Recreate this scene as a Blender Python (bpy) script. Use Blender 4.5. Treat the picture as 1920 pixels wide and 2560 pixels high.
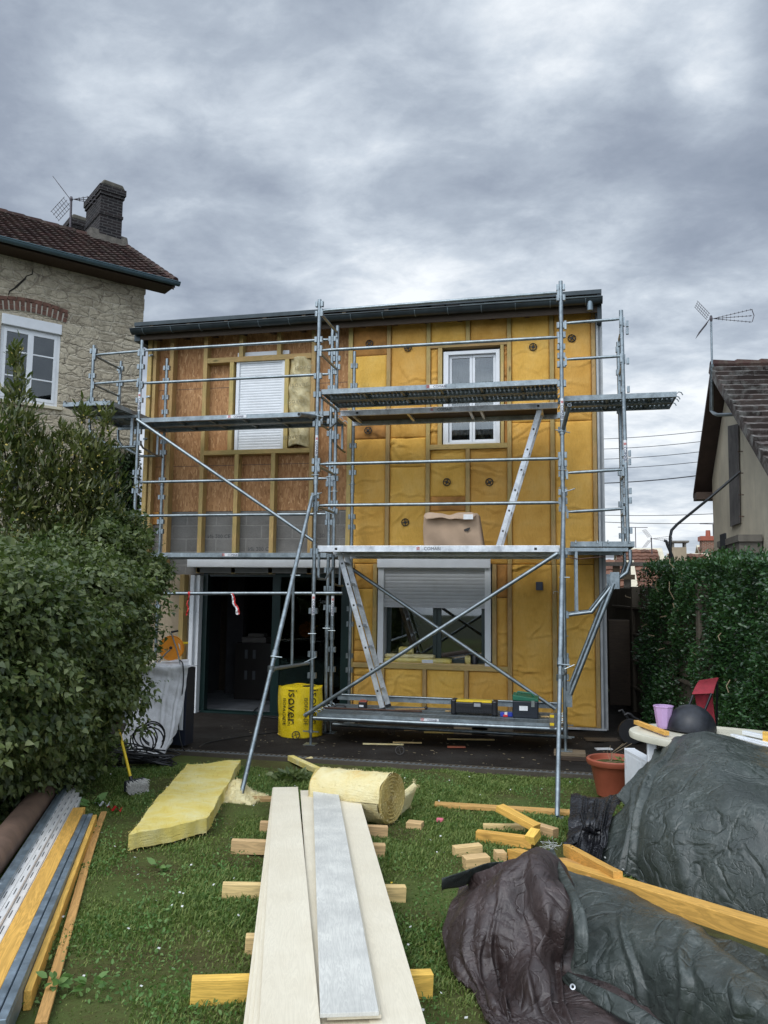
import bpy, math, random
import numpy as np
from mathutils import Vector, Matrix
random.seed(7); RNG = np.random.default_rng(7)
for o in list(bpy.data.objects): bpy.data.objects.remove(o)
S = bpy.context.scene
COL = S.collection
R = math.radians
V = Vector

# ------------------------------------------------------------------ camera
CP = V((3.0211, -9.6131, 1.8537)); YAW, PIT, ROL, FPX = .2187, .1003, .0119, 2006.19
cf = V((-math.sin(YAW)*math.cos(PIT), math.cos(YAW)*math.cos(PIT), math.sin(PIT)))
cr = V((math.cos(YAW), math.sin(YAW), 0)); cu = cr.cross(cf)
cr, cu = cr*math.cos(ROL)+cu*math.sin(ROL), -cr*math.sin(ROL)+cu*math.cos(ROL)
cam = bpy.data.cameras.new('camera'); co = bpy.data.objects.new('camera', cam); COL.objects.link(co)
mw = Matrix((cr, cu, -cf)).transposed().to_4x4(); mw.translation = CP; co.matrix_world = mw
cam.sensor_fit = 'VERTICAL'; cam.sensor_height = 36; cam.lens = FPX/2560*36
cam.clip_start = .05; cam.clip_end = 2000
S.camera = co
S.render.resolution_x, S.render.resolution_y = 768, 1024
S.view_settings.view_transform = 'Standard'; S.view_settings.look = 'None'
S.view_settings.exposure = 0.12; S.view_settings.gamma = 1

# pixel of the 1920x2560 survey photo -> point on a real plane
def ray(x, y): return (x-960)/FPX*cr - (y-1280)/FPX*cu + cf
def on(x, y, a, v):
    d = ray(x, y); return CP + d*((v-CP[a])/d[a])
def PX(p, v): return on(p[0], p[1], 0, v)
def PY(p, v): return on(p[0], p[1], 1, v)
def PZ(p, v): return on(p[0], p[1], 2, v)
def PP(p, P0, n):
    d = ray(*p); return CP + d*((P0-CP).dot(n)/d.dot(n))
def PD(p, dep): return CP + ray(*p)*dep
def lawn(y): return 0. if y > -.87 else -.03+.045*(-.9-y) if y > -9.5 else .357
def G(p, h=0):
    z = h
    for _ in range(30):
        q = PZ(p, z); z = .5*z+.5*(lawn(q.y)+h)
    return PZ(p, z)
def zoom(ox, oy, s): return lambda x, y: (ox+x/s, oy+y/s)
z1 = zoom(0, 400, 2.592); z2 = zoom(300, 750, 2.592); z3 = zoom(750, 680, 2.212); z4 = zoom(1320, 680, 2.765)
z5 = zoom(300, 1350, 2.765); z6 = zoom(750, 1350, 2.212); z7 = zoom(1300, 1250, 2.676); z8 = zoom(0, 1150, 2.602)
zA = zoom(0, 1850, 2.592); zB = zoom(450, 1850, 2.552); zC = zoom(1050, 1700, 1.907)
zT = zoom(1560, 1640, 4.608); zK = zoom(1050, 1680, 4.1475); zL = zoom(760, 1700, 4.879); zW = zoom(1200, 1950, 4.1475)

# ------------------------------------------------------------------ node helper
def N(nt, t, ins=None, **pr):
    n = nt.nodes.new('ShaderNode'+t)
    for k, v in pr.items(): setattr(n, k, v)
    for k, v in (ins or {}).items():
        s = n.inputs[k]
        if isinstance(v, bpy.types.NodeSocket): nt.links.new(v, s)
        elif hasattr(s, 'default_value'):
            if isinstance(v, (tuple, list)) and len(v) == 3 and s.type == 'RGBA': v = (*v, 1)
            s.default_value = v
    return n
def ramp(nt, fac, stops, interp='LINEAR'):
    n = nt.nodes.new('ShaderNodeValToRGB'); nt.links.new(fac, n.inputs[0]); e = n.color_ramp.elements
    n.color_ramp.interpolation = interp
    while len(e) < len(stops): e.new(.5)
    for i, (p, c) in enumerate(stops):
        e[i].position = p; e[i].color = (*c, 1) if len(c) == 3 else c
    return n.outputs[0]
def math_(nt, op, a, b=0, c=None):
    n = nt.nodes.new('ShaderNodeMath'); n.operation = op
    for i, v in enumerate((a, b) if c is None else (a, b, c)):
        if isinstance(v, bpy.types.NodeSocket): nt.links.new(v, n.inputs[i])
        else: n.inputs[i].default_value = v
    return n.outputs[0]
def mix(nt, f, a, b, mode='MIX'):
    n = nt.nodes.new('ShaderNodeMix'); n.data_type = 'RGBA'; n.blend_type = mode
    for i, v in ((0, f), (6, a), (7, b)):
        if isinstance(v, bpy.types.NodeSocket): nt.links.new(v, n.inputs[i])
        else: n.inputs[i].default_value = (*v, 1) if isinstance(v, (tuple, list)) and len(v) == 3 else v
    return n.outputs[2]
def noise(nt, vec, scale, detail=4, rough=.55, dist=0):
    i = {'Scale': scale, 'Detail': detail, 'Roughness': rough, 'Distortion': dist}
    if vec is not None: i['Vector'] = vec
    return N(nt, 'TexNoise', i).outputs['Fac']

# ------------------------------------------------------------------ sky and sun (overcast)
W = bpy.data.worlds.new('World'); S.world = W; W.use_nodes = True
wt = W.node_tree; wt.nodes.clear()
SUN_EL, SUN_AZ = R(48), R(200)          # veiled sun, behind the camera
tc = N(wt, 'TexCoord').outputs['Generated']
sky = N(wt, 'TexSky', sky_type='NISHITA', sun_disc=False, sun_elevation=SUN_EL, sun_rotation=SUN_AZ, air_density=1.2, dust_density=2)
sp = N(wt, 'SeparateXYZ', {0: tc})
zc = math_(wt, 'MAXIMUM', sp.outputs[2], 0.0)
zz = math_(wt, 'ADD', zc, .22)
px_ = math_(wt, 'DIVIDE', sp.outputs[0], zz); py_ = math_(wt, 'DIVIDE', sp.outputs[1], zz)
cv = N(wt, 'CombineXYZ', {0: px_, 1: py_, 2: 0.0}).outputs[0]
cvr = N(wt, 'Mapping', {'Vector': cv, 'Rotation': (0, 0, R(-25)), 'Scale': (1, 1.25, 1), 'Location': (2.3, .7, 0)}).outputs[0]
n1 = noise(wt, cvr, 1.25, 10, .56, .15)
n2 = noise(wt, cvr, 6.5, 9, .62, .2)
n3 = noise(wt, tc, 1.3, 2, .5, 0)
base = math_(wt, 'ADD', math_(wt, 'MULTIPLY', n1, .74), math_(wt, 'MULTIPLY', n2, .26))
# brighter breaks in the cover, each a direction in the sky
def spot(p, width, amp):
    d = ray(*p).normalized()
    dt = N(wt, 'VectorMath', {0: N(wt, 'VectorMath', {0: tc}, operation='NORMALIZE').outputs[0], 1: tuple(d)}, operation='DOT_PRODUCT').outputs['Value']
    a = math_(wt, 'ARCCOSINE', math_(wt, 'MINIMUM', dt, .99999))
    g = math_(wt, 'POWER', 2.718, math_(wt, 'MULTIPLY', math_(wt, 'POWER', math_(wt, 'DIVIDE', a, width), 2), -1))
    return math_(wt, 'MULTIPLY', g, amp)
spots = None
for p, w_, am in (((1480, 200), .11, .12), ((1790, 200), .06, .19), ((1560, 1000), .14, .07), ((1290, 90), .06, .06), ((720, 260), .14, .06), ((830, 380), .1, .04), ((380, 260), .12, .03), ((1150, 620), .28, .06), ((600, 720), .24, .09), ((1700, 560), .16, .03),
                  ((1200, 330), .10, -.05), ((330, 60), .28, -.05), ((560, 640), .12, -.06), ((1880, 500), .2, -.05), ((960, 60), .16, -.05), ((900, 520), .2, -.035), ((1560, 1250), .22, .09), ((1650, 370), .08, -.05)):
    s_ = spot(p, w_, am); spots = s_ if spots is None else math_(wt, 'ADD', spots, s_)
tot = math_(wt, 'ADD', base, spots)
ccol = ramp(wt, tot, [(.36, (.24, .285, .365)), (.46, (.32, .37, .455)), (.535, (.43, .49, .575)), (.605, (.60, .665, .745)), (.70, (.92, .96, 1.0))])
# sky overhead and behind the camera brightened, out of view, to light the facade
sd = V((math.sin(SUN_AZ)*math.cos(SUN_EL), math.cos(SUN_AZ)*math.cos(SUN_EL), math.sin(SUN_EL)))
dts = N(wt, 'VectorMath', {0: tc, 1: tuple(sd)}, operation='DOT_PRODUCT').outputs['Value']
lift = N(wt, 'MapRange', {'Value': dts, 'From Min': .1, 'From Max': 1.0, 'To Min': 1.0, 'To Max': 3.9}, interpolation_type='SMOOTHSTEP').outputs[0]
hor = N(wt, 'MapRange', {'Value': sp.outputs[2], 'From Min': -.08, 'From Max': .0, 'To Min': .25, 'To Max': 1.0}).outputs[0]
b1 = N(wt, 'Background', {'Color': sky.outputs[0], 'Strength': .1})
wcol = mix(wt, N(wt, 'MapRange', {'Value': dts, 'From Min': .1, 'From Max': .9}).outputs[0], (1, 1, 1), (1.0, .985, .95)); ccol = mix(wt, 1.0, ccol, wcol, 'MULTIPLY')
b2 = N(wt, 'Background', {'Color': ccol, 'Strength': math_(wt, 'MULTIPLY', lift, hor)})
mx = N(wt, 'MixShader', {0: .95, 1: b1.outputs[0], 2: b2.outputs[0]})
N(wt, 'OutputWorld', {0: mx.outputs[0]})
sl = bpy.data.lights.new('sun', 'SUN'); so = bpy.data.objects.new('sun', sl); COL.objects.link(so)
sl.energy = 1.0; sl.angle = R(25); sl.color = (1, .97, .92)
so.rotation_euler = sd.to_track_quat('Z', 'Y').to_euler()

# ------------------------------------------------------------------ mesh builder
class MB:
    def __init__(s): s.v = []; s.f = []
    def add(s, vs, fs):
        b = len(s.v); s.v += [tuple(v) for v in vs]; s.f += [tuple(i+b for i in f) for f in fs]; return s
    def box(s, x0, x1, y0, y1, z0, z1, m=None):
        vs = [V((x, y, z)) for z in (z0, z1) for y in (y0, y1) for x in (x0, x1)]
        if m: vs = [m @ v for v in vs]
        return s.add(vs, [(0, 2, 3, 1), (4, 5, 7, 6), (0, 1, 5, 4), (2, 6, 7, 3), (0, 4, 6, 2), (1, 3, 7, 5)])
    def tube(s, p, q, r, n=12, r2=None):
        return s.path([p, q], r, n, r2)
    def path(s, pts, r, n=10, r2=None):
        pts = [V(p) for p in pts]; rs = r if isinstance(r, (list, tuple)) else [r+(((r2 if r2 is not None else r)-r)*i/(len(pts)-1)) for i in range(len(pts))]
        b = len(s.v); t0 = (pts[1]-pts[0]).normalized()
        a = t0.cross(V((0, 0, 1)) if abs(t0.z) < .9 else V((1, 0, 0))).normalized()
        for i, p in enumerate(pts):
            t = ((pts[min(i+1, len(pts)-1)]-pts[max(i-1, 0)])).normalized()
            a = (a - t*a.dot(t)).normalized(); c = t.cross(a)
            for k in range(n):
                an = 2*math.pi*k/n; s.v.append(tuple(p+(a*math.cos(an)+c*math.sin(an))*rs[i]))
        for i in range(len(pts)-1):
            for k in range(n):
                k2 = (k+1) % n; s.f.append((b+i*n+k, b+i*n+k2, b+(i+1)*n+k2, b+(i+1)*n+k))
        s.f.append(tuple(b+k for k in range(n-1, -1, -1))); s.f.append(tuple(b+(len(pts)-1)*n+k for k in range(n)))
        return s
    def lathe(s, prof, c=(0, 0, 0), n=32, m=None, cap=True):
        b = len(s.v); c = V(c)
        for r, z in prof:
            for k in range(n):
                a = 2*math.pi*k/n; p = V((r*math.cos(a), r*math.sin(a), z)); p = (m @ p if m else p)+c; s.v.append(tuple(p))
        for i in range(len(prof)-1):
            for k in range(n):
                k2 = (k+1) % n; s.f.append((b+i*n+k, b+i*n+k2, b+(i+1)*n+k2, b+(i+1)*n+k))
        if cap:
            s.f.append(tuple(b+k for k in range(n-1, -1, -1))); s.f.append(tuple(b+(len(prof)-1)*n+k for k in range(n)))
        return s
    def grid(s, P):                # P[i][j] -> points
        ni, nj = len(P), len(P[0]); b = len(s.v)
        for row in P: s.v += [tuple(p) for p in row]
        for i in range(ni-1):
            for j in range(nj-1):
                a = b+i*nj+j; s.f.append((a, a+1, a+nj+1, a+nj))
        return s
    def slab(s, P, t):             # grid with thickness t (vector offset)
        ni, nj = len(P), len(P[0]); t = V(t); Q = [[V(p)+t for p in row] for row in P]
        s.grid(P); b2 = len(s.v); s.grid([r[::-1] for r in Q])
        b1 = b2-ni*nj
        def A(i, j): return b1+i*nj+j
        def B(i, j): return b2+i*nj+(nj-1-j)
        for j in range(nj-1):
            s.f.append((A(0, j+1), A(0, j), B(0, j), B(0, j+1))); s.f.append((A(ni-1, j), A(ni-1, j+1), B(ni-1, j+1), B(ni-1, j)))
        for i in range(ni-1):
            s.f.append((A(i, 0), A(i+1, 0), B(i+1, 0), B(i, 0))); s.f.append((A(i+1, nj-1), A(i, nj-1), B(i, nj-1), B(i+1, nj-1)))
        return s
    def prism(s, poly, off, ):     # poly: 3D points, extruded by off
        n = len(poly); off = V(off)
        return s.add([V(p) for p in poly]+[V(p)+off for p in poly],
                     [tuple(range(n-1, -1, -1)), tuple(range(n, 2*n))]+[(i, (i+1) % n, n+(i+1) % n, n+i) for i in range(n)])
def mesh_np(name, verts, faces):
    me = bpy.data.meshes.new(name); nv = len(verts); k = faces.shape[1]; nf = len(faces)
    me.vertices.add(nv); me.vertices.foreach_set('co', verts.astype(np.float32).ravel())
    me.loops.add(nf*k); me.loops.foreach_set('vertex_index', faces.astype(np.int32).ravel())
    me.polygons.add(nf); me.polygons.foreach_set('loop_start', np.arange(0, nf*k, k, dtype=np.int32))
    me.update(calc_edges=True); return me
def obj(name, mb, mat, parent=None, smooth=False, bevel=0, label=None, origin=None):
    if isinstance(mb, MB):
        me = bpy.data.meshes.new(name)
        vs = mb.v
        if origin is not None: vs = [(v[0]-origin[0], v[1]-origin[1], v[2]-origin[2]) for v in vs]
        me.from_pydata(vs, [], mb.f); me.update()
    else: me = mb
    me.materials.append(mat)
    if smooth:
        me.polygons.foreach_set('use_smooth', [True]*len(me.polygons))
        if smooth != 2: 
            try: me.set_sharp_from_angle(angle=R(40))
            except Exception: pass
    o = bpy.data.objects.new(name, me); COL.objects.link(o)
    if origin is not None: o.location = origin
    if parent: o.parent = parent
    if bevel:
        b = o.modifiers.new('bevel', 'BEVEL'); b.width = bevel; b.segments = 2; b.limit_method = 'ANGLE'
    if label: o['label'] = label
    return o
def thing(name, label, cat, loc=(0, 0, 0), rotz=0, group=None):
    o = bpy.data.objects.new(name, None); COL.objects.link(o); o.location = loc; o.rotation_euler = (0, 0, rotz)
    o.empty_display_size = .1
    return tag(o, label, cat, group)
def tag(o, label, cat, group=None):
    o['label'] = label; o['category'] = cat
    if group: o['group'] = group
    return o
def kind(o, k, label=None, cat=None):
    o['kind'] = k
    if label: o['label'] = label
    if cat: o['category'] = cat
    return o
def beam(name, p, q, w, h, mat, parent=None, bevel=.003, up=(0, 0, 1), wob=0):
    """timber from p to q (axis on its underside centre), w wide, h high, local X along the grain"""
    p, q = V(p), V(q); x = (q-p); L = x.length; x.normalize(); u = V(up); y = u.cross(x).normalized(); zz_ = x.cross(y)
    m = Matrix((x, y, zz_)).transposed().to_4x4(); m.translation = p
    mb = MB(); n = max(1, int(L/.25)) if wob else 1
    pr = [(-w/2, 0), (w/2, 0), (w/2, h), (-w/2, h)]; rr = random.random()*9
    for i in range(n+1):
        t = i/n; dy = wob*math.sin(t*3.1+rr)*w if wob else 0
        for a, b in pr: mb.v.append((L*t, a+dy, b))
    for i in range(n):
        for k in range(4): k2 = (k+1) % 4; mb.f.append((i*4+k, (i+1)*4+k, (i+1)*4+k2, i*4+k2))
    mb.f.append((0, 1, 2, 3)); mb.f.append((n*4+3, n*4+2, n*4+1, n*4))
    o = obj(name, mb, mat, None, bevel=bevel); o.matrix_world = m
    if parent:
        o.parent = parent; o.matrix_parent_inverse = parent.matrix_basis.inverted() if False else Matrix()
        pm = Matrix.LocRotScale(parent.location, parent.rotation_euler, parent.scale); o.matrix_basis = pm.inverted() @ m
    return o
def text_mb(s, size, m, depth=.0008):
    cu_ = bpy.data.curves.new('t', 'FONT'); cu_.body = s; cu_.size = size; cu_.extrude = depth; cu_.align_x = 'CENTER'; cu_.align_y = 'CENTER'; cu_.resolution_u = 2
    o = bpy.data.objects.new('t', cu_); COL.objects.link(o); bpy.context.view_layer.update()
    me = bpy.data.meshes.new_from_object(o); mb = MB()
    mb.add([m @ v.co for v in me.vertices], [tuple(p.vertices) for p in me.polygons])
    bpy.data.objects.remove(o); bpy.data.meshes.remove(me); bpy.data.curves.remove(cu_); return mb
def frame(origin, x, up):          # matrix: text plane x right, y up, z towards the viewer
    x = V(x).normalized(); y = V(up).normalized(); z = x.cross(y).normalized(); y = z.cross(x)
    m = Matrix((x, y, z)).transposed().to_4x4(); m.translation = V(origin); return m
# ------------------------------------------------------------------ materials
def mat(name, col=(.5, .5, .5), rough=.6, metal=0, spec=.5):
    m = bpy.data.materials.new(name); m.use_nodes = True; nt = m.node_tree; b = nt.nodes['Principled BSDF']
    b.inputs['Base Color'].default_value = (*col, 1); b.inputs['Roughness'].default_value = rough
    b.inputs['Metallic'].default_value = metal; b.inputs['Specular IOR Level'].default_value = spec
    return m, nt, b
def objco(nt): return N(nt, 'TexCoord').outputs['Object']
def rnd(nt): return N(nt, 'ObjectInfo').outputs['Random']
def shifted(nt, vec, k=37.):
    r_ = rnd(nt); c = N(nt, 'CombineXYZ', {0: math_(nt, 'MULTIPLY', r_, k), 1: math_(nt, 'MULTIPLY', r_, k*.7), 2: math_(nt, 'MULTIPLY', r_, k*1.3)}).outputs[0]
    return N(nt, 'VectorMath', {0: vec, 1: c}, operation='ADD').outputs[0]
def bump(nt, b, h, strength=.3, dist=.01):
    n = N(nt, 'Bump', {'Height': h, 'Strength': strength, 'Distance': dist}); nt.links.new(n.outputs[0], b.inputs['Normal']); return n
def plain(name, col, rough=.55, metal=0, var=.12, scale=6, bmp=.0, spec=.5):
    m, nt, b = mat(name, col, rough, metal, spec); v = shifted(nt, objco(nt))
    n = noise(nt, v, scale, 6, .6); d = tuple(c*(1-var*1.6) for c in col); l = tuple(min(1, c*(1+var)) for c in col)
    nt.links.new(ramp(nt, n, [(.3, d), (.7, l)]), b.inputs['Base Color'])
    n2_ = noise(nt, v, scale*7, 4, .6)
    nt.links.new(math_(nt, 'ADD', rough-.08, math_(nt, 'MULTIPLY', n2_, .16)), b.inputs['Roughness'])
    if bmp: bump(nt, b, n2_, bmp, .004)
    return m
def wood(name, col, axis=0, green=.0, dirt=.3, rough=.65, rings=1.):
    """sawn timber, grain along `axis`"""
    m, nt, b = mat(name, col, rough, 0, .25); v = shifted(nt, objco(nt))
    sc = [9, 9, 9]; sc[axis] = .7
    gv = N(nt, 'Mapping', {'Vector': v, 'Scale': tuple(sc)}).outputs[0]
    g1 = noise(nt, gv, 2.2*rings, 5, .55, .6)
    sc2 = [70, 70, 70]; sc2[axis] = 2.2
    g2 = noise(nt, N(nt, 'Mapping', {'Vector': v, 'Scale': tuple(sc2)}).outputs[0], 1.3, 4, .6)
    rg = math_(nt, 'FRACT', math_(nt, 'MULTIPLY', g1, 9.0)); rg = math_(nt, 'ABSOLUTE', math_(nt, 'SUBTRACT', rg, .5))
    d = tuple(c*.72 for c in col); l = tuple(min(1, c*1.12) for c in col)
    c1 = ramp(nt, math_(nt, 'ADD', math_(nt, 'MULTIPLY', rg, .9), math_(nt, 'MULTIPLY', g2, .5)), [(.2, d), (.75, l)])
    # knots
    vk = N(nt, 'TexVoronoi', {'Vector': N(nt, 'Mapping', {'Vector': v, 'Scale': tuple(3.2 if i != axis else 1.1 for i in range(3))}).outputs[0], 'Scale': 1.}).outputs['Distance']
    kn = ramp(nt, vk, [(.03, (.25, .25, .25)), (.075, (1, 1, 1))]); c1 = mix(nt, 1, c1, kn, 'MULTIPLY')
    # blotches of weathering and preservative
    bl = noise(nt, v, 1.7, 5, .6); c1 = mix(nt, math_(nt, 'MULTIPLY', ramp(nt, bl, [(.45, (0, 0, 0)), (.72, (1, 1, 1))]), dirt), c1, tuple(c*.42 for c in col))
    if green: c1 = mix(nt, math_(nt, 'MULTIPLY', ramp(nt, noise(nt, v, 2.6, 4), [(.42, (0, 0, 0)), (.65, (1, 1, 1))]), green), c1, (.24, .27, .09))
    hs = N(nt, 'HueSaturation', {'Color': c1, 'Value': math_(nt, 'ADD', .88, math_(nt, 'MULTIPLY', rnd(nt), .26)), 'Hue': math_(nt, 'ADD', .49, math_(nt, 'MULTIPLY', rnd(nt), .02))})
    nt.links.new(hs.outputs[0], b.inputs['Base Color']); bump(nt, b, g2, .25, .003)
    return m
def galv(name, col=(.40, .44, .46), rough=.42, metal=.75):
    m, nt, b = mat(name, col, rough, metal); v = shifted(nt, objco(nt))
    vo = N(nt, 'TexVoronoi', {'Vector': v, 'Scale': 42.}).outputs['Color']
    n = noise(nt, v, 7, 6, .65); st = noise(nt, N(nt, 'Mapping', {'Vector': v, 'Scale': (6, 6, 6)}).outputs[0], 3, 6, .7)
    c = ramp(nt, n, [(.3, tuple(x*.62 for x in col)), (.52, col), (.75, tuple(min(1, x*1.35) for x in col))])
    c = mix(nt, .12, c, N(nt, 'RGBToBW', {0: vo}).outputs[0], 'OVERLAY')
    ru = ramp(nt, st, [(.66, (0, 0, 0)), (.74, (1, 1, 1))]); c = mix(nt, math_(nt, 'MULTIPLY', ru, .35), c, (.20, .15, .11))
    wh = ramp(nt, noise(nt, v, 19, 5, .7), [(.63, (0, 0, 0)), (.7, (1, 1, 1))]); c = mix(nt, math_(nt, 'MULTIPLY', wh, .45), c, (.62, .64, .64))
    nt.links.new(c, b.inputs['Base Color']); nt.links.new(math_(nt, 'ADD', rough-.12, math_(nt, 'MULTIPLY', n, .3)), b.inputs['Roughness'])
    nt.links.new(math_(nt, 'SUBTRACT', metal, math_(nt, 'MULTIPLY', wh, .4)), b.inputs['Metallic'])
    bump(nt, b, st, .12, .003); return m
GALV = galv('galvanised_steel', (.27, .31, .33), .36, .85); GALVD = galv('galvanised_plate', (.27, .31, .33), .45, .7)
ALU = galv('aluminium', (.62, .64, .66), .38, .7); DARKM = plain('dark_steel', (.045, .05, .055), .45, .6)
WSTUD = wood('treated_pine_upright', (.52, .35, .14), 2, .3, .35); WRAIL = wood('treated_pine_level', (.52, .35, .14), 0, .25, .35)
WORG = wood('yellow_timber', (.76, .44, .10), 0, 0, .25); WPALE = wood('pale_fresh_timber', (.72, .50, .24), 0, 0, .22)
WBROWN = wood('brown_timber', (.40, .24, .11), 0, 0, .5); WBATT = wood('orange_batten', (.62, .36, .12), 0, 0, .3)
WGREY = wood('weathered_timber', (.20, .15, .10), 0, 0, .5); WDARK = wood('dark_stained_timber', (.07, .05, .035), 0, 0, .4)
WDARK1 = wood('dark_stained_rafter', (.09, .06, .04), 1, 0, .4)
WHITE = plain('white_plastic', (.74, .76, .78), .35, 0, .04); PVC = plain('white_pvc', (.78, .80, .82), .3, 0, .03)
OFFW = plain('aged_white_plastic', (.62, .59, .47), .45, 0, .14, 3); BLACK = plain('black_plastic', (.012, .013, .016), .38, 0, .2)
BLKRUB = plain('black_rubber', (.014, .014, .016), .5, 0, .2); ZINC = plain('dark_zinc', (.040, .052, .058), .42, .5, .25, 4)
ZINCL = plain('pale_zinc', (.20, .25, .28), .4, .6, .2, 4); GREEN = plain('dark_green_aluminium', (.007, .024, .022), .35, .1, .15)
REDW = plain('red_tape', (.62, .03, .03), .4); WHITET = plain('white_label', (.75, .76, .77), .5, 0, .05, 30)
NAVY = plain('navy_ink', (.02, .03, .09), .5); REDI = plain('red_ink', (.55, .05, .03), .5); BLKI = plain('black_ink', (.015, .012, .01), .5)
RUST = plain('rusty_steel', (.10, .052, .035), .75, .3, .35, 9, .3); TERRA = plain('terracotta_plastic', (.33, .085, .045), .5, 0, .12, 5)
LILAC = plain('lilac_plastic', (.52, .34, .58), .32, 0, .06); REDF = plain('red_canvas', (.26, .018, .03), .8, 0, .15, 20, .3)
ORNG = plain('orange_plastic', (.80, .28, .02), .38, 0, .1); YELP = plain('yellow_plastic', (.78, .55, .02), .4, 0, .1)
BLUEP = plain('blue_plastic', (.02, .05, .38), .4); GREENP = plain('green_plastic', (.012, .13, .07), .42); CREAM = plain('cream_paint', (.62, .56, .42), .8, 0, .1)
BRISTLE = plain('grey_bristles', (.62, .60, .55), .9, 0, .3, 60, .5); COPPER = plain('red_plastic_cap', (.35, .07, .04), .4)
def render_wall(name, col, stain=.4):
    m, nt, b = mat(name, col, .9, 0, .2); v = objco(nt)
    n = noise(nt, v, 1.3, 7, .65); st = noise(nt, N(nt, 'Mapping', {'Vector': v, 'Scale': (3, 3, .35)}).outputs[0], 1.8, 6, .65)
    c = ramp(nt, n, [(.3, tuple(x*.78 for x in col)), (.7, tuple(min(1, x*1.1) for x in col))])
    c = mix(nt, math_(nt, 'MULTIPLY', ramp(nt, st, [(.5, (0, 0, 0)), (.72, (1, 1, 1))]), stain), c, tuple(x*.45 for x in col))
    nt.links.new(c, b.inputs['Base Color']); bump(nt, b, noise(nt, v, 55, 5, .7), .5, .01); return m
ROUGHC = render_wall('rough_beige_render', (.70, .63, .49), .2); OLDR = render_wall('patchy_old_render', (.42, .34, .24), .5)
CONC = render_wall('grey_concrete', (.24, .22, .19), .5); DCONC = render_wall('dirty_concrete', (.10, .085, .065), .6); PINKR = render_wall('pink_render', (.42, .31, .24), .2)
WHITEW = render_wall('white_plaster', (.55, .56, .58), .15)
def osb():
    m, nt, b = mat('oriented_strand_board', (.4, .2, .08), .75, 0, .25); v = objco(nt); outs = []
    for k, (ang, sc) in enumerate(((R(20), (44, 1, 13)), (R(-35), (40, 1, 12)), (R(78), (38, 1, 14)))):
        mp = N(nt, 'Mapping', {'Vector': v, 'Rotation': (0, ang, 0), 'Scale': sc, 'Location': (k*3.1, 0, k*1.7)}).outputs[0]
        vo = N(nt, 'TexVoronoi', {'Vector': mp, 'Scale': 1.0, 'Randomness': 1.0})
        outs.append(N(nt, 'SeparateColor', {0: vo.outputs['Color']}).outputs)
    pick = ramp(nt, outs[2][1], [(.49, (0, 0, 0)), (.5, (1, 1, 1))])
    val = mix(nt, pick, outs[0][0], outs[1][0])
    c = ramp(nt, val, [(0, (.24, .115, .05)), (.3, (.35, .175, .08)), (.62, (.42, .22, .10)), (.9, (.50, .28, .135)), (1, (.64, .40, .21))])
    c = mix(nt, .25, c, ramp(nt, noise(nt, v, .9, 3), [(.35, (.30, .13, .04)), (.7, (.52, .29, .12))]))
    nt.links.new(c, b.inputs['Base Color']); bump(nt, b, val, .25, .004); return m
OSB = osb()
def insul():
    m, nt, b = mat('faced_glass_wool', (.6, .36, .06), .85, 0, .2); v = objco(nt)
    n = noise(nt, v, 2.3, 7, .62, .3); f_ = noise(nt, N(nt, 'Mapping', {'Vector': v, 'Scale': (4, 4, 1)}).outputs[0], 14, 6, .7)
    hz = noise(nt, N(nt, 'Mapping', {'Vector': v, 'Scale': (1, 1, 7)}).outputs[0], 2.2, 5, .6)
    c = ramp(nt, n, [(.3, (.60, .325, .05)), (.5, (.74, .43, .085)), (.72, (.82, .53, .15))])
    c = mix(nt, math_(nt, 'MULTIPLY', hz, .35), c, (.56, .37, .11))
    c = mix(nt, math_(nt, 'MULTIPLY', ramp(nt, f_, [(.45, (0, 0, 0)), (.8, (1, 1, 1))]), .3), c, (.38, .19, .04))
    hs = N(nt, 'HueSaturation', {'Color': c, 'Value': math_(nt, 'ADD', .90, math_(nt, 'MULTIPLY', rnd(nt), .2)), 'Hue': math_(nt, 'ADD', .490, math_(nt, 'MULTIPLY', rnd(nt), .012))})
    nt.links.new(hs.outputs[0], b.inputs['Base Color']); bump(nt, b, math_(nt, 'ADD', f_, math_(nt, 'MULTIPLY', n, 2.)), .5, .02); return m
INS = insul()
INSO = plain('orange_glass_wool', (.50, .235, .06), .9, 0, .3, 4, .4)
def wool(name, a, b_, c_):
    m, nt, b = mat(name, a, .95, 0, .1); v = objco(nt)
    n = noise(nt, v, 5, 8, .65, .4); lay = noise(nt, N(nt, 'Mapping', {'Vector': v, 'Scale': (6, 6, 60)}).outputs[0], 1.5, 5, .6)
    fi = noise(nt, v, 90, 5, .75)
    c = ramp(nt, n, [(.28, c_), (.42, a), (.7, b_)]); c = mix(nt, math_(nt, 'MULTIPLY', lay, .3), c, tuple(x*.8 for x in a))
    nt.links.new(c, b.inputs['Base Color']); bump(nt, b, math_(nt, 'ADD', fi, math_(nt, 'ADD', n, lay)), .7, .02)
    b.inputs['Subsurface Weight'].default_value = .0; return m
WOOL = wool('yellow_glass_wool', (.88, .71, .20), (.92, .84, .46), (.80, .60, .16))
WOOLP = wool('pale_glass_wool', (.86, .72, .36), (.92, .84, .54), (.80, .50, .14))
WOOLC = wool('cut_edge_glass_wool', (.62, .47, .16), (.74, .60, .26), (.48, .32, .08))
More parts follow.
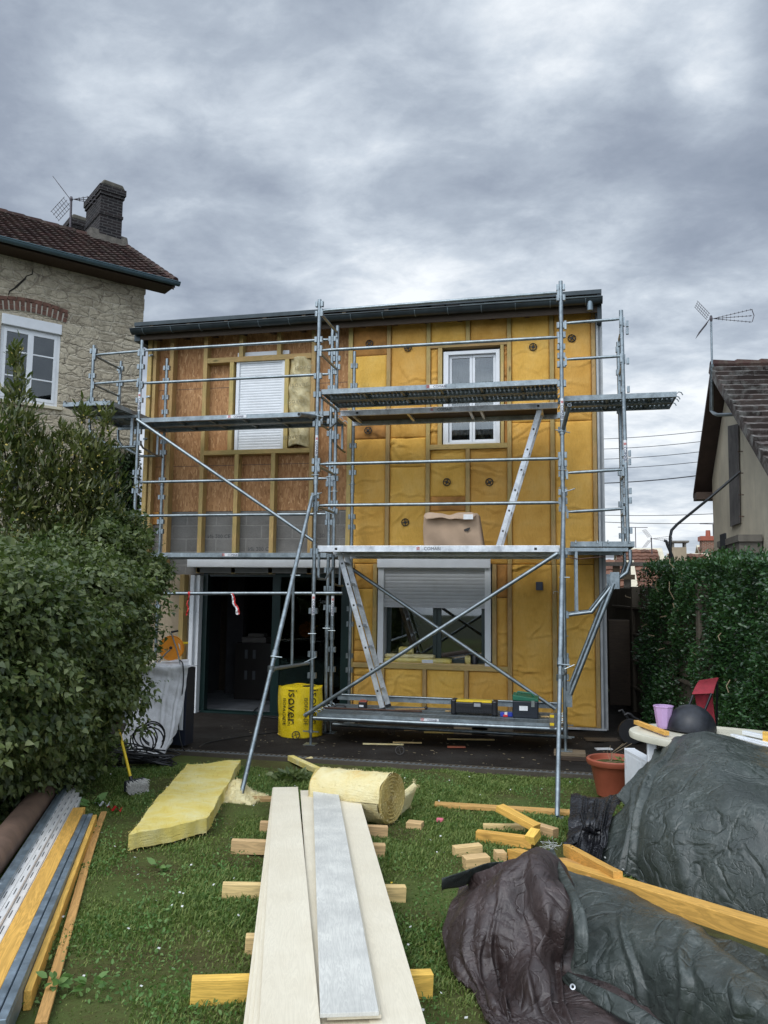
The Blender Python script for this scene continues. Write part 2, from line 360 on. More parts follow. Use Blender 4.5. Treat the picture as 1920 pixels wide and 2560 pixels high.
def blocks():
    m, nt, b = mat('concrete_blocks', (.2, .2, .2), .95, 0, .15); v = objco(nt)
    mp = N(nt, 'Mapping', {'Vector': v, 'Rotation': (R(90), 0, 0), 'Location': (.1, 0, 0)}).outputs[0]
    sw = N(nt, 'SeparateXYZ', {0: v}); vec = N(nt, 'CombineXYZ', {0: sw.outputs[0], 1: sw.outputs[2], 2: 0.}).outputs[0]
    br = N(nt, 'TexBrick', {'Vector': vec, 'Color1': (.20, .19, .175), 'Color2': (.15, .145, .135), 'Mortar': (.27, .26, .24), 'Scale': 1., 'Mortar Size': .012, 'Mortar Smooth': .35, 'Brick Width': .5, 'Row Height': .205, 'Bias': 0.})
    n = noise(nt, v, 35, 6, .75); n2_ = noise(nt, v, 2.5, 5, .6)
    c = mix(nt, .5, br.outputs['Color'], ramp(nt, n, [(.3, (.35, .35, .35)), (.7, (.65, .64, .62))]), 'OVERLAY')
    c = mix(nt, .4, c, ramp(nt, n2_, [(.3, (.10, .095, .09)), (.75, (.30, .29, .27))]))
    nt.links.new(c, b.inputs['Base Color']); bump(nt, b, math_(nt, 'ADD', n, math_(nt, 'MULTIPLY', br.outputs['Fac'], -.6)), .7, .012); return m
BLOCK = blocks()
def rubble():
    m, nt, b = mat('rubble_stone_wall', (.4, .34, .25), .95, 0, .15); v = objco(nt)
    sw = N(nt, 'SeparateXYZ', {0: v}); vec = N(nt, 'CombineXYZ', {0: sw.outputs[0], 1: sw.outputs[2], 2: 0.}).outputs[0]
    w1 = noise(nt, v, 2.2, 4, .6); w2 = noise(nt, N(nt, 'Mapping', {'Vector': v, 'Location': (5, 5, 5)}).outputs[0], 2.2, 4, .6)
    wv = N(nt, 'CombineXYZ', {0: math_(nt, 'MULTIPLY', w1, .45), 1: math_(nt, 'MULTIPLY', w2, .22), 2: 0.}).outputs[0]
    vec = N(nt, 'VectorMath', {0: vec, 1: wv}, operation='ADD').outputs[0]
    br = N(nt, 'TexBrick', {'Vector': vec, 'Color1': (.72, .64, .48), 'Color2': (.50, .43, .315), 'Mortar': (.70, .63, .50), 'Scale': 1., 'Mortar Size': .022, 'Mortar Smooth': .9, 'Brick Width': .42, 'Row Height': .2}, offset=.43, squash=1.3, squash_frequency=3)
    vo = N(nt, 'TexVoronoi', {'Vector': N(nt, 'Mapping', {'Vector': vec, 'Scale': (3.1, 6, 1)}).outputs[0], 'Scale': 1., 'Randomness': .9}, feature='DISTANCE_TO_EDGE').outputs['Distance']
    n = noise(nt, v, 22, 7, .72); big = noise(nt, v, .8, 5, .65)
    c = mix(nt, .45, br.outputs['Color'], ramp(nt, n, [(.28, (.16, .13, .09)), (.6, (.56, .49, .37))]))
    c = mix(nt, math_(nt, 'MULTIPLY', ramp(nt, vo, [(0, (1, 1, 1)), (.035, (0, 0, 0))]), ramp(nt, noise(nt, v, 1.9, 4), [(.4, (0, 0, 0)), (.58, (.8, .8, .8))])), c, (.13, .10, .075))
    c = mix(nt, math_(nt, 'MULTIPLY', ramp(nt, big, [(.45, (0, 0, 0)), (.7, (1, 1, 1))]), .25), c, (.17, .145, .115))
    sp_ = ramp(nt, noise(nt, v, 11, 6, .8), [(.58, (0, 0, 0)), (.66, (1, 1, 1))])
    dk = math_(nt, 'MULTIPLY', math_(nt, 'MULTIPLY', sp_, ramp(nt, noise(nt, N(nt, 'Mapping', {'Vector': v, 'Location': (2, 0, 1)}).outputs[0], .55, 3), [(.45, (0, 0, 0)), (.6, (1, 1, 1))])), .75)
    c = mix(nt, dk, c, (.075, .06, .045)); c = mix(nt, math_(nt, 'MULTIPLY', ramp(nt, noise(nt, v, 5.5, 7, .75, .8), [(.40, (1, 1, 1)), (.52, (0, 0, 0))]), .5), c, (.20, .165, .12))
    nt.links.new(c, b.inputs['Base Color'])
    bump(nt, b, math_(nt, 'ADD', math_(nt, 'MULTIPLY', n, .8), math_(nt, 'ADD', math_(nt, 'MULTIPLY', ramp(nt, vo, [(0, (0, 0, 0)), (.10, (1, 1, 1))]), .45), math_(nt, 'MULTIPLY', br.outputs['Fac'], -.5))), .8, .04); return m
STONE = rubble()
def bricks(name, a, b_, mo, bw=.22, rh=.07, ms=.012, axes=(0, 2)):
    m, nt, b = mat(name, a, .9, 0, .2); v = objco(nt); sw = N(nt, 'SeparateXYZ', {0: v})
    u_ = math_(nt, 'ADD', sw.outputs[0], sw.outputs[1]) if axes == 'xy' else sw.outputs[axes[0]]
    vec = N(nt, 'CombineXYZ', {0: u_, 1: sw.outputs[2], 2: 0.}).outputs[0]
    br = N(nt, 'TexBrick', {'Vector': vec, 'Color1': a, 'Color2': b_, 'Mortar': mo, 'Scale': 1., 'Mortar Size': ms, 'Mortar Smooth': .2, 'Brick Width': bw, 'Row Height': rh})
    n = noise(nt, v, 18, 6, .7); c = mix(nt, .5, br.outputs['Color'], ramp(nt, n, [(.3, (.3, .3, .3)), (.7, (.7, .7, .7))]), 'OVERLAY')
    nt.links.new(c, b.inputs['Base Color']); bump(nt, b, math_(nt, 'ADD', n, math_(nt, 'MULTIPLY', br.outputs['Fac'], -1.)), .7, .02); return m
CHIMB = bricks('sooty_chimney_brick', (.035, .028, .028), (.018, .017, .019), (.075, .072, .07), axes='xy')
REDB = plain('red_brick', (.17, .085, .06), .9, 0, .35, 9, .5); FARB = bricks('far_chimney_brick', (.25, .10, .06), (.18, .08, .05), (.30, .25, .2), axes='xy')
def tilemat(name, a, b_, lich, k=.5):
    m, nt, b = mat(name, a, .85, 0, .25); v = objco(nt)
    isl = N(nt, 'NewGeometry').outputs['Random Per Island']
    c = ramp(nt, isl, [(0, tuple(x*.55 for x in a)), (.5, a), (1, b_)])
    n = noise(nt, v, 6, 7, .7); c = mix(nt, math_(nt, 'MULTIPLY', ramp(nt, n, [(.48, (0, 0, 0)), (.62, (1, 1, 1))]), k), c, lich)
    nt.links.new(c, b.inputs['Base Color']); bump(nt, b, noise(nt, v, 40, 5, .7), .5, .01); return m
TILER = tilemat('dark_red_roof_tile', (.052, .028, .025), (.075, .040, .033), (.10, .085, .065), .6)
TILEB = tilemat('grey_brown_roof_tile', (.075, .058, .052), (.11, .085, .075), (.22, .215, .20), .9)
TILEO = tilemat('far_orange_roof_tile', (.17, .082, .055), (.22, .11, .07), (.20, .14, .10), .3)
def tarp(name, col, dust, rough, seed):
    m, nt, b = mat(name, col, rough, 0, .6); v = N(nt, 'Mapping', {'Vector': objco(nt), 'Location': (seed, seed, 0)}).outputs[0]
    n = noise(nt, v, 3.2, 8, .7, .5); f_ = noise(nt, v, 26, 7, .75, .8); cr_ = N(nt, 'TexVoronoi', {'Vector': N(nt, 'VectorMath', {0: N(nt, 'Mapping', {'Vector': v, 'Scale': (1, 1, .6)}).outputs[0], 1: N(nt, 'TexNoise', {'Vector': v, 'Scale': 4., 'Detail': 3.}).outputs['Color']}, operation='ADD').outputs[0], 'Scale': 7.}, feature='DISTANCE_TO_EDGE').outputs['Distance']
    c = ramp(nt, n, [(.3, tuple(x*.6 for x in col)), (.65, tuple(x*1.25 for x in col))])
    du = math_(nt, 'MULTIPLY', ramp(nt, f_, [(.50, (0, 0, 0)), (.72, (1, 1, 1))]), ramp(nt, n, [(.42, (0, 0, 0)), (.62, (1, 1, 1))]))
    c = mix(nt, math_(nt, 'MULTIPLY', du, .55), c, dust); nt.links.new(c, b.inputs['Base Color'])
    nt.links.new(ramp(nt, f_, [(.3, (rough-.1,)*3), (.75, (rough+.22,)*3)]), b.inputs['Roughness'])
    h = math_(nt, 'MULTIPLY', f_, .5)
    r1 = math_(nt, 'ABSOLUTE', math_(nt, 'SUBTRACT', noise(nt, v, 3.6, 3, .5, .6), .5)); r2 = math_(nt, 'ABSOLUTE', math_(nt, 'SUBTRACT', noise(nt, N(nt, 'Mapping', {'Vector': v, 'Location': (4, 2, 7)}).outputs[0], 8.5, 3, .5, .4), .5))
    cre = math_(nt, 'ADD', math_(nt, 'MULTIPLY', math_(nt, 'MINIMUM', r1, .05), 14.), math_(nt, 'MULTIPLY', math_(nt, 'MINIMUM', r2, .03), 7.)); bump(nt, b, math_(nt, 'ADD', math_(nt, 'ADD', math_(nt, 'MULTIPLY', h, .6), n), cre), .7, .014); return m
TGREEN = tarp('dusty_green_tarpaulin', (.042, .052, .046), (.25, .26, .24), .36, 1); TBROWN = tarp('brown_tarpaulin_underside', (.040, .026, .024), (.17, .13, .12), .38, 5)
TBLACK = tarp('black_plastic_film', (.008, .008, .010), (.05, .05, .06), .22, 9)
def cloth():
    m, nt, b = mat('dirty_white_sheet', (.5, .5, .5), .9, 0, .2); v = objco(nt)
    n = noise(nt, v, 4, 7, .65); c = ramp(nt, n, [(.3, (.46, .455, .455)), (.7, (.70, .70, .71))])
    nt.links.new(c, b.inputs['Base Color']); bump(nt, b, noise(nt, N(nt, 'Mapping', {'Vector': v, 'Scale': (1, 1, .4)}).outputs[0], 14, 5, .6, .6), .6, .02); return m
CLOTH = cloth()
def leafmat(name, a, b_, rough=.42, trans=.25, spec=.5, flower=None):
    m, nt, b = mat(name, a, rough, 0, spec)
    isl = N(nt, 'NewGeometry').outputs['Random Per Island']
    big = noise(nt, objco(nt), 1.4, 4, .6)
    c = ramp(nt, isl, [(0, tuple(x*.6 for x in a)), (.45, a), (1, b_)])
    c = mix(nt, math_(nt, 'MULTIPLY', ramp(nt, big, [(.4, (0, 0, 0)), (.65, (1, 1, 1))]), .4), c, b_)
    nt.links.new(c, b.inputs['Base Color'])
    tr = N(nt, 'BsdfTranslucent', {'Color': mix(nt, .6, c, (.12, .22, .02))}); ms_ = N(nt, 'MixShader', {0: trans, 1: b.outputs[0], 2: tr.outputs[0]})
    nt.links.new(ms_.outputs[0], nt.nodes['Material Output'].inputs[0]); return m
LIVY = leafmat('ivy_leaf', (.055, .090, .026), (.17, .20, .07), .42); LBAY = leafmat('bay_leaf', (.06, .082, .022), (.19, .19, .065), .36)
LHEDGE = leafmat('hedge_leaf', (.018, .050, .020), (.05, .125, .035), .32, .2); LWALL = leafmat('wall_ivy_leaf', (.012, .03, .010), (.03, .055, .018))
LGRASS = leafmat('grass_blade', (.10, .18, .035), (.26, .30, .09), .55, .3, .3); LWEED = leafmat('weed_leaf', (.09, .20, .045), (.18, .29, .09), .5, .3, .3)
FLOW = plain('pale_yellow_blossom', (.45, .36, .08), .7); DAISY = plain('daisy_petal', (.60, .60, .57), .6); BARK = plain('brown_bark', (.07, .05, .035), .9, 0, .3, 8, .5)
TWIG = plain('pale_cut_twig', (.26, .20, .12), .8)
def ground_mat(name, stops, sc=1.3, bs=.6):
    m, nt, b = mat(name, stops[0][1], .95, 0, .1); v = objco(nt); n = noise(nt, v, sc, 8, .7, .3); f_ = noise(nt, v, 30, 6, .75)
    c = ramp(nt, math_(nt, 'ADD', math_(nt, 'MULTIPLY', n, .7), math_(nt, 'MULTIPLY', f_, .3)), stops); nt.links.new(c, b.inputs['Base Color'])
    bump(nt, b, math_(nt, 'ADD', f_, n), bs, .03); return m
LAWN = ground_mat('lawn_soil', [(.32, (.055, .040, .022)), (.47, (.085, .085, .030)), (.6, (.09, .125, .035)), (.75, (.15, .14, .055))])
FARG = ground_mat('far_ground', [(.3, (.05, .05, .03)), (.7, (.08, .09, .05))], .1)
PATIO = ground_mat('worn_dark_tarmac', [(.30, (.014, .011, .009)), (.48, (.026, .022, .019)), (.62, (.040, .036, .032)), (.8, (.07, .062, .052))], 1.6, .7)
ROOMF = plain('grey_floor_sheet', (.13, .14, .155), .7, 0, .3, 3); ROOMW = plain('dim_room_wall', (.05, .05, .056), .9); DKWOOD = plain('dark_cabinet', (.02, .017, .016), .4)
def glass(name, tint=(.02, .03, .03), rough=.02, ior=2.1):
    m, nt, b = mat(name, tint, rough, 0, .8)
    tr = N(nt, 'BsdfTransparent', {'Color': (.55, .6, .58, 1)}); gl = N(nt, 'BsdfGlossy', {'Color': (1, 1, 1, 1), 'Roughness': rough})
    lw = N(nt, 'Fresnel', {'IOR': ior}).outputs[0]
    ms_ = N(nt, 'MixShader', {0: lw, 1: tr.outputs[0], 2: gl.outputs[0]}); nt.links.new(ms_.outputs[0], nt.nodes['Material Output'].inputs[0]); return m
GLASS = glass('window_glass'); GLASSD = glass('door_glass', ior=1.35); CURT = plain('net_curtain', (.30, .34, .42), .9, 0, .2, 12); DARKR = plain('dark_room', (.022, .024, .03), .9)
def perforated(name, sx=.055, sy=.05, r=.17):
    m, nt, b = mat(name, (.18, .21, .22), .5, .5); v = objco(nt); sw = N(nt, 'SeparateXYZ', {0: v})
    fx = math_(nt, 'SUBTRACT', math_(nt, 'FRACT', math_(nt, 'DIVIDE', sw.outputs[0], sx)), .5); fy = math_(nt, 'SUBTRACT', math_(nt, 'FRACT', math_(nt, 'DIVIDE', sw.outputs[1], sy)), .5)
    d = math_(nt, 'ADD', math_(nt, 'MULTIPLY', fx, fx), math_(nt, 'MULTIPLY', fy, fy)); hole = math_(nt, 'LESS_THAN', d, r*r)
    n = noise(nt, v, 9, 6, .7); nt.links.new(ramp(nt, n, [(.3, (.10, .12, .125)), (.7, (.22, .25, .26))]), b.inputs['Base Color'])
    tr = N(nt, 'BsdfTransparent'); ms_ = N(nt, 'MixShader', {0: hole, 1: b.outputs[0], 2: tr.outputs[0]})
    nt.links.new(ms_.outputs[0], nt.nodes['Material Output'].inputs[0])
    rr = ramp(nt, d, [(r*r, (0, 0, 0)), (min(.99, r*r*2.6), (1, 1, 1))]); bump(nt, b, rr, .6, .004)
    return m
PERF = perforated('perforated_deck_plate')
CARD = plain('brown_cardboard', (.44, .31, .21), .85, 0, .12, 3, .15); CARDP = plain('pale_cardboard', (.46, .33, .23), .85, 0, .1, 4, .15)
TUBEB = plain('brown_cardboard_tube', (.19, .12, .085), .7, 0, .2, 6)
def foilw():
    m, nt, b = mat('cream_kraft_facing', (.56, .48, .27), .7, 0, .3); v = objco(nt); n = noise(nt, v, 9, 7, .7, .6)
    nt.links.new(ramp(nt, n, [(.3, (.44, .34, .15)), (.7, (.66, .58, .36))]), b.inputs['Base Color']); bump(nt, b, n, .8, .03); return m
KRAFT = foilw()
def planks(name, a, b_, streak=.5):
    m, nt, b = mat(name, a, .6, 0, .3); v = shifted(nt, objco(nt)); sc = (1.1, 14, 14)
    g = noise(nt, N(nt, 'Mapping', {'Vector': v, 'Scale': sc}).outputs[0], 1.6, 5, .6, 1.2)
    rg = math_(nt, 'ABSOLUTE', math_(nt, 'SUBTRACT', math_(nt, 'FRACT', math_(nt, 'MULTIPLY', g, 10.)), .5))
    bl = noise(nt, v, 3.2, 5, .6); c = mix(nt, math_(nt, 'MULTIPLY', ramp(nt, bl, [(.35, (0, 0, 0)), (.7, (1, 1, 1))]), streak), a, b_)
    c = mix(nt, math_(nt, 'MULTIPLY', math_(nt, 'SUBTRACT', .5, rg), .8*streak), c, tuple(x*.7 for x in b_))
    nt.links.new(c, b.inputs['Base Color']); bump(nt, b, rg, .3, .0015); return m
PLANKC = planks('cream_fibre_cement', (.80, .73, .58), (.68, .60, .45), .6); PLANKG = planks('pale_grey_fibre_cement', (.74, .725, .66), (.50, .495, .46), 1.0)
def dirty_metal(): return None
BLUEM = galv('bluish_steel_profile', (.27, .33, .38), .4, .55); PROFW = plain('white_painted_profile', (.84, .82, .79), .4, .1, .1, 8)
YELF = plain('yellow_packaging_film', (.80, .58, .02), .28, 0, .1, 6, .2)
WICK = plain('glazing_dark_green', (.01, .03, .028), .3)
# ------------------------------------------------------------------ parenting helper: meshes written in world coordinates
def pm(o): return Matrix.LocRotScale(o.location, o.rotation_euler, o.scale) if not o.parent else pm(o.parent) @ o.matrix_parent_inverse @ Matrix.LocRotScale(o.location, o.rotation_euler, o.scale)
def wobj(name, mb, mat_, parent=None, **k):
    o = obj(name, mb, mat_, None, **k)
    if parent: o.parent = parent; o.matrix_parent_inverse = pm(parent).inverted()
    return o
# ------------------------------------------------------------------ ground
fg = MB(); fg.box(-250, 250, -60, 400, -.5, -.14); kind(obj('ground', fg, FARG), 'structure')
def lz(x, y): return lawn(y)+.012*math.sin(x*2.1+y*1.3)+.009*math.sin(x*5.3-y*3.7)+.006*math.sin(x*9.1+y*8.3) if y < -.95 else lawn(-.95)
xs = np.arange(-7, 9.01, .1); ys = np.arange(-13, -.86, .1)
lw_ = MB().grid([[(x, y, lz(x, y)) for y in ys] for x in xs])
lw_.f = [f[::-1] for f in lw_.f]
kind(obj('lawn', lw_, LAWN, smooth=2), 'structure')
pt = MB(); xs = np.arange(-6, 8.01, .16); ys = np.arange(-.74, 7, .16)
pt.grid([[(x, y, .004*math.sin(x*3+y*2)*math.cos(y*2.3-x)+(0 if x < 3.4 else .03*math.sin(x*7)*math.sin(y*6))) for y in ys] for x in xs]); pt.f = [f[::-1] for f in pt.f]
kind(obj('patio', pt, PATIO, smooth=2), 'structure')
# drain channel along the patio edge
dr = thing('drain_channel', 'long grey slotted drain channel between the dark patio and the lawn', 'drain', (1, -.81, 0))
d = MB(); d.box(-2.9, 4.9, -.88, -.862, -.1, .012); d.box(-2.9, 4.9, -.745, -.73, -.1, .012); d.box(-2.9, 4.9, -.862, -.745, -.12, -.09)
wobj('channel', d, DCONC, dr)
d = MB(); x = -2.88
while x < 4.88:
    d.add([(x, -.862, .008), (x+.022, -.862, .008), (x+.036, -.745, .008), (x+.014, -.745, .008), (x, -.862, -.012), (x+.022, -.862, -.012), (x+.036, -.745, -.012), (x+.014, -.745, -.012)],
          [(0, 1, 2, 3), (7, 6, 5, 4), (0, 4, 5, 1), (2, 6, 7, 3), (1, 5, 6, 2), (0, 3, 7, 4)]); x += .062
d.box(-2.88, 4.88, -.81, -.797, -.012, .0085); wobj('grating', d, plain('grey_drain_grate', (.16, .17, .17), .55, .3, .2), dr)

# ------------------------------------------------------------------ the house being insulated
YF = 1.885; YI = 1.925; YW = 2.03
def F(p, y=1.9): q = PY(p, y); return q.x, q.z
XL, XR = -3.47, 3.56
ZT = 5.93
hs_ = thing('house', 'two storey house with bare boards at left and yellow glass wool at right', 'house', (0, 1.9, 0))
xj = F(z2(1478, 900))[0]          # junction of bare part and insulated part
xdl, xdr = F(z5(548, 700))[0], F(z5(1568, 700))[0]; zdt = 2.08
zob = F(z2(700, 1368), YW)[1]
w = MB(); w.box(XL, xj, YW, YW+.018, zob, ZT+.15); wobj('board_wall', w, OSB, hs_)
w = MB()
for zz_ in (zob+.72*1, zob+1.97): w.box(XL, xj, YW-.002, YW, zz_, zz_+.006)
wobj('board_joint', w, DARKM, hs_)
w = MB(); w.box(XL, xj, YW+.006, YW+.2, 2.10, zob-.002); wobj('block_wall', w, BLOCK, hs_)
w = MB(); w.box(XL-.02, xdl-.22, YW-.01, YW+.19, 0, 2.098); wobj('rendered_wall', w, OLDR, hs_)
# structural wall behind the insulated half, with holes for its two windows
ux0, uz1 = F(z3(800, 440)); ux1, uz0 = F(z3(1105, 945)); lx0 = F(z6(445, 400))[0]; lx1 = F(z6(1045, 400))[0]; lz0 = F(z6(700, 685))[1]; lz1 = F(z6(700, 130))[1]
w = MB(); a, b = xdr+.02, XR-.04
for x0, x1, z0_, z1_ in ((a, lx0, 0, lz1), (lx1, b, 0, lz1), (lx0, lx1, 0, lz0), (a, ux0, lz1, ZT), (ux1, b, lz1, ZT), (ux0, ux1, lz1, uz0), (ux0, ux1, uz1, ZT)):
    w.box(x0, x1, YW+.03, YW+.2, z0_, z1_)
wobj('masonry_wall', w, BLOCK, hs_)
w = MB(); w.box(XL, xj-.01, YW+.201, YW+.25, 2.12, 5.9); w.box(XL, XL+.2, YW+.25, 9.8, 0, 5.9); w.box(XR-.24, XR-.04, YW+.21, 9.8, 0, 5.9); w.box(XL, XR-.04, 9.8, 10, 0, 5.9); wobj('side_wall', w, CONC, hs_)
# --- timber uprights and levels
def stud(x0, x1, z0_, z1_, y0=YF, y1=YW-.002, m=WSTUD):
    s = MB(); s.box(x0, x1, y0, y1, z0_, z1_); c = ((x0+x1)/2, y0, z0_); return wobj('stud', s, m, hs_, bevel=.003, origin=c)
def rail(x0, x1, z0_, z1_, y0=YF-.002, y1=YW-.002):
    s = MB(); s.box(x0, x1, y0, y1, z0_, z1_); return wobj('cross_rail', s, WRAIL, hs_, bevel=.003, origin=(x0, y0, z0_))
def SX(f, x, y): return F(f(x, y))[0]
zhb = F(z2(900, 395))[1]; zht = F(z2(900, 362))[1]; zsb = F(z2(900, 997))[1]; zst = F(z2(900, 968))[1]
hw = .033
zb_l = 2.12
stud(XL+.0, XL+.07, zb_l, ZT); stud(XL+.085, XL+.14, zb_l, ZT, YF+.03)
x325 = SX(z2, 325, 700); x545 = SX(z2, 545, 700); x1245 = SX(z2, 1244, 900); x715 = SX(z2, 718, 700); x1078 = SX(z2, 1076, 700)
stud(x325-hw, x325+hw, zb_l, ZT); stud(x545-hw, x545+hw, zb_l, ZT); stud(x1245-hw, x1245+hw, zb_l, ZT); stud(xj-hw+.02, xj+hw+.02, zb_l, ZT)
stud(x715-hw, x715+hw, zst, zhb); stud(x1078-hw, x1078+hw, zst, zhb)
for xx in (755, 992): c = SX(z2, xx, 1100); stud(c-hw, c+hw, zb_l, zsb)
for xx in (788, 1033): c = SX(z2, xx, 260); stud(c-hw, c+hw, zht, ZT)
rail(x545+hw, x1245-hw, zhb, zht); rail(x545+hw, x1245-hw, zsb, zst)
c = SX(z5, 430, 500); stud(c-.045, c+.03, .02, 2.1, YF-.01); stud(XL+.02, XL+.1, .02, 2.1)
# insulated half
S3 = {k: SX(z3, k, 900) for k in (285, 486, 708, 928, 1158, 1396, 1640)}
zmid = 2.28
for k in (486, 708, 1158, 1396): stud(S3[k]-.03, S3[k]+.03, zmid, ZT)
stud(S3[1640]-.055, S3[1640]+.0, .06, ZT); stud(S3[1640]+.006, XR-.05, .06, ZT, YF+.02)
uhb = F(z3(950, 412))[1]; uht = F(z3(950, 384))[1]; usb = F(z3(950, 978))[1]; ust = F(z3(950, 950))[1]
uxl = SX(z3, 775, 700); uxr = SX(z3, 1120, 700)
rail(S3[708]+.03, S3[1158]-.03, uhb, uht); rail(S3[708]+.03, S3[1158]-.03, usb, ust)
stud(uxl-.035, uxl+.028, ust, uhb); stud(uxr-.028, uxr+.02, ust, uhb)
stud(S3[928]-.03, S3[928]+.03, uht, ZT); stud(S3[928]-.03, S3[928]+.03, zmid, usb)
# lower
L6 = {k: SX(z6, k, 400) for k in (285, 413, 1075, 1160, 1408, 1650)}
stud(xdr+.03, xdr+.09, .06, ZT, YF-.004) if False else stud(L6[285]-.035, L6[285]+.03, .06, zmid-.004)
lsb = F(z6(900, 722))[1]; lst = F(z6(900, 694))[1]
rail(L6[285]+.032, L6[1160]-.03, lsb, lst)
stud(L6[413]-.03, L6[413]+.03, lst, zmid-.004); stud(L6[1075]-.03, L6[1075]+.03, lst, zmid-.004); stud(L6[1160]-.03, L6[1160]+.03, .06, zmid-.004); stud(L6[1408]-.03, L6[1408]+.03, .06, zmid-.004)
B6 = {k: SX(z6, k, 820) for k in (455, 688, 920)}
for k in (455, 688, 920): stud(B6[k]-.028, B6[k]+.028, .06, lsb)
# --- glass wool, one panel per bay
def panel(x0, x1, z0_, z1_, creases=None, y=YI, bulge=.022, dimples=(), mt=None, name='insulation_panel', amp=1.1):
    nx = max(6, int((x1-x0)/.022)); nz = max(6, int((z1_-z0_)/.022)); X = np.linspace(x0, x1, nx); Z = np.linspace(z0_, z1_, nz)
    gx, gz = np.meshgrid(X, Z, indexing='ij')
    ex = np.minimum(gx-x0, x1-gx); ez = np.minimum(gz-z0_, z1_-gz)
    h = bulge*(1-np.exp(-ex/.05))*(1-np.exp(-ez/.05))
    for k in range(6):
        fx, fz, ph = random.uniform(2, 14), random.uniform(1, 8), random.uniform(0, 6.3); h += .0022*np.sin(gx*fx+gz*fz+ph)
    n = creases if creases is not None else max(1, int((x1-x0)*(z1_-z0_)*7))
    for k in range(n):
        cx, cz = random.uniform(x0, x1), random.uniform(z0_, z1_); a_ = random.choice([random.uniform(-.3, .3), random.uniform(-.2, .2), random.uniform(.5, 1.2)*random.choice((-1, 1))])
        ln = random.uniform(.08, .38)
        u_ = (gx-cx)*math.cos(a_)+(gz-cz)*math.sin(a_); v_ = -(gx-cx)*math.sin(a_)+(gz-cz)*math.cos(a_)+.02*np.sin(u_*random.uniform(9, 22)+k)
        env = np.exp(-(u_/ln)**2); d_ = random.uniform(.006, .015)*amp
        h += env*(-d_*np.exp(-(v_/.011)**2)+d_*.9*np.exp(-((v_-.03)/.022)**2))
    for dx, dz in dimples:
        r_ = np.hypot(gx-dx, gz-dz); an = np.arctan2(gz-dz, gx-dx)
        h -= .022*np.exp(-(r_/.07)**2); h += np.exp(-(r_/.22)**2)*.005*np.sin(an*5+dx*9)
    P = [[(gx[i, j], y-h[i, j], gz[i, j]) for j in range(nz)] for i in range(nx)]
    m_ = MB().slab(P, (0, .06+0*y, 0)); return wobj(name, m_, mt or INS, hs_, smooth=2, origin=(x0, y, z0_))
discs = [z3(385, 398), z3(598, 421), z3(1289, 417), z3(1503, 369), z3(378, 878), z3(813, 1163), z3(1048, 1163), z3(583, 1385)]
DP = [F(p, YI-.01) for p in discs]
def dim(x0, x1, z0_, z1_): return [q for q in DP if x0 < q[0] < x1 and z0_ < q[1] < z1_]
def P_(x0, x1, z0_, z1_, **k): panel(x0, x1, z0_, z1_, dimples=dim(x0, x1, z0_, z1_), **k)
g = .031
zo1 = F(z3(390, 460))[1]; zo2 = F(z3(390, 856))[1]; zo3 = F(z3(390, 922))[1]
xa = xj+hw+.02
P_(xa, S3[486]-g, zo1, ZT, creases=2, mt=INSO, bulge=.026); P_(xa, S3[486]-g, zo2+.05, zo1-.004, creases=1); P_(xa, S3[486]-g, zo3, zo2+.046, mt=INSO, creases=2); P_(xa, S3[486]-g, zmid, zo3-.004)
zc_ = F(z3(600, 915))[1]
P_(S3[486]+g, S3[708]-g, zc_, ZT); P_(S3[486]+g, S3[708]-g, F(z3(600, 1075))[1], zc_-.004, creases=9); P_(S3[486]+g, S3[708]-g, zmid, F(z3(600, 1075))[1]-.004)
P_(S3[708]+g, S3[928]-g, uht, ZT, creases=6); P_(S3[928]+g, S3[1158]-g, uht, ZT, creases=5)
P_(S3[708]+g, uxl-.037, ust, uhb, creases=9, bulge=.03); P_(uxr+.022, S3[1158]-g, ust, uhb, creases=6, mt=INSO)
P_(S3[708]+g, S3[928]-g, F(z3(800, 1240))[1], usb, creases=5); P_(S3[708]+g, S3[928]-g, F(z3(800, 1320))[1], F(z3(800, 1240))[1]-.003, creases=1, mt=INSO); P_(S3[708]+g, S3[928]-g, zmid, F(z3(800, 1320))[1]-.003)
P_(S3[928]+g, S3[1158]-g, zmid, usb, creases=12)
zq = F(z3(1270, 830))[1]
P_(S3[1158]+g, S3[1396]-g, zq, ZT, creases=7); P_(S3[1158]+g, S3[1396]-g, zmid, zq-.004, creases=5)
P_(S3[1396]+g, S3[1640]-.056, zq, ZT, creases=7); P_(S3[1396]+g, S3[1640]-.056, zmid, zq-.004, creases=4)
# lower half
ps = [lsb-.0, .06+.0]
seams = [zmid-.006]+[F(z6(340, y_))[1] for y_ in (270, 556, 615)]+[lst]
for i in range(4): P_(L6[285]+.032, L6[413]-g, seams[i+1]+.003, seams[i], creases=3, amp=.6)
zs_ = F(z6(340, 752))[1]
P_(L6[285]+.032, B6[455]-.03, zs_+.003, lsb, creases=1); P_(L6[285]+.032, B6[455]-.03, .06, zs_, creases=3)
P_(B6[455]+.03, B6[688]-.03, .06, lsb, creases=7); P_(B6[688]+.03, B6[920]-.03, .06, lsb, creases=7); P_(B6[920]+.03, L6[1160]-g, .06, lsb, creases=5)
P_(L6[1075]+g, L6[1160]-g, lst, F(z6(1110, 320))[1], creases=8, bulge=.045); P_(L6[1075]+g, L6[1160]-g, F(z6(1110, 320))[1]+.004, zmid-.006, creases=3, bulge=.035, mt=INSO)
P_(L6[1160]+g, L6[1408]-g, .06, zmid-.006, creases=20, amp=1.3); P_(L6[1408]+g, S3[1640]-.056, .06, zmid-.006, creases=16, amp=1.3)
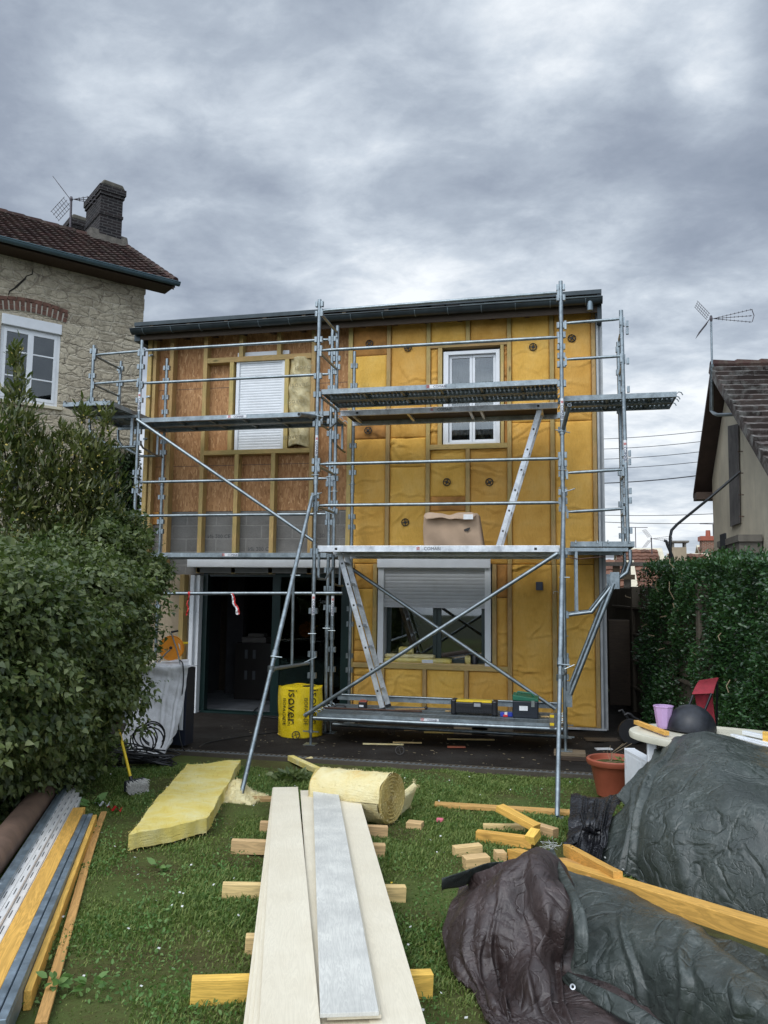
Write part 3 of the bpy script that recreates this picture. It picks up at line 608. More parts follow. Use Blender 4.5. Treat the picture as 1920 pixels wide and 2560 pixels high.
# round plastic fixings
for X_, Z_ in DP+[F(z3(378, 879), YI-.01)][:0]:
    r_ = MB(); n = 20
    pts = [(X_+.052*math.cos(2*math.pi*k/n), YI-.03, Z_+.052*math.sin(2*math.pi*k/n)) for k in range(n+1)]
    r_.path(pts, .0075, 6)
    for k in range(4): a_ = k*math.pi/2+.6+X_; r_.box(-.05, .05, -.004, .004, -.006, .006, Matrix.Translation((X_, YI-.031, Z_)) @ Matrix.Rotation(a_, 4, 'Y')) if k < 2 else None
    r_.lathe([(.02, 0), (.02, .008), (.012, .012)], (X_, YI-.03, Z_), 12, Matrix.Rotation(R(90), 4, 'X'))
    wobj('fixing_disc', r_, BLKI, hs_)
# base rail and corner trim
w = MB(); w.box(L6[285], XR+.03, YF-.012, YF+.05, .03, .056); wobj('base_rail', w, ALU, hs_)
w = MB(); w.box(XR-.035, XR-.005, YF-.01, YF+.16, .03, ZT+.05); w.box(XR-.005, XR+.055, YF+.05, YF+.3, .03, ZT+.0); wobj('corner_trim', w, plain('aged_grey_trim', (.42, .43, .43), .5), hs_)
w = MB(); w.box(XR-.0045, XR+.0195, YF+.02, YF+.049, .03, ZT+.05); wobj('corner_groove', w, plain('grey_trim', (.2, .21, .22), .5), hs_)
w = MB(); x0, z0_ = F(z6(1305, 278)); x1, z1_ = F(z6(1343, 232)); w.box(x0, x1, YI-.05, YI-.028, z0_, z1_); w.box(x0+.01, x1-.01, YI-.055, YI-.05, z0_+.01, z1_-.02); wobj('outlet_box', w, plain('navy_plastic', (.02, .03, .06), .4), hs_, bevel=.002)
w = MB(); c = F(z6(1415, 292)); w.path([(c[0]+.035*math.cos(t), YI-.04, c[1]+.02*math.sin(t)) for t in np.linspace(.3, 3.9, 9)], .004, 6); wobj('wire_end', w, WHITE, hs_, smooth=True)
# block markings
for (px, py, s) in ((640, 1530, 'NF 200 CE'), (905, 1612, 'NF 200 CE'), (1255, 1525, 'CE NF 20')):
    x_, z_ = F(z2(px, py), YW); w = text_mb(s, .085, frame((x_, YW+.004, z_), (1, 0, 0), (0, 0, -1)) @ Matrix.Rotation(0, 4, 'Z')); wobj('stamp', w, plain('faded_stamp_ink', (.07, .07, .07), .9), hs_)
# wall ties left side
for zz_, s_ in ((z2(205, 362), 1), (z2(188, 629), 1), (z2(170, 903), 1), (z2(140, 1458), 1)):
    x_, z_ = F(zz_); w = MB(); w.box(x_-.045, x_+.03, YF-.004, YF-.001, z_-.012, z_+.02); w.tube((x_+.0, YF-.02, z_), (x_+.03, YF-.02, z_-.01), .014, 8); wobj('fixing_bracket', w, GALV, hs_)
x_, z_ = F(z2(228, 1415), YW); w = MB(); w.box(x_-.07, x_+.07, YW-.02, YW-.001, z_-.1, z_+.1); wobj('insulation_scrap', w, INSO, hs_, bevel=.01)

# ------------------------------------------------------------------ windows, shutters, door
def shutter(mb_, x0, x1, z0_, z1_, y, pitch=.042):
    z = z0_
    while z < z1_-.001:
        zt = min(z+pitch, z1_); h_ = zt-z
        pr = [(0, 0), (.003, .15), (.005, .45), (.0045, .75), (.002, .93), (-.0012, .96), (-.0012, 1)]
        mb_.grid([[(x0, y-a_, z+b_*h_), (x1, y-a_, z+b_*h_)] for a_, b_ in pr][::-1]); z = zt
# upper left: closed shutter
sx0, sz1 = F(z2(748, 400)); sx1, sz0 = F(z2(1062, 968))
sx1 = SX(z2, 1055, 700)+.01; sx0 = SX(z2, 745, 700)-.0
wn = wobj('shuttered_window', MB().box(sx0, sx0+.05, YF+.03, YW-.004, sz0, sz1).box(sx1-.04, sx1, YF+.03, YW-.004, sz0, sz1).box(sx0+.05, sx1-.04, YF+.035, YW-.004, sz1-.03, sz1), WHITE, hs_)
m_ = MB(); shutter(m_, sx0+.05, sx1-.04, sz0+.01, sz1-.03, YF+.06); m_.box(sx0+.05, sx1-.04, YF+.04, YF+.06, sz0-.005, sz0+.012); wobj('roller_shutter', m_, WHITE, wn)
w = MB(); w.box(SX(z2, 750, 350), SX(z2, 1085, 350), YW-.05, YW-.004, F(z2(900, 358))[1], F(z2(900, 325))[1]); wobj('shutter_box_edge', w, WHITE, hs_)
# kraft faced roll hanging in the bay beside it
kx0 = SX(z2, 1092, 600); kx1 = SX(z2, 1238, 600); kz1 = F(z2(1100, 375))[1]; kz0 = F(z2(1150, 950))[1]
nx, nz = 24, 90; P = []
for i in range(nx):
    row = []
    for j in range(nz):
        u_, v_ = i/(nx-1), j/(nz-1); x_ = kx0+(kx1-kx0)*u_+.02*math.sin(v_*7+1)*(.5-u_); z = kz0+(kz1-kz0)*v_
        h = .075*math.sin(math.pi*min(1, max(0, u_)))**.6+.014*math.sin(v_*31+u_*5)+.012*math.sin(v_*13-u_*9)+.006*math.sin(u_*25+v_*40)
        row.append((x_, YF+.05-h, z+.03*math.sin(u_*4)*(1-v_)))
    P.append(row)
kr = wobj('faced_wool_batt', MB().slab(P, (0, .05, 0)), KRAFT, hs_, smooth=2)
for px, py, s in ((1195, 437, 'isover'), (1165, 550, 'isover'), (1145, 656, 'isover'), (1118, 888, 'isover')):
    x_, z_ = F(z2(px, py), YF-.02); wobj('lettering', text_mb(s, .12, frame((x_, YF-.052, z_), (1, 0, .05), (0, 0, 1))), plain('grey_print', (.30, .25, .14), .8), kr)
def sash(parent, x0, x1, z0_, z1_, y, fw=.055, mt=WHITE, panes=None, n=1, trans=()):
    m_ = MB(); m_.box(x0, x0+fw, y, y+.05, z0_, z1_); m_.box(x1-fw, x1, y, y+.05, z0_, z1_); m_.box(x0+fw, x1-fw, y+.001, y+.05, z0_, z0_+fw); m_.box(x0+fw, x1-fw, y+.001, y+.05, z1_-fw, z1_)
    for t in trans: m_.box(x0+fw, x1-fw, y+.005, y+.04, t-.012, t+.012)
    o = wobj('sash', m_, mt, parent, bevel=.003); g_ = MB(); g_.box(x0+fw, x1-fw, y+.02, y+.024, z0_+fw, z1_-fw); wobj('glass', g_, GLASS, parent) if False else None
    return o, g_
# upper right window
w = MB(); w.box(ux0-.02, ux0+.055, YF+.03, YW+.1, uz0-.0, uz1); w.box(ux1-.055, ux1+.0, YF+.03, YW+.1, uz0, uz1); w.box(ux0+.055, ux1-.055, YF+.031, YW+.1, uz1-.05, uz1); w.box(ux0+.055, ux1-.055, YF+.031, YW+.1, uz0, uz0+.03)
win = wobj('window', w, WHITE, hs_, bevel=.002)
xm = SX(z3, 950, 700)
for x0, x1 in ((ux0+.06, xm-.002), (xm+.002, ux1-.06)):
    o, g_ = sash(win, x0, x1, uz0+.035, uz1-.055, YW-.06, .038); wobj('glass', g_, GLASS, win)
w = MB(); nx = 60; P = [[(ux0+.1+(ux1-ux0-.2)*i/nx, YW+.12+.014*math.sin(i*1.3), z) for z in (uz0+.05, uz1-.1)] for i in range(nx+1)]; w.slab(P, (0, .003, 0)); wobj('net_curtain', w, CURT, win)
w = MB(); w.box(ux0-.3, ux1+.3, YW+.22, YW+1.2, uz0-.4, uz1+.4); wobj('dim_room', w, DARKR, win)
# lower right window with half lowered shutter
wx0 = SX(z6, 432, 400); wx1 = SX(z6, 1056, 400)
w = MB(); w.box(wx0, wx0+.085, YF-.012, YW+.1, lst, 2.30); w.box(wx1-.085, wx1, YF-.012, YW+.1, lst, 2.30); w.box(wx0+.085, wx1-.085, YW+.05, YW+.1, 2.25, 2.30)
zsh = F(z6(750, 368), YF)[1]; zbx = F(z6(750, 155), YF-.05)[1]
win = wobj('shuttered_window', w, WHITE, hs_, bevel=.002)
w = MB(); w.box(wx0-.01, wx1+.0, YF-.06, YF-.014, zbx, 2.36); wobj('shutter_box', w, WHITE, win, bevel=.01)
m_ = MB(); shutter(m_, wx0+.085, wx1-.085, zsh, 2.3, YF+.03, .052); m_.box(wx0+.085, wx1-.085, YF+.018, YF+.04, zsh-.02, zsh+.0); wobj('roller_shutter', m_, plain('grey_white_slats', (.50, .51, .52), .45, 0, .05), win)
xm = (wx0+wx1)/2+.02
for x0, x1 in ((wx0+.09, xm), (xm, wx1-.09)):
    o, g_ = sash(win, x0+.002, x1-.002, lst+.01, 2.2, YW+.06, .06, GREEN); wobj('glass', g_, GLASS, win)
w = MB(); w.box(wx0+.087, wx1-.087, YF+.0, YW+.1, lst-.02+.022, lst+.016); wobj('sill', w, WPALE, win)
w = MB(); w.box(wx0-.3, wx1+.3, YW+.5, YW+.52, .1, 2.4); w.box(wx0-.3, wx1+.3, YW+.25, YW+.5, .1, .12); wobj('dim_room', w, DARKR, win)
# sliding door
zdb = 2.08
w = MB(); w.box(xdl-.165, xdl-.10, YF-.02, YW-.012, .0, 2.09); w.box(xdl-.075, xdl-.03, YF+.03, YW+.1, .0, 2.09); w.box(xdl-.10, xdl-.075, YF+.05, YW+.1, 0, 2.09)
dr_ = wobj('sliding_door', w, WHITE, hs_, bevel=.002)
z_t = F(z5(900, 150), YF-.06)[1]; z_b = F(z5(900, 190), YF-.06)[1]
w = MB(); w.box(xdl-.21, xdr-.0, YF-.07, YW-.014, z_b, z_t+.06); wobj('shutter_box', w, WHITE, dr_, bevel=.008)
w = MB(); w.box(xdl-.075, xdr, YF+.0, YW+.1, F(z5(900, 228), YF)[1], z_b-.004); wobj('lintel', w, plain('grey_lintel', (.16, .16, .155), .6), dr_)
zl = F(z5(900, 228), YF)[1]-.003
def door_leaf(x0, x1, y):
    m_ = MB(); fw = .09; m_.box(x0, x0+fw, y, y+.05, .03, zl); m_.box(x1-fw, x1, y, y+.05, .03, zl); m_.box(x0+fw, x1-fw, y+.002, y+.05, .03, .03+fw); m_.box(x0+fw, x1-fw, y+.002, y+.05, zl-fw*.6, zl)
    o = wobj('door_leaf', m_, GREEN, dr_, bevel=.003); g_ = MB(); g_.box(x0+fw, x1-fw, y+.02, y+.026, .03+fw, zl-fw*.6); wobj('glass', g_, GLASSD, dr_); return o
xs1 = SX(z5, 1012, 800)
door_leaf(xs1, xdr-.02, YW+.06); door_leaf(xs1+.06, xdr-.04, YW+.0)
w = MB(); w.box(xs1+.08, xs1+.1, YW-.03, YW-.01, .95, 1.15); wobj('handle', w, BLACK, dr_)
w = MB(); w.box(xdl-.029, xdl+.05, YW+.0, YW+.12, .03, zl); w.box(xdl, xdr-.02, YW-.02, YW+.16, .0, .028); w.box(xdl+.07, xdr-.02, YW+.02, YW+.12, zl-.05, zl-.001); w.box(xdr-.02, xdr+.02, YF+.02, YW+.16, 0, 2.1); wobj('door_frame', w, GREEN, dr_)
# dim room inside
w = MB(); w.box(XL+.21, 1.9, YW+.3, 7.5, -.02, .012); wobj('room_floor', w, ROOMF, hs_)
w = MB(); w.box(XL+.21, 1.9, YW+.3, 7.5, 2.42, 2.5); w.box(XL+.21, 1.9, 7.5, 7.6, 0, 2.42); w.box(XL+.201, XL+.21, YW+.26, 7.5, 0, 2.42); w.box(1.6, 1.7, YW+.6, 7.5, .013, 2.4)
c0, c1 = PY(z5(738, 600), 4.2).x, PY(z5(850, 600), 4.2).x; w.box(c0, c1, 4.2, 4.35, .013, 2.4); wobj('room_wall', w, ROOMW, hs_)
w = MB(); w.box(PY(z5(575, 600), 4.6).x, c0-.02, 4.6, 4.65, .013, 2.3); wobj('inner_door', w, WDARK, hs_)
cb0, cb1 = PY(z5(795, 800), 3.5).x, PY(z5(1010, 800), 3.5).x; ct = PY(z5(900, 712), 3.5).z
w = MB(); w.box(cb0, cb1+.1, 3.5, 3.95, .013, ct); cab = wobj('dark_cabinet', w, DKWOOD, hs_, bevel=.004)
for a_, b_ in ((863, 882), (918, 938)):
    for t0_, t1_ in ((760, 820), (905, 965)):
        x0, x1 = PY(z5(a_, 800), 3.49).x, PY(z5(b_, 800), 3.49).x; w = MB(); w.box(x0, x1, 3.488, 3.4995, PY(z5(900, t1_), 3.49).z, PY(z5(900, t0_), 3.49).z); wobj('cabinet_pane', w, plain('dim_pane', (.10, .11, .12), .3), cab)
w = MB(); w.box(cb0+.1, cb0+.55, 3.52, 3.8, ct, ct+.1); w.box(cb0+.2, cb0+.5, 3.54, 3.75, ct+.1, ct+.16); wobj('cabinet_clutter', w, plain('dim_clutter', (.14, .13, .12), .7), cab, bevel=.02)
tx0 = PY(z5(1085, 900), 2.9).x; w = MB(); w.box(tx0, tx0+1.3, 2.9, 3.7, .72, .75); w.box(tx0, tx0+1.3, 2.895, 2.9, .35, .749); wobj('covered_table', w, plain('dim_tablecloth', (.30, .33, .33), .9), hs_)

# ------------------------------------------------------------------ roof edge, gutter
w = MB(); w.prism([(XL-.12, 1.64, ZT+.10), (XR+.04, 1.64, ZT+.13), (XR+.04, 10, ZT+1.35), (XL-.12, 10, ZT+1.32)], (0, 0, .06)); rf = wobj('roof', w, ZINC, hs_)
w = MB(); w.box(XL-.1, XR+.03, 1.665, 1.685, ZT-.13, ZT+.08); wobj('fascia_board', w, WDARK, rf)
gl0, gl1 = PY(z2(75, 185), 1.56), PY(z4(515, 152), 1.56)
GX0, GX1 = gl0.x, gl1.x; GZ0, GZ1 = gl0.z-.02, gl1.z-.055
def gut(t): return V((GX0+(GX1-GX0)*t, 1.58, GZ0+(GZ1-GZ0)*t))
prof = [(.075*math.cos(a_), .075*math.sin(a_)) for a_ in np.linspace(0, -math.pi, 13)]
P = [[tuple(gut(t)+V((0, a_, b_))) for a_, b_ in prof] for t in np.linspace(0, 1, 30)]
w = MB().slab(P, (0, 0, .004)); w.path([gut(0)+V((0, -.08, .0)), gut(1)+V((0, -.08, .0))], .011, 8)
gt = wobj('gutter', w, ZINC, hs_, smooth=True)
w = MB()
for t in (.005, .995): w.prism([gut(t)+V((0, a_, b_)) for a_, b_ in prof], (.006, 0, 0))
wobj('end_cap', w, ZINC, gt)
for i in range(15):
    t = .03+i*.067; w = MB(); q = gut(t); w.path([q+V((0, a_*1.06, b_*1.06)) for a_, b_ in prof], .006, 5); w.box(q.x-.012, q.x+.012, q.y+.07, q.y+.2, q.z-.01, q.z+.0); wobj('gutter_bracket', w, ZINCL, gt)
w = MB(); q = PY(z4(428, 232), 1.56); w.tube((q.x, 1.56, q.z-.07), (q.x, 1.56, q.z+.06), .042, 16); wobj('outlet_stub', w, ZINCL, gt, smooth=True)
for i, px in enumerate((20, 250, 480, 480+235)):
    pass
bn = [z2(215, 165), z2(453, 150), z2(697, 133), z2(945, 117), z2(1198, 97), z2(1458, 80), z3(482, 208), z3(255, 225)]
for p in bn[:-1]:
    q = PY(p, 1.72); w = MB(); w.prism([(q.x-.03, 1.66, q.z-.13), (q.x+.03, 1.66, q.z-.13), (q.x+.03, 1.66, q.z+.015), (q.x-.03, 1.66, q.z+.03)], (0, 8, 1.1)); wobj('counter_batten', w, WGREY, rf)
# rolled membrane and scraps lying on the roof edge
q0 = PY(z3(650, 195), 1.8); q1 = PY(z3(735, 190), 1.8); nx = 20
P = [[(q0.x+(q1.x-q0.x)*i/nx, 1.7+.3*j/6, q0.z-.06+(.07+.012*math.sin(i*1.9))*math.sin(math.pi*min(1, i/nx*1.02))**.5*(math.sin(math.pi*(j+.6)/7.2))) for j in range(7)] for i in range(nx+1)]
w = MB().slab(P, (0, 0, -.01)); wobj('roof_membrane', w, ZINCL, rf, smooth=2)
q = PY(z3(800, 190), 1.7); w = MB(); w.prism([(q.x-.03, 1.7, q.z-.05), (q.x+.05, 1.7, q.z-.05), (q.x+.0, 1.7, q.z+.03)], (0, .05, .02)); wobj('membrane_tip', w, ZINC, rf)
q0 = PY(z3(885, 180), 1.72); q1 = PY(z4(515, 150), 1.72); w = MB(); w.prism([(q0.x, 1.68, q0.z-.12), (q1.x-.02, 1.68, q1.z-.1), (q1.x-.02, 1.68, q1.z-.035), (q0.x, 1.68, q0.z-.01)], (0, .5, .06)); wobj('eaves_sheet', w, plain('pale_green_zinc', (.26, .31, .30), .4, .4), rf)
for i in range(15):
    x_ = XL+.12+i*.49; w = MB(); w.prism([(x_, 1.70, ZT-.1+.0), (x_+.06, 1.70, ZT-.1), (x_+.06, 1.70, ZT+.07), (x_, 1.70, ZT+.07)], (0, .32, .05)); wobj('rafter_end', w, WDARK1, rf)
w = MB(); w.box(XL-.12, XL-.02, 1.66, 2.3, ZT-.14, ZT+.1); w.box(XR-.02, XR+.04, 1.66, 2.5, ZT-.25, ZT+.12); wobj('verge_board', w, ZINC, rf)

# ------------------------------------------------------------------ things on the lower window sill
gy = YF-.03
def lump_slab(name, x0, x1, y0, y1, z0_, t, mt, label, cat, group=None, rot=0, wob=.012, parent=None):
    nx, ny = 22, 10; P = []
    for i in range(nx+1):
        row = []
        for j in range(ny+1):
            x_ = x0+(x1-x0)*i/nx; y_ = y0+(y1-y0)*j/ny; e = min(i, nx-i, 1)*min(j, ny-j, 1)
            row.append((x_+random.uniform(-1, 1)*wob*.5, y_+random.uniform(-1, 1)*wob*.4, z0_+t*(1 if e else .8)+random.uniform(-1, 1)*wob*.5))
        P.append(row)
    o = obj(name, MB().slab(P, (0, 0, -t*.9)), mt, smooth=2); 
    return tag(o, label, cat, group) if label else o
q0 = PY(z6(470, 650), 1.95); q1 = PY(z6(835, 650), 1.95); zz_ = lst+.018
lump_slab('glass_wool_strip', q0.x, q1.x, 1.90, 2.07, zz_, .06, WOOL, 'long yellow glass wool strip lying lowest on the sill of the half shuttered window', 'insulation')
lump_slab('glass_wool_strip', q0.x-.0, q0.x+.72, 1.93, 2.06, zz_+.062, .05, WOOLP, 'shorter crumpled glass wool strip stacked on the strip on the window sill', 'insulation')
q2 = PY(z6(550, 600), 1.98); lump_slab('glass_wool_piece', q2.x, q2.x+.2, 1.96, 2.05, zz_+.114, .1, WOOL, 'square yellow glass wool piece on top of the strips on the window sill', 'insulation')
q2 = PY(z6(915, 650), 1.97); lump_slab('glass_wool_piece', q2.x, q2.x+.07, 1.93, 2.02, zz_, .11, WOOL, 'small glass wool piece at the right end of the window sill beside the dark can', 'insulation')
q2 = PY(z6(965, 660), 1.98); can = MB().lathe([(.045, 0), (.045, .12), (.03, .14), (.012, .145), (.012, .17)], (q2.x, 1.98, zz_+.0), 16); tag(obj('spray_can', can, BLACK, smooth=True), 'dark can at the right end of the window sill beside a wool scrap', 'can')
q2 = PY(z6(705, 676), 1.9); w = MB().box(q2.x-.08, q2.x+.08, 1.89, 1.897, lst+.02, lst+.065); tag(obj('white_label_card', w, WHITET), 'small white card lying at the front of the lower window sill', 'card')
# ------------------------------------------------------------------ scaffolding
ZM, ZU = 2.43, 4.425         # deck tops of the front tower
TR = .0243
def cups(mb_, x, y, zs, ang=0):
    """welded wedge pockets on two sides of an upright"""
    for z in zs:
        for s in (-1, 1):
            m = Matrix.Translation((x, y, z)) @ Matrix.Rotation(ang, 4, 'Z')
            mb_.box(s*.034-.012, s*.034+.012, -.024, -.020, -.035, .035, m); mb_.box(s*.034-.012, s*.034+.012, .020, .024, -.035, .035, m); mb_.box(s*.048-.004, s*.048+.004, -.024, .024, -.035, .035, m)
def sticker(parent, pos, face, L=.30, w=.034, down=True, R_=TR):
    """white maker's label wrapped on a tube: COMABI read along the tube"""
    pos = V(pos); f = V(face).normalized(); sd_ = V((0, 0, 1)).cross(f).normalized(); nn = 6
    P = []
    for i in range(nn+1):
        a_ = (-.5+i/nn)*1.5; d_ = f*math.cos(a_)+sd_*math.sin(a_); P.append([pos+d_*(R_+.0012)+V((0, 0, -L/2)), pos+d_*(R_+.0012)+V((0, 0, L/2))])
    s_ = wobj('maker_label', MB().slab(P, -f*.0008), WHITET, parent)
    m = frame(pos+f*(R_+.0035)-V((0, 0, .035)), (0, 0, -1), sd_)
    wobj('lettering', text_mb('COMABI', .046, m), NAVY, s_)
    mb_ = MB(); m2 = frame(pos+f*(R_+.0035)+V((0, 0, L/2-.045)), (0, 0, -1), sd_)
    for k in range(3): mb_.box(-.014, .014, -.012+k*.010, -.006+k*.010, 0, .001, m2)
    wobj('logo_bars', mb_, REDI, s_)
def upright(t, x, y, z0_, z1_, cz, ang=0, foot=None, lean=0, joints=()):
    m_ = MB(); m_.tube((x, y, z0_), (x+lean, y, z1_), TR, 14)
    cups(m_, x, y, [c for c in cz if c < z1_-.05], ang)
    for j in joints: m_.tube((x, y, j), (x, y, j+.16), TR+.006, 14); m_.tube((x-.05, y-.03, j+.12), (x+.05, y-.03, j+.12), .006, 6)
    o = wobj('upright', m_, GALV, t, smooth=True, origin=(x, y, z0_))
    if foot is not None:
        m_ = MB(); m_.tube((x, y, foot), (x, y, z0_+.1), .017, 12); m_.box(x-.075, x+.075, y-.075, y+.075, foot, foot+.008); m_.tube((x, y, foot+.14), (x, y, foot+.17), .034, 8); m_.box(x-.1, x+.1, y-.007, y+.007, foot+.148, foot+.162)
        wobj('base_jack', m_, GALV, t, smooth=True, origin=(x, y, foot))
    return o
def grail(t, p, q, r=.0205, flat=True, name='guard_rail'):
    p, q = V(p), V(q); d = (q-p).normalized(); m_ = MB()
    a_, b_ = p+d*.03, q-d*.03
    if flat:
        m_.path([a_, a_+d*.05, a_+d*.1], [.012, .016, r], 10); m_.tube(a_+d*.1, b_-d*.1, r, 12); m_.path([b_-d*.1, b_-d*.05, b_], [r, .016, .012], 10)
        for e in (a_, b_): m_.box(e.x-.012, e.x+.012, e.y-.02, e.y+.02, e.z-.075, e.z+.028)
    else: m_.tube(a_, b_, r, 12)
    return wobj(name, m_, GALV, t, smooth=True, origin=p)
def sdeck(t, x0, x1, y0, y1, z, n=2, along='x', name='steel_deck', hooks=()):
    """perforated steel planks, z = top"""
    w_ = (y1-y0)/n if along == 'x' else (x1-x0)/n
    for i in range(n):
        if along == 'x':
            L = x1-x0; m = Matrix.Translation((x0, y0+i*w_, z))
        else:
            L = y1-y0; m = Matrix.Translation((x0+(i+1)*w_, y0, z)) @ Matrix.Rotation(R(90), 4, 'Z')
        top = MB(); top.box(0.01, L-.01, .012, w_-.012, -.005, -.003)
        o = obj(name, top, PERF, None); o.parent = t; o.matrix_parent_inverse = pm(t).inverted(); o.matrix_basis = m
        e = MB()
        e.box(0, L, .002, .010, -.062, .0); e.box(0, L, w_-.010, w_-.002, -.062, .0); e.box(0, L, .010, .045, -.062, -.055); e.box(0, L, w_-.045, w_-.010, -.062, -.055)
        e.box(0, .006, .01, w_-.01, -.06, -.001); e.box(L-.006, L, .01, w_-.01, -.06, -.001)
        f_ = obj('deck_frame', e, GALVD, o)
        ribs = MB(); k = .5
        while k < L-.3: ribs.box(k, k+.03, .012, w_-.012, -.045, -.006); k += .5
        ribs.box(.45, L-.3, w_/2-.01, w_/2+.01, -.03, -.006) if L > .8 else None
        if L > .8: obj('deck_rib', ribs, GALVD, o)
        for s, xx in ((-1, 0), (1, L)):
            for yy in (.06, w_-.06): obj('hook', MB().path([(xx, yy, -.015), (xx+s*.03, yy, .01), (xx+s*.06, yy, .0), (xx+s*.075, yy, -.03)], .007, 6), GALV, o, smooth=True)
def decklabel(t, x, y, z, h=.05, txt='COMABI', wlab=.26, bare=False):
    if not bare: s_ = wobj('maker_label', MB().box(x-wlab/2, x+wlab/2, y-.0015, y-.0005, z-h*.5, z+h*.5), WHITET, t)
    else: s_ = t
    wobj('lettering', text_mb(txt, h*.95, frame((x+.03, y-.004, z-.002), (1, 0, 0), (0, 0, 1))), NAVY if not bare else plain('grey_print_mark', (.10, .10, .11), .5), s_)
    mb_ = MB(); x2 = x+.03-.031*len(txt)*h/.05*.6-.045
    for k in range(3): mb_.prism([(x2-.02, y-.004, z-.018+k*.014), (x2, y-.004, z-.012+k*.014), (x2+.02, y-.004, z-.018+k*.014), (x2+.02, y-.004, z-.012+k*.014), (x2, y-.004, z-.006+k*.014), (x2-.02, y-.004, z-.012+k*.014)], (0, -.001, 0))
    wobj('logo_bars', mb_, REDI, s_)
def cbox(base): return [base+.06, base+.42, base+.56, base+.92, base+1.06, base+1.42, base+1.56, base+1.90]
FT = thing('scaffold_tower', 'taller front scaffold tower with three decks before the glass wool wall', 'scaffold', (0, 0, 0))
XA, XB, YB_ = 0.0, 3.04, .86
zc1 = [.98-.0, 1.18, 1.62]
for x, nm in ((XA, 0), (XB, 1)):
    zb = 0.0 if nm == 0 else .0855
    lo_ = [.83, 1.09, 1.62, 2.36]; mid_ = [2.95, 3.06, 3.40, 3.50, 3.98, 4.36]; hi_ = [4.60, 4.96, 5.08, 5.42, 5.55, 5.80]
    upright(FT, x, 0, zb+.16, 5.61 if nm == 0 else 5.63, lo_+mid_+hi_, 0, zb, joints=(1.22, 3.2) if nm == 0 else (3.2,))
    upright(FT, x, YB_, zb+.16, 5.55, lo_+mid_+hi_[:3], 0, zb, joints=(1.22, 3.1))
for z in (ZM+.505, ZM+1.03): grail(FT, (XA, 0, z), (XB, 0, z))
for z in (ZU+.51, ZU+1.035): grail(FT, (XA, 0, z), (XB, 0, z+(.0 if z < ZU+.6 else .03)))
grail(FT, (XA+.03, .86, 5.52), (XB, .86, 5.42)) if False else None
for x in (XA, XB):
    for z in (ZM-.05, ZU-.06, ZM+.5, ZM+1.02, ZU+.5, ZU+1.02): grail(FT, (x, 0, z), (x, YB_, z), .018, flat=z not in (ZM-.05, ZU-.06), name='end_rail')
    for y0_ in (0,):
        for zt_ in (ZM-.05, ZU-.06):
            m_ = MB(); m_.path([(x, .03, zt_-.28), (x, .16, zt_-.36), (x, .5, zt_-.36), (x, YB_-.03, zt_-.20)], .015, 8); m_.box(x-.014, x+.014, .18, .21, zt_-.35, zt_-.01); wobj('knee_brace', m_, GALV, FT, smooth=True)
sdeck(FT, .05, 2.99, .0, .8, ZU, 2)
decklabel(FT, PY(z3(760, 627), 0).x, .0, ZU-.028, .046, wlab=.2)
# aluminium decks with plywood
def wdeck(t, x0, x1, y0, y1, z, txt=True):
    m_ = MB(); m_.box(x0, x1, y0, y0+.035, z-.078, z); m_.box(x0, x1, y1-.035, y1, z-.078, z)
    o = wobj('aluminium_deck', m_, ALU, t, bevel=.003)
    m_ = MB(); m_.box(x0+.01, x1-.01, y0+.035, y1-.035, z-.014, z-.003); wobj('plywood_panel', m_, WDARK, o)
    for k in (.12, .9, 1.75, 1.9, 2.7):
        if x0+k < x1-.1: m_ = MB(); m_.box(x0+k, x0+k+.035, y0+.036, y1-.036, z-.05, z-.015); wobj('cross_bar', m_, ALU, o)
    for k in (.24, 2.68): m_ = MB(); xx = x0+k; m_.box(xx-.016, xx+.016, y0-.0015, y0-.0005, z-.055, z-.026); wobj('slot', m_, BLKI, o)
    if txt: decklabel(o, x0+1.42, y0-.001, z-.038, .058, bare=True)
    return o
wdeck(FT, .04, 3.0, -.005, .72, ZM); wdeck(FT, .06, 2.99, .86, 1.55, ZU-.08)
wdeck(FT, .05, 2.99, .74, 1.5, ZM-.02, txt=False)
sdeck(FT, .06, 2.98, .04, .92, .375, 3)
decklabel(FT, PY(z6(717, 994), .04).x, .037, .352, .032, wlab=.22)
grail(FT, (XA, 0, .317), (XB, 0, .322), .0243, flat=False, name='ledger_tube'); grail(FT, (XA, YB_+.1, .49), (XB, YB_+.1, .49), .012, flat=False, name='toe_rail'); grail(FT, (XA, YB_, .11), (XB, YB_, .10), .0243, flat=False, name='ledger_tube')
m_ = MB(); m_.box(.06, 2.98, .97, .985, .42, .50); wobj('toe_board', m_, GALVD, FT)
grail(FT, (-.10, -.04, .33), (3.0, -.04, 2.35), .0235, flat=False, name='diagonal_brace'); grail(FT, (.10, .82, 2.28), (2.95, .82, .42), .0235, flat=False, name='diagonal_brace')
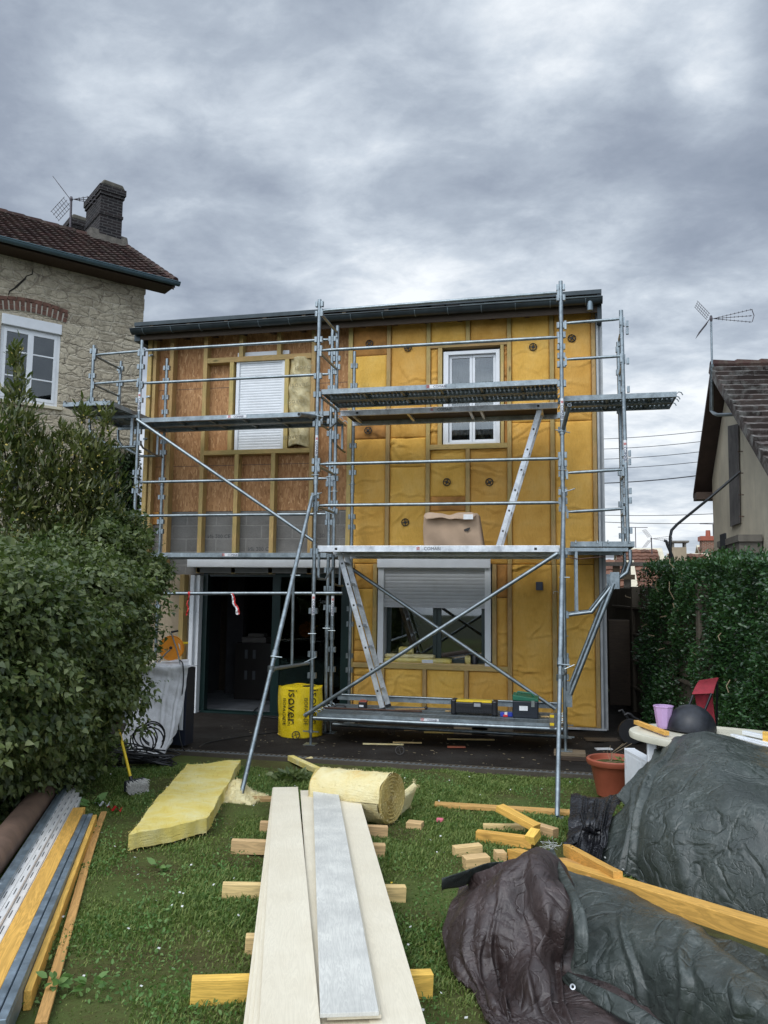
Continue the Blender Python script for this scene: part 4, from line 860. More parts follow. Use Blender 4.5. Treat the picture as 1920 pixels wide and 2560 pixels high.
# raking stabilisers that stand on the lawn, tied back to the tower
for x, xf, nm in ((-.03, .318, 0), (3.05, 2.963, 1)):
    p0, p1 = V((x, -.05, 3.04)), V((xf, -2.98 if nm == 0 else -2.83, .085)); mid = p0.lerp(p1, .62)
    m_ = MB(); m_.tube(p0, mid, .0243, 14); m_.tube(mid-(p1-p0)*.03, p1, .0205, 14); m_.tube(mid-(p1-p0)*.015, mid+(p1-p0)*.006, .031, 14); m_.tube(mid+V((-.02, -.04, 0)), mid+V((.09, -.02, -.01)), .007, 6); m_.box(p1.x-.05, p1.x+.05, p1.y-.05, p1.y+.05, p1.z-.012, p1.z-.004)
    b_ = wobj('raking_brace', m_, GALV, FT, smooth=True, origin=p1)
    cl = p0.lerp(p1, .66); m_ = MB(); m_.tube((x, -.03, .98), cl, .019, 12); m_.tube((x-.05, -.06, .99), (x+.1, -.05, 1.06), .007, 6); m_.lathe([(.034, -.03), (.034, .03)], tuple(cl), 12); wobj('brace_tie', m_, GALV, FT, smooth=True)
    q = V((x, 0, .98)).lerp(cl, .52); q2 = p0.lerp(p1, .34); m_ = MB(); m_.tube(q, q2, .016, 10); m_.tube(q2+V((-.03, 0, 0)), q2+V((.08, 0, .0)), .006, 6); wobj('brace_strut', m_, GALV, FT, smooth=True)
    m_ = MB(); m_.lathe([(.036, -.025), (.036, .025)], (x, -.02, 3.03), 12); m_.tube((x, -.05, 3.05), (x+.13, -.06, 3.09), .006, 6); wobj('clamp', m_, GALV, FT, smooth=True)
# tubes tied across the upper deck
for x, e, zz_ in ((-.0, z2(1160, 740), 4.08), (3.04, z3(1490, 735), 4.1)):
    q = PY(e, -.42); a_ = V((x, .05, zz_ if x < 1 else 3.78)); b_ = q; m_ = MB(); m_.tube(b_, a_+(a_-b_)*.1, .0243, 14); m_.lathe([(.034, -.03), (.034, .03)], (x, 0, a_.z), 12); m_.tube((x-.08, -.03, a_.z+.02), (x+.09, -.03, a_.z-.02), .007, 6)
    wobj('tie_tube', m_, GALV, FT, smooth=True)
    d_ = (b_-a_).normalized(); wobj('tube_bore', MB().tube(b_+d_*.0005, b_+d_*.002, .019, 12), BLKI, FT)
# labels on the uprights
sticker(FT, (XA, 0, PY(z5(1318, 445), 0).z), (.25, -1, 0), .26); sticker(FT, (XA, 0, PY(z3(87, 960), 0).z), (.25, -1, 0), .26); sticker(FT, (XB, 0, PY(z3(1450, 760), 0).z), (0, -1, 0), .26); sticker(FT, (XB, YB_, PY(z6(1465, 375), .86).z), (.2, -1, 0), .26)
sticker(FT, (.0, YB_, PY(z5(1476, 455), .86).z), (.25, -1, 0), .26)
# side extension to the right: brackets, two planks over the passage, guard frame
XE = 3.765
for y in (0, .85):
    m_ = MB(); m_.path([(XB+.03, y, 1.62), (3.35, y, 1.66), (3.62, y, 2.02), (3.75, y, 2.12), (3.79, y, 2.25), (3.785, y, 2.38)], .022, 10); m_.box(XB, XE, y-.02, y+.02, 2.36, 2.40); m_.box(3.17, 3.20, y-.015, y+.015, 1.66, 2.36)
    wobj('platform_bracket', m_, GALV, FT, smooth=True)
    m_ = MB(); m_.tube((3.60, y-.03, 1.99), (3.10, y-.03, .72), .024, 12); m_.box(3.56, 3.66, y-.045, y-.035, 1.93, 2.12); m_.box(3.05, 3.12, y-.04, y-.03, .58, .76); wobj('bracket_strut', m_, GALV, FT, smooth=True)
sdeck(FT, 3.12, 3.84, -.02, 2.2, 2.475, 2, 'y')
upright(FT, XE, 0, 2.45, 5.22, [2.6, 2.95, 3.06, 3.4, 3.5, 4.26, 4.60, 4.96, 5.05], 0, None, lean=-.03)
upright(FT, XE+.01, .85, 2.45, 5.1, [2.6, 3.0, 3.4, 4.2, 4.7, 5.0], 0, None, lean=-.02)
for zl_, zr_ in ((z4(265, 355), z4(630, 325)), (z4(265, 605), z4(635, 582)), (z4(270, 1390), z4(665, 1365)), (z4(275, 1660), z4(680, 1635))):
    a_, b_ = PY(zl_, -.02), PY(zr_, -.02); grail(FT, (XB+.02, -.02, a_.z), (XE-.01, -.02, b_.z), .018)
    grail(FT, (XE, 0, b_.z), (XE, .85, b_.z), .017, name='end_rail')
sdeck(FT, 3.07, 4.38, .30, .98, 4.285, 2)
sticker(FT, (XE-.012, 0, PY(z4(673, 1240), 0).z), (-.1, -1, 0), .26)
m_ = MB(); m_.path([(3.1, -.02, 2.29), (3.2, -.02, 2.27), (3.45, -.02, 2.295), (3.7, .3, 2.31)], .006, 6); wobj('tie_bar', m_, RUST, FT)
# guard frames seen between the levels on the right
for z in (2.95, 4.95): pass

# ---- lower left tower along the bare wall
LT = thing('scaffold_tower', 'lower left scaffold bay in front of the bare board and block wall', 'scaffold', (-3, .87, 0))
Y0_, Y1_ = .875, 1.655
XL0, XL1 = -3.0, -.075
cz = [1.6, 1.85, 2.1, 2.75, 2.90, 3.28, 3.55, 3.98, 4.15, 4.62, 4.85, 5.12, 5.32]
upright(LT, XL0, Y0_, .2, 5.52, cz, 0, 0, joints=(3.35,)); upright(LT, XL0, Y1_, .2, 5.47, cz, 0, 0, joints=(3.35,))
upright(LT, XL1, Y0_, .2, 5.53, [c+.05 for c in cz], 0, 0, joints=(1.25, 3.3)); upright(LT, .04, Y1_, .2, 5.42, [.75, .95, 1.4, 1.62, 2.8, 2.95, 3.6, 4.0, 4.9, 5.2], 0, .0, joints=(3.3,))
ZLM, ZLU = 2.385, 4.35
for z in (ZLM+.53, ZLM+1.02): grail(LT, (XL0, Y0_, z), (XL1, Y0_, z))
b0, b1 = (XL0, Y0_, ZLM+.53), (XL1, Y0_, ZLM+.70)
for z in (ZLU+.52, ZLU+1.015): grail(LT, (XL0, Y0_, z), (XL1, Y0_, z))
for x in (XL0, XL1):
    for z in (ZLM-.04, ZLU-.05): grail(LT, (x, Y0_, z), (x, Y1_, z), .018, False, 'end_rail')
    for zt_ in (ZLM-.04, ZLU-.05):
        m_ = MB(); m_.path([(x, Y0_+.03, zt_-.27), (x, Y0_+.15, zt_-.36), (x, Y0_+.5, zt_-.40), (x, Y1_-.03, zt_-.40)], .015, 8); m_.box(x-.014, x+.014, Y1_-.2, Y1_-.17, zt_-.40, zt_-.01); wobj('knee_brace', m_, GALV, LT, smooth=True)
sdeck(LT, XL0+.04, XL1-.03, Y0_, Y1_-.02, ZLU, 2); sdeck(LT, XL0+.04, XL1-.03, Y0_, Y1_-.02, ZLM, 2)
decklabel(LT, PY(z2(755, 745), .87).x, Y0_-.002, ZLU-.03, .042, wlab=.30); decklabel(LT, PY(z2(717, 1652), .87).x, Y0_-.002, ZLM-.03, .042, wlab=.22)
grail(LT, (-3.03, .83, 4.34), (-.21, .83, 2.50), .0235, False, 'diagonal_brace')
grail(LT, (-3.0, .83, 1.80), (.17, .83, 1.84), .0243, False, 'door_rail'); 
sticker(LT, (XL0, Y0_, PY(z2(122, 660), .87).z), (.3, -1, 0), .28)
# left side platform on brackets
XP = -3.79
sdeck(LT, -3.83, -3.09, .25, 1.82, 4.47, 2, 'y')
for y in (Y0_, Y1_):
    m_ = MB(); m_.path([(XP-.01, y, 4.36), (XP, y, 4.2), (XP+.07, y, 4.10), (XP+.4, y, 3.93), (XL0-.03, y, 3.93)], .022, 10); m_.box(XP, XL0, y-.02, y+.02, 4.36, 4.40); m_.box(XL0-.12, XL0-.08, y-.015, y+.015, 3.93, 4.36); wobj('platform_bracket', m_, GALV, LT, smooth=True)
upright(LT, XP, Y0_, 4.42, 5.49, [4.95-.3, 5.02, 5.4], 0, None); upright(LT, XP-.01, Y1_, 4.42, 5.47, [4.72, 5.1, 5.35], 0, None)
for z in (4.90, 5.34):
    grail(LT, (XP, Y0_, z), (XL0, Y0_, z+.02), .018); grail(LT, (XP, Y0_, z), (XP-.01, Y1_, z), .016, name='end_rail')
# red and white tape knotted on the door rail
for px, s in ((z5(475, 355), 0), (z5(775, 360), 1)):
    q = PY(px, .80); m_ = MB(); n = 12
    P = [[(q.x+.012*math.sin(i*.9)+(.10 if s else -.02)*(i/n)+a_*(.5+i/n*.5), .79+.01*math.sin(i*1.7+a_*60), q.z-.02-(.38 if s else .42)*i/n*.75) for a_ in (0, .018, .036 if s else .022)] for i in range(n+1)]
    m_.slab(P, (0, -.001, 0)); m_.lathe([(.028, -.015), (.028, .015)], (q.x, .83, q.z-.03), 10, Matrix.Rotation(R(90), 4, 'Y'))
    o = tag(obj('barrier_tape', m_, REDW if s == 0 else REDW), ['thin red tape strip hanging at the left of the door rail', 'crumpled red and white tape hanging from the middle of the door rail'][s], 'tape')
    if s:
        P = [[V(p)+V((-.018, -.006, -.004)) for p in row] for row in P]; wobj('white_stripe', MB().slab(P, (0, -.001, 0)), WHITET, o)

# ------------------------------------------------------------------ ladders
def ladder(label, b0, t0, side, n, loc, width=.30):
    """b0/t0: foot and head of the near stile; side: offset vector to the far stile"""
    t = thing('ladder', label, 'ladder', loc); b0, t0, side = V(b0), V(t0), V(side); ax = (t0-b0).normalized(); nrm = side.normalized(); dp = ax.cross(nrm).normalized()
    for o_ in (V((0, 0, 0)), side):
        m = Matrix((dp, nrm, ax)).transposed().to_4x4(); m.translation = b0+o_; L = (t0-b0).length
        m_ = MB(); m_.box(-.033, .033, -.012, .012, .03, L, m); st = wobj('stile', m_, ALU, t, bevel=.002)
        m_ = MB(); m_.box(-.035, .035, -.015, .015, 0, .035, m); wobj('rubber_foot', m_, BLKRUB, st)
    L = (t0-b0).length
    for i in range(n):
        p = b0+ax*(.25+i*.28)
        if (p-b0).length > L-.1: break
        m = Matrix((dp, nrm, ax)).transposed().to_4x4(); m.translation = p; m_ = MB(); m_.box(-.015, .015, .013, side.length-.013, -.015, .015, m); r_ = wobj('rung', m_, ALU, t)
        m_ = MB(); m_.box(-.012, .012, -.0135, -.0122, -.012, .012, m); wobj('rung_socket', m_, BLKI, r_)
q0, q1 = PY(z3(1092, 1500), .95), PY(z3(1325, 760), .95)
ladder('aluminium ladder rising from the middle deck to the hatch in the upper wooden deck', (q0.x, .95, ZM+.005), (q1.x, .95, q1.z), (0, .34, 0), 7, (q0.x, .95, ZM))
q0, q1 = PZ(z6(440, 955), .38), PY(z6(213, 78), .45)
ladder('aluminium ladder leaning from the lowest deck to the hatch in the middle deck', (q0.x, .45, .38), (PY(z6(213, 78), .45).x, .45, ZM-.03), (.0, .33, 0), 7, (q0.x, .45, .38))

# ------------------------------------------------------------------ things on the decks
# cardboard box, sagging
q0, q1 = PY(z3(697, 1505), .6), PY(z3(985, 1345), .6); x0, x1, zb_, zt_ = q0.x, q1.x, ZM+.002, q1.z
bt = thing('cardboard_box', 'crumpled brown cardboard box with a torn hole on the middle deck', 'box', ((x0+x1)/2, .6, zb_))
nx, nz = 26, 16; P = []
for i in range(nx+1):
    u_ = i/nx; row = []
    for j in range(nz+1):
        v_ = j/nz; x_ = x0+(x1-x0+.07*(1-v_))*u_-.015*math.sin(v_*3)*(1-u_); z = zb_+(zt_-zb_+(.02*math.sin(u_*7)-.03*(1-u_)))*v_
        row.append((x_, .45-.035*math.sin(u_*3.1)*math.sin(v_*2.6)+.01*math.sin(u_*11+v_*5), z))
    P.append(row)
m_ = MB().slab(P, (0, .42, 0)); wobj('carton', m_, CARD, bt, smooth=2)
P = [[(x0+.01+(x1-x0-.02)*i/20, .425-.02*j+.01*math.sin(i), zt_+.006*math.sin(i*1.1)+.016*math.sin(i*.5)-(.075+.02*math.sin(i*.45+1))*j/4*(1 if 0 < i < 20 else .5)+.01) for j in range(5)] for i in range(21)]
wobj('flap', MB().slab(P, (0, .004, 0)), CARDP, bt, smooth=2)
a_ = PY(z3(907, 1343), .40); b_ = PY(z3(960, 1370), .40); wobj('shipping_label', MB().box(a_.x, b_.x, .332, .334, b_.z, a_.z), WHITET, bt)
a_ = PY(z3(906, 1430), .41); m_ = MB(); m_.prism([PY(z3(*p), .403) for p in ((906, 1424), (925, 1416), (942, 1412), (938, 1424), (928, 1433), (908, 1432))], (0, -.001, 0)); wobj('torn_hole', m_, BLKI, bt)
q = PY(z3(620, 1503), .3); m_ = MB(); m_.box(q.x-.1, q.x+.02, .3, .33, ZM+.002, ZM+.012); m_.box(q.x+.03, q.x+.1, .28, .31, ZM+.002, ZM+.02); tag(obj('hand_tool', m_, DARKM, bevel=.003), 'small dark hand tool lying left of the cardboard box on the middle deck', 'tool')
ZD = .376
# long black and yellow case
q0, q1 = PZ(zK(318, 440), ZD), PZ(zK(800, 455), ZD); yy = q0.y+.02; x0, x1 = q0.x, q1.x; zt_ = PY(zK(550, 292), yy).z
cs = thing('tool_case', 'long black tool case with a yellow lid strip on the lowest deck', 'tool case', ((x0+x1)/2, yy, ZD))
m_ = MB(); m_.box(x0+.05, x1-.05, yy, yy+.18, ZD+.02, zt_-.03); wobj('body', m_, BLACK, cs, bevel=.012)
m_ = MB(); m_.box(x0, x0+.06, yy-.012, yy+.19, ZD, zt_); wobj('end_guard', m_, BLACK, cs, bevel=.015); m_ = MB(); m_.box(x1-.06, x1, yy-.012, yy+.19, ZD, zt_-.004); wobj('end_guard', m_, BLACK, cs, bevel=.015)
m_ = MB(); m_.box(x0+.065, x1-.065, yy+.01, yy+.17, zt_-.029, zt_-.008); wobj('lid', m_, YELP, cs, bevel=.004)
m_ = MB(); m_.box(x0+.27, x0+.38, yy-.012, yy-.001, zt_-.09, zt_-.02); lt = wobj('latch', m_, BLACK, cs, bevel=.004); wobj('latch_plate', MB().box(x0+.285, x0+.365, yy-.015, yy-.0125, zt_-.075, zt_-.035), plain('grey_plate', (.35, .36, .38), .4), lt)
m_ = MB()
for k in range(14): m_.box(x0+.09+k*.032, x0+.105+k*.032, yy-.008, yy-.0005, ZD+.03, ZD+.06)
wobj('rib_row', m_, BLACK, cs); m_ = MB(); m_.box(x0+.06, x1-.06, yy-.006, yy-.0006, ZD+.10, ZD+.12); wobj('seam', m_, BLACK, cs)
wobj('lettering', text_mb('TOUGH SYSTEM', .022, frame((x0+.17, yy-.008, ZD+.095), (1, 0, 0), (0, 0, 1))), WHITET, cs) if False else None
# green and black case
q0, q1 = PZ(zK(960, 475), ZD), PZ(zK(1225, 488), ZD); yy = q0.y-.0; x0, x1 = q0.x, q1.x; zt_ = PY(zK(1100, 262), yy).z; zm_ = PY(zK(1100, 300), yy).z
gc = thing('machine_case', 'tall black case with a dark green lid at the right of the lowest deck', 'tool case', ((x0+x1)/2, yy, ZD))
m_ = MB(); m_.box(x0, x1, yy, yy+.24, ZD+.002, zm_-.004); wobj('body', m_, plain('dark_blue_black_plastic', (.012, .017, .026), .4), gc, bevel=.01)
m_ = MB(); m_.prism([(x0, yy-.004, zm_), (x1+.004, yy-.004, zm_-.004), (x1+.004, yy-.004, zt_-.015), (x0+.0, yy-.004, zt_+.02)], (0, .25, .01)); wobj('lid', m_, GREENP, gc, bevel=.006)
m_ = MB(); m_.path([(x0+.04, yy+.1, zt_+.02), (x0+.06, yy+.1, zt_+.05), (x1-.08, yy+.1, zt_+.035), (x1-.05, yy+.1, zt_-.0)], .012, 8); wobj('handle', m_, GREENP, gc, smooth=True)
m_ = MB(); m_.box(x0+.1-.02, x0+.18, yy-.003, yy-.001, ZD+.09, ZD+.145); wobj('paper_label', m_, WHITET, gc); m_ = MB(); m_.box(x1-.08, x1-.04, yy-.012, yy-.0045, zm_-.07, zm_+.005); wobj('clip', m_, plain('grey_clip', (.16, .18, .17), .5), gc, bevel=.003)
m_ = MB(); m_.box(x0+.02, x1-.09, yy-.0025, yy-.0005, ZD+.05, ZD+.054); wobj('seam', m_, BLACK, gc)
# red blue strip, battery, small things
q0 = PZ(zK(832, 462), ZD); tp = thing('packaging_strip', 'small red, white and blue packaging strip between the two tool cases', 'packaging', q0)
wobj('blue_band', MB().box(q0.x, q0.x+.05, q0.y, q0.y+.06, ZD, ZD+.05), BLUEP, tp, bevel=.004); wobj('blue_band', MB().box(q0.x+.085, q0.x+.145, q0.y+.02, q0.y+.06, ZD, ZD+.05), BLUEP, tp, bevel=.004)
wobj('white_band', MB().box(q0.x+.0505, q0.x+.0845, q0.y+.005, q0.y+.06, ZD+.02, ZD+.05), WHITET, tp); wobj('red_tip', MB().box(q0.x+.035, q0.x+.09, q0.y-.01, q0.y+.004, ZD, ZD+.025), REDW, tp, bevel=.004)
q0 = PZ(zL(662, 348), ZD); bt = thing('battery_pack', 'small dark battery pack with a reddish top on the lowest deck behind the ladder foot', 'battery', q0)
x0, y_ = q0.x, q0.y; wobj('case', MB().box(x0, x0+.10, y_, y_+.09, ZD, ZD+.08), BLACK, bt, bevel=.006); wobj('top', MB().box(x0+.004, x0+.106, y_+.004, y_+.10, ZD+.0805, ZD+.095), COPPER, bt, bevel=.004); wobj('carry_loop', MB().path([(x0+.02, y_+.04, ZD+.094), (x0+.03, y_+.04, ZD+.11), (x0+.07, y_+.04, ZD+.11), (x0+.085, y_+.04, ZD+.094)], .004, 6), COPPER, bt); wobj('paper_label', MB().box(x0+.012, x0+.068, y_-.0015, y_-.0005, ZD+.022, ZD+.047), WHITET, bt)
a_, b_ = PZ(zL(235, 350), ZD), PZ(zL(1440, 395), ZD); m_ = MB(); m_.tube((a_.x, a_.y, ZD+.012), (b_.x, b_.y, ZD+.012), .011, 10); tag(obj('steel_bar', m_, RUST, smooth=True), 'long rusty steel bar lying along the lowest deck', 'bar')
a_, b_ = PZ(zL(900, 375), ZD), PZ(zL(1480, 372), ZD); m_ = MB(); m_.tube((a_.x+.2, a_.y+.1, ZD+.012), (b_.x, b_.y+.05, ZD+.012), .010, 10); o = tag(obj('hand_drill_rod', m_, WBROWN, smooth=True), 'short wooden handled rod with a dark ball end beside the long rusty bar', 'rod'); wobj('ball_end', MB().lathe([(.004, -.022), (.018, -.014), (.024, 0), (.018, .014), (.004, .022)], (b_.x, b_.y+.05, ZD+.025), 12), BLKRUB, o, smooth=True)
a_ = PZ(zL(360, 335), ZD); m_ = MB(); m_.path([(a_.x, a_.y, ZD+.01), (a_.x+.05, a_.y+.02, ZD+.03), (a_.x+.13, a_.y+.02, ZD+.028), (a_.x+.16, a_.y, ZD+.01)], .011, 8); tag(obj('clamp_tool', m_, BLACK, smooth=True), 'black clamp lying at the left end of the lowest deck', 'clamp')
q = PZ(zK(1368, 535), ZD); q = PY(zK(1368, 535), -.02); sp_ = thing('spirit_level', 'short yellow and grey spirit level standing on end by the right deck corner', 'spirit level', (q.x, -.03, .34)); wobj('body', MB().box(q.x-.028, q.x+.028, -.04, .01, .335, .50), plain('brown_grey_body', (.16, .13, .10), .5), sp_, bevel=.003)
for z in (.365, .455): wobj('vial_block', MB().box(q.x-.022, q.x+.024, -.043, -.0405, z, z+.03), YELP, sp_)
q = PZ(zK(1250, 470), ZD); lump_slab('wood_chip', q.x, q.x+.1, q.y, q.y+.05, ZD+.004, .008, WPALE, 'pale splinter lying on the lowest deck right of the green lidded case', 'wood chip')
q = PZ(zK(265, 412), ZD); lump_slab('wood_chip', q.x, q.x+.06, q.y, q.y+.03, ZD+.004, .008, WPALE, 'pale splinter lying on the lowest deck left of the long black case', 'wood chip')
# wooden pad under the right rear foot
m_ = MB(); m_.box(XB-.13, XB+.22, -.12, .12, .045, .083); pd = tag(obj('wooden_pad', m_, WGREY, bevel=.004), 'weathered board pad under the front right foot of the scaffold', 'board')
m_ = MB(); m_.box(XB-.05, XB+.25, -.14, .1, .002, .044); tag(obj('wooden_block', m_, WDARK, bevel=.005), 'dark timber block beneath the board pad under the right scaffold foot', 'block')
# ------------------------------------------------------------------ roofs of tiles
def tiles(name, P0, U, Vv, Lu, Lv, tw, th, mt, parent, thick=.035, jit=.006, flat=False):
    P0, U, Vv = V(P0), V(U).normalized(), V(Vv).normalized(); Nn = U.cross(Vv).normalized(); Nn = Nn if Nn.z > 0 else -Nn
    m_ = MB(); nj = int(Lv/th); ni = int(Lu/tw)
    for j in range(nj):
        for i in range(ni):
            a_ = P0+U*(i*tw+random.uniform(-jit, jit)*.4)+Vv*(j*th+random.uniform(-jit, jit)); l_ = thick+random.uniform(-.4, .6)*jit
            pr = [(0, 0), (tw*.28, 0), (tw*.5, thick*.05), (tw*.72, 0), (tw*.985, 0)] if flat else [(0, 0), (tw*.28, thick*.15), (tw*.5, thick*.75), (tw*.72, thick*.15), (tw*.985, 0)]
            vs = []
            for (lv, lift) in ((0, l_), (th*1.12, .002)):
                for x_, h in pr: vs.append(a_+U*x_+Vv*lv+Nn*(h*.6+lift+.012))
            for x_, h in pr: vs.append(a_+U*x_+Nn*0.0)
            n = 5; fs = [(k, k+1, n+k+1, n+k) for k in range(4)]+[(k+1, k, 10+k, 10+k+1) for k in range(4)]+[(0, n, 10), (n-1, 14, 2*n-1)]
            m_.add(vs, fs)
    return wobj(name, m_, mt, parent)
# ------------------------------------------------------------------ stone house on the left
ZE = 8.0
A_ = PZ((0, 597), ZE); B_ = PZ((439, 708.6), ZE); e_ = (B_-A_).normalized(); n_ = V((e_.y, -e_.x, 0)); ins = -n_ if n_.dot(CP-B_) > 0 else n_; n_ = -ins
SH = thing('stone_house', 'old rubble stone house with dark tiled roof and brick chimneys on the left', 'house', B_-e_*.4+ins*.5-V((0, 0, ZE)))
OV = .5; W0 = B_+ins*OV            # a point of the wall plane
def SW(p, off=0): return PP(p, W0+n_*off, n_)       # photo pixel -> wall plane
xc = (SW((356, 850))-B_).dot(e_)   # corner position along the eave line
def S_(x, y, z): return B_+e_*x+ins*y+V((0, 0, z-ZE))   # local frame: x along eave from its right end, y into the house
def wbox(x0, x1, y0, y1, z0_, z1_, m=None):
    m_ = MB() if m is None else m; M4 = Matrix((e_, ins, V((0, 0, 1)))).transposed().to_4x4(); M4.translation = B_-V((0, 0, ZE)); return m_.box(x0, x1, y0, y1, z0_, z1_, M4)
M4 = Matrix((e_, ins, V((0, 0, 1)))).transposed().to_4x4(); M4.translation = B_-V((0, 0, ZE))
def lobj(name, m_, mt, parent=SH, **k):    # mesh in the local frame of the stone house
    o = obj(name, m_, mt, None, **k); o.parent = parent; o.matrix_parent_inverse = pm(parent).inverted(); o.matrix_basis = M4; return o
w0 = SW(z1(8, 1075)); w1 = SW(z1(398, 1130)); w2 = SW(z1(365, 1590))
wx1 = (w1-B_).dot(e_); wx0 = (w0-B_).dot(e_); wz1 = w1.z-.02; wz0 = w2.z-.03
m_ = MB()
rw = random.Random(3)
y0_ = OV
for x0, x1, a_, b_ in ((-14, wx0, 0, ZE+.1), (wx1, xc, 0, ZE+.1), (wx0, wx1, 0, wz0), (wx0, wx1, wz1+.16, ZE+.1)): m_.box(x0, x1, y0_, y0_+.45, a_, b_)
lobj('stone_wall', m_, STONE)
m_ = MB(); m_.box(xc-.45, xc-.002, y0_+.451, y0_+7, 0, ZE+.1); lobj('gable_wall', m_, STONE)
# ragged quoins up the corner
for k in range(24):
    z = .1+k*.335; m_ = MB(); h = rw.uniform(.24, .32); d_ = rw.uniform(.006, .03); m_.box(xc-rw.uniform(.25, .5), xc+d_, y0_-rw.uniform(.004, .02), y0_+.4, z, z+h)
    lobj('corner_stone', m_, STONE, bevel=.02)
# roof
ra = PP(z1(790, 555), B_, e_); yr, zr = (ra-B_).dot(ins), ra.z
sl = V((0, yr+0, zr-ZE)); 
Vs = (ins*yr+V((0, 0, zr-ZE))).normalized(); Ls = math.hypot(yr, zr-ZE)
m_ = MB(); m_.prism([(0, .02, ZE-.02), (0, yr, zr-.05), (0, 2*yr, ZE-.05), (0, 2*yr, ZE-.1), (0, yr, zr-.12), (0, .02, ZE-.09)], (-14, 0, 0)); lobj('roof_deck', m_, WDARK1)
tiles('roof_tiles', S_(-13.5, 0, ZE+.02), e_, Vs, 13.5, Ls, .19, .235, TILER, SH, .035)
m_ = MB()
for i in range(40): m_.lathe([(.10, 0), (.115, .04), (.10, .36)], tuple(S_(-i*.36-.0, yr, zr-.01)), 8, Matrix.Rotation(math.atan2(e_.y, e_.x), 4, 'Z') @ Matrix.Rotation(R(-90), 4, 'Y'))
wobj('ridge_tiles', m_, TILER, SH)
m_ = MB()
for j in range(int(Ls/.3)): p = S_(0, 0, ZE+.02)+Vs*(j*.3); m_.path([p+V((0, 0, .05)), p+Vs*.32+V((0, 0, .03))], .06, 8)
wobj('verge_tiles', m_, TILER, SH)
m_ = MB(); m_.box(-14, 0-.02, .02, OV-.002, ZE-.08, ZE-.05); m_.box(-.05, -.02, .0, 2*yr, ZE-.2, ZE-.1) if False else None; lobj('soffit', m_, WDARK1)
m_ = MB(); m_.prism([(-.06, .0, ZE-.02), (-.06, yr, zr-.05), (-.06, yr, zr-.15), (-.06, .0, ZE-.14)], (.03, 0, 0)); lobj('barge_board', m_, WDARK1)
pr = [(.065*math.cos(a_), .065*math.sin(a_)) for a_ in np.linspace(0, -math.pi, 11)]
m_ = MB().slab([[(x_, -.05+a_, ZE+.0+b_) for a_, b_ in pr] for x_ in np.linspace(-14, .06, 20)], (0, 0, .004)); m_.tube((-14, -.12, ZE+.005), (.06, -.12, ZE+.005), .01, 8); gt = lobj('gutter', m_, plain('blue_grey_zinc', (.11, .17, .20), .45, .5), smooth=True)
m_ = MB(); m_.prism([(.055, -.05+a_, ZE+b_) for a_, b_ in pr], (.006, 0, 0)); o = obj('end_cap', m_, ZINCL, gt)
# brick arch, shutter box, window
ax0, ax1 = (SW(z1(-10, 880))-B_).dot(e_), (SW(z1(436, 985))-B_).dot(e_); az = SW(z1(215, 1000)).z; az_side = SW(z1(430, 1060)).z
nb = 13; m_ = MB()
for i in range(nb):
    t = (i+.5)/nb; x_ = ax0+(ax1-ax0)*t; zb_ = az_side+.0+(az-az_side+.03)*math.sin(math.pi*t)**.8*1.0; w_ = (ax1-ax0)/nb*.72; hh = .18; an = (t-.5)*-.35
    Mr = Matrix.Translation((x_, 0, zb_)) @ Matrix.Rotation(-an, 4, 'Y'); 
    if i % 2: m_.box(-w_/2, w_/2, y0_-.025, y0_+.1, 0, hh, Mr)
    else: m_.box(-w_/2, w_/2, y0_-.025, y0_+.1, 0, hh*.47, Mr); m_.box(-w_/2, w_/2, y0_-.022, y0_+.1, hh*.53, hh, Mr)
for i in range(8):
    t = (i+.5)/8; x_ = ax0+(ax1-ax0)*t; zb_ = az_side+.18+(az-az_side+.03)*math.sin(math.pi*t)**.8; w_ = (ax1-ax0)/8*.93; Mr = Matrix.Translation((x_, 0, zb_)) @ Matrix.Rotation((t-.5)*.3, 4, 'Y'); m_.box(-w_/2, w_/2, y0_-.03, y0_+.1, 0, .065, Mr)
lobj('brick_arch', m_, REDB)
m_ = MB(); m_.prism([(ax0+(ax1-ax0)*i/10, y0_-.012, az_side-.01+(az-az_side+.03)*math.sin(math.pi*i/10)**.8) for i in range(11)]+[(ax1-(ax1-ax0)*i/10, y0_-.012, az_side+.17+(az-az_side+.03)*math.sin(math.pi*(1-i/10))**.8) for i in range(11)], (0, .02, 0)); lobj('arch_mortar', m_, plain('pale_mortar', (.50, .46, .38), .95), SH)
m_ = MB(); m_.box(wx0, wx1, y0_-.03, y0_+.12, wz1+.002, wz1+.2); lobj('shutter_box', m_, WHITE, bevel=.01)
m_ = MB(); fw = .06
m_.box(wx0, wx0+fw, y0_+.04, y0_+.14, wz0, wz1); m_.box(wx1-fw, wx1, y0_+.04, y0_+.14, wz0, wz1); m_.box(wx0+fw, wx1-fw, y0_+.041, y0_+.14, wz1-.05, wz1); m_.box(wx0+fw, wx1-fw, y0_+.041, y0_+.14, wz0, wz0+.06)
wn = lobj('window', m_, WHITE, bevel=.004)
xm = (wx0+wx1)/2-.0
for a_, b_ in ((wx0+fw, xm), (xm, wx1-fw)):
    m_ = MB(); m_.box(a_, a_+.05, y0_+.03, y0_+.08, wz0+.06, wz1-.05); m_.box(b_-.05, b_, y0_+.03, y0_+.08, wz0+.06, wz1-.05); m_.box(a_+.05, b_-.05, y0_+.031, y0_+.08, wz1-.1, wz1-.05); m_.box(a_+.05, b_-.05, y0_+.031, y0_+.08, wz0+.06, wz0+.12)
    for t in (.34, .67): z = wz0+(wz1-wz0)*t; m_.box(a_+.05, b_-.05, y0_+.035, y0_+.07, z-.014, z+.014)
    lobj('sash', m_, WHITE, wn, bevel=.003); lobj('glass', MB().box(a_+.05, b_-.05, y0_+.05, y0_+.054, wz0+.12, wz1-.1), GLASS, wn)
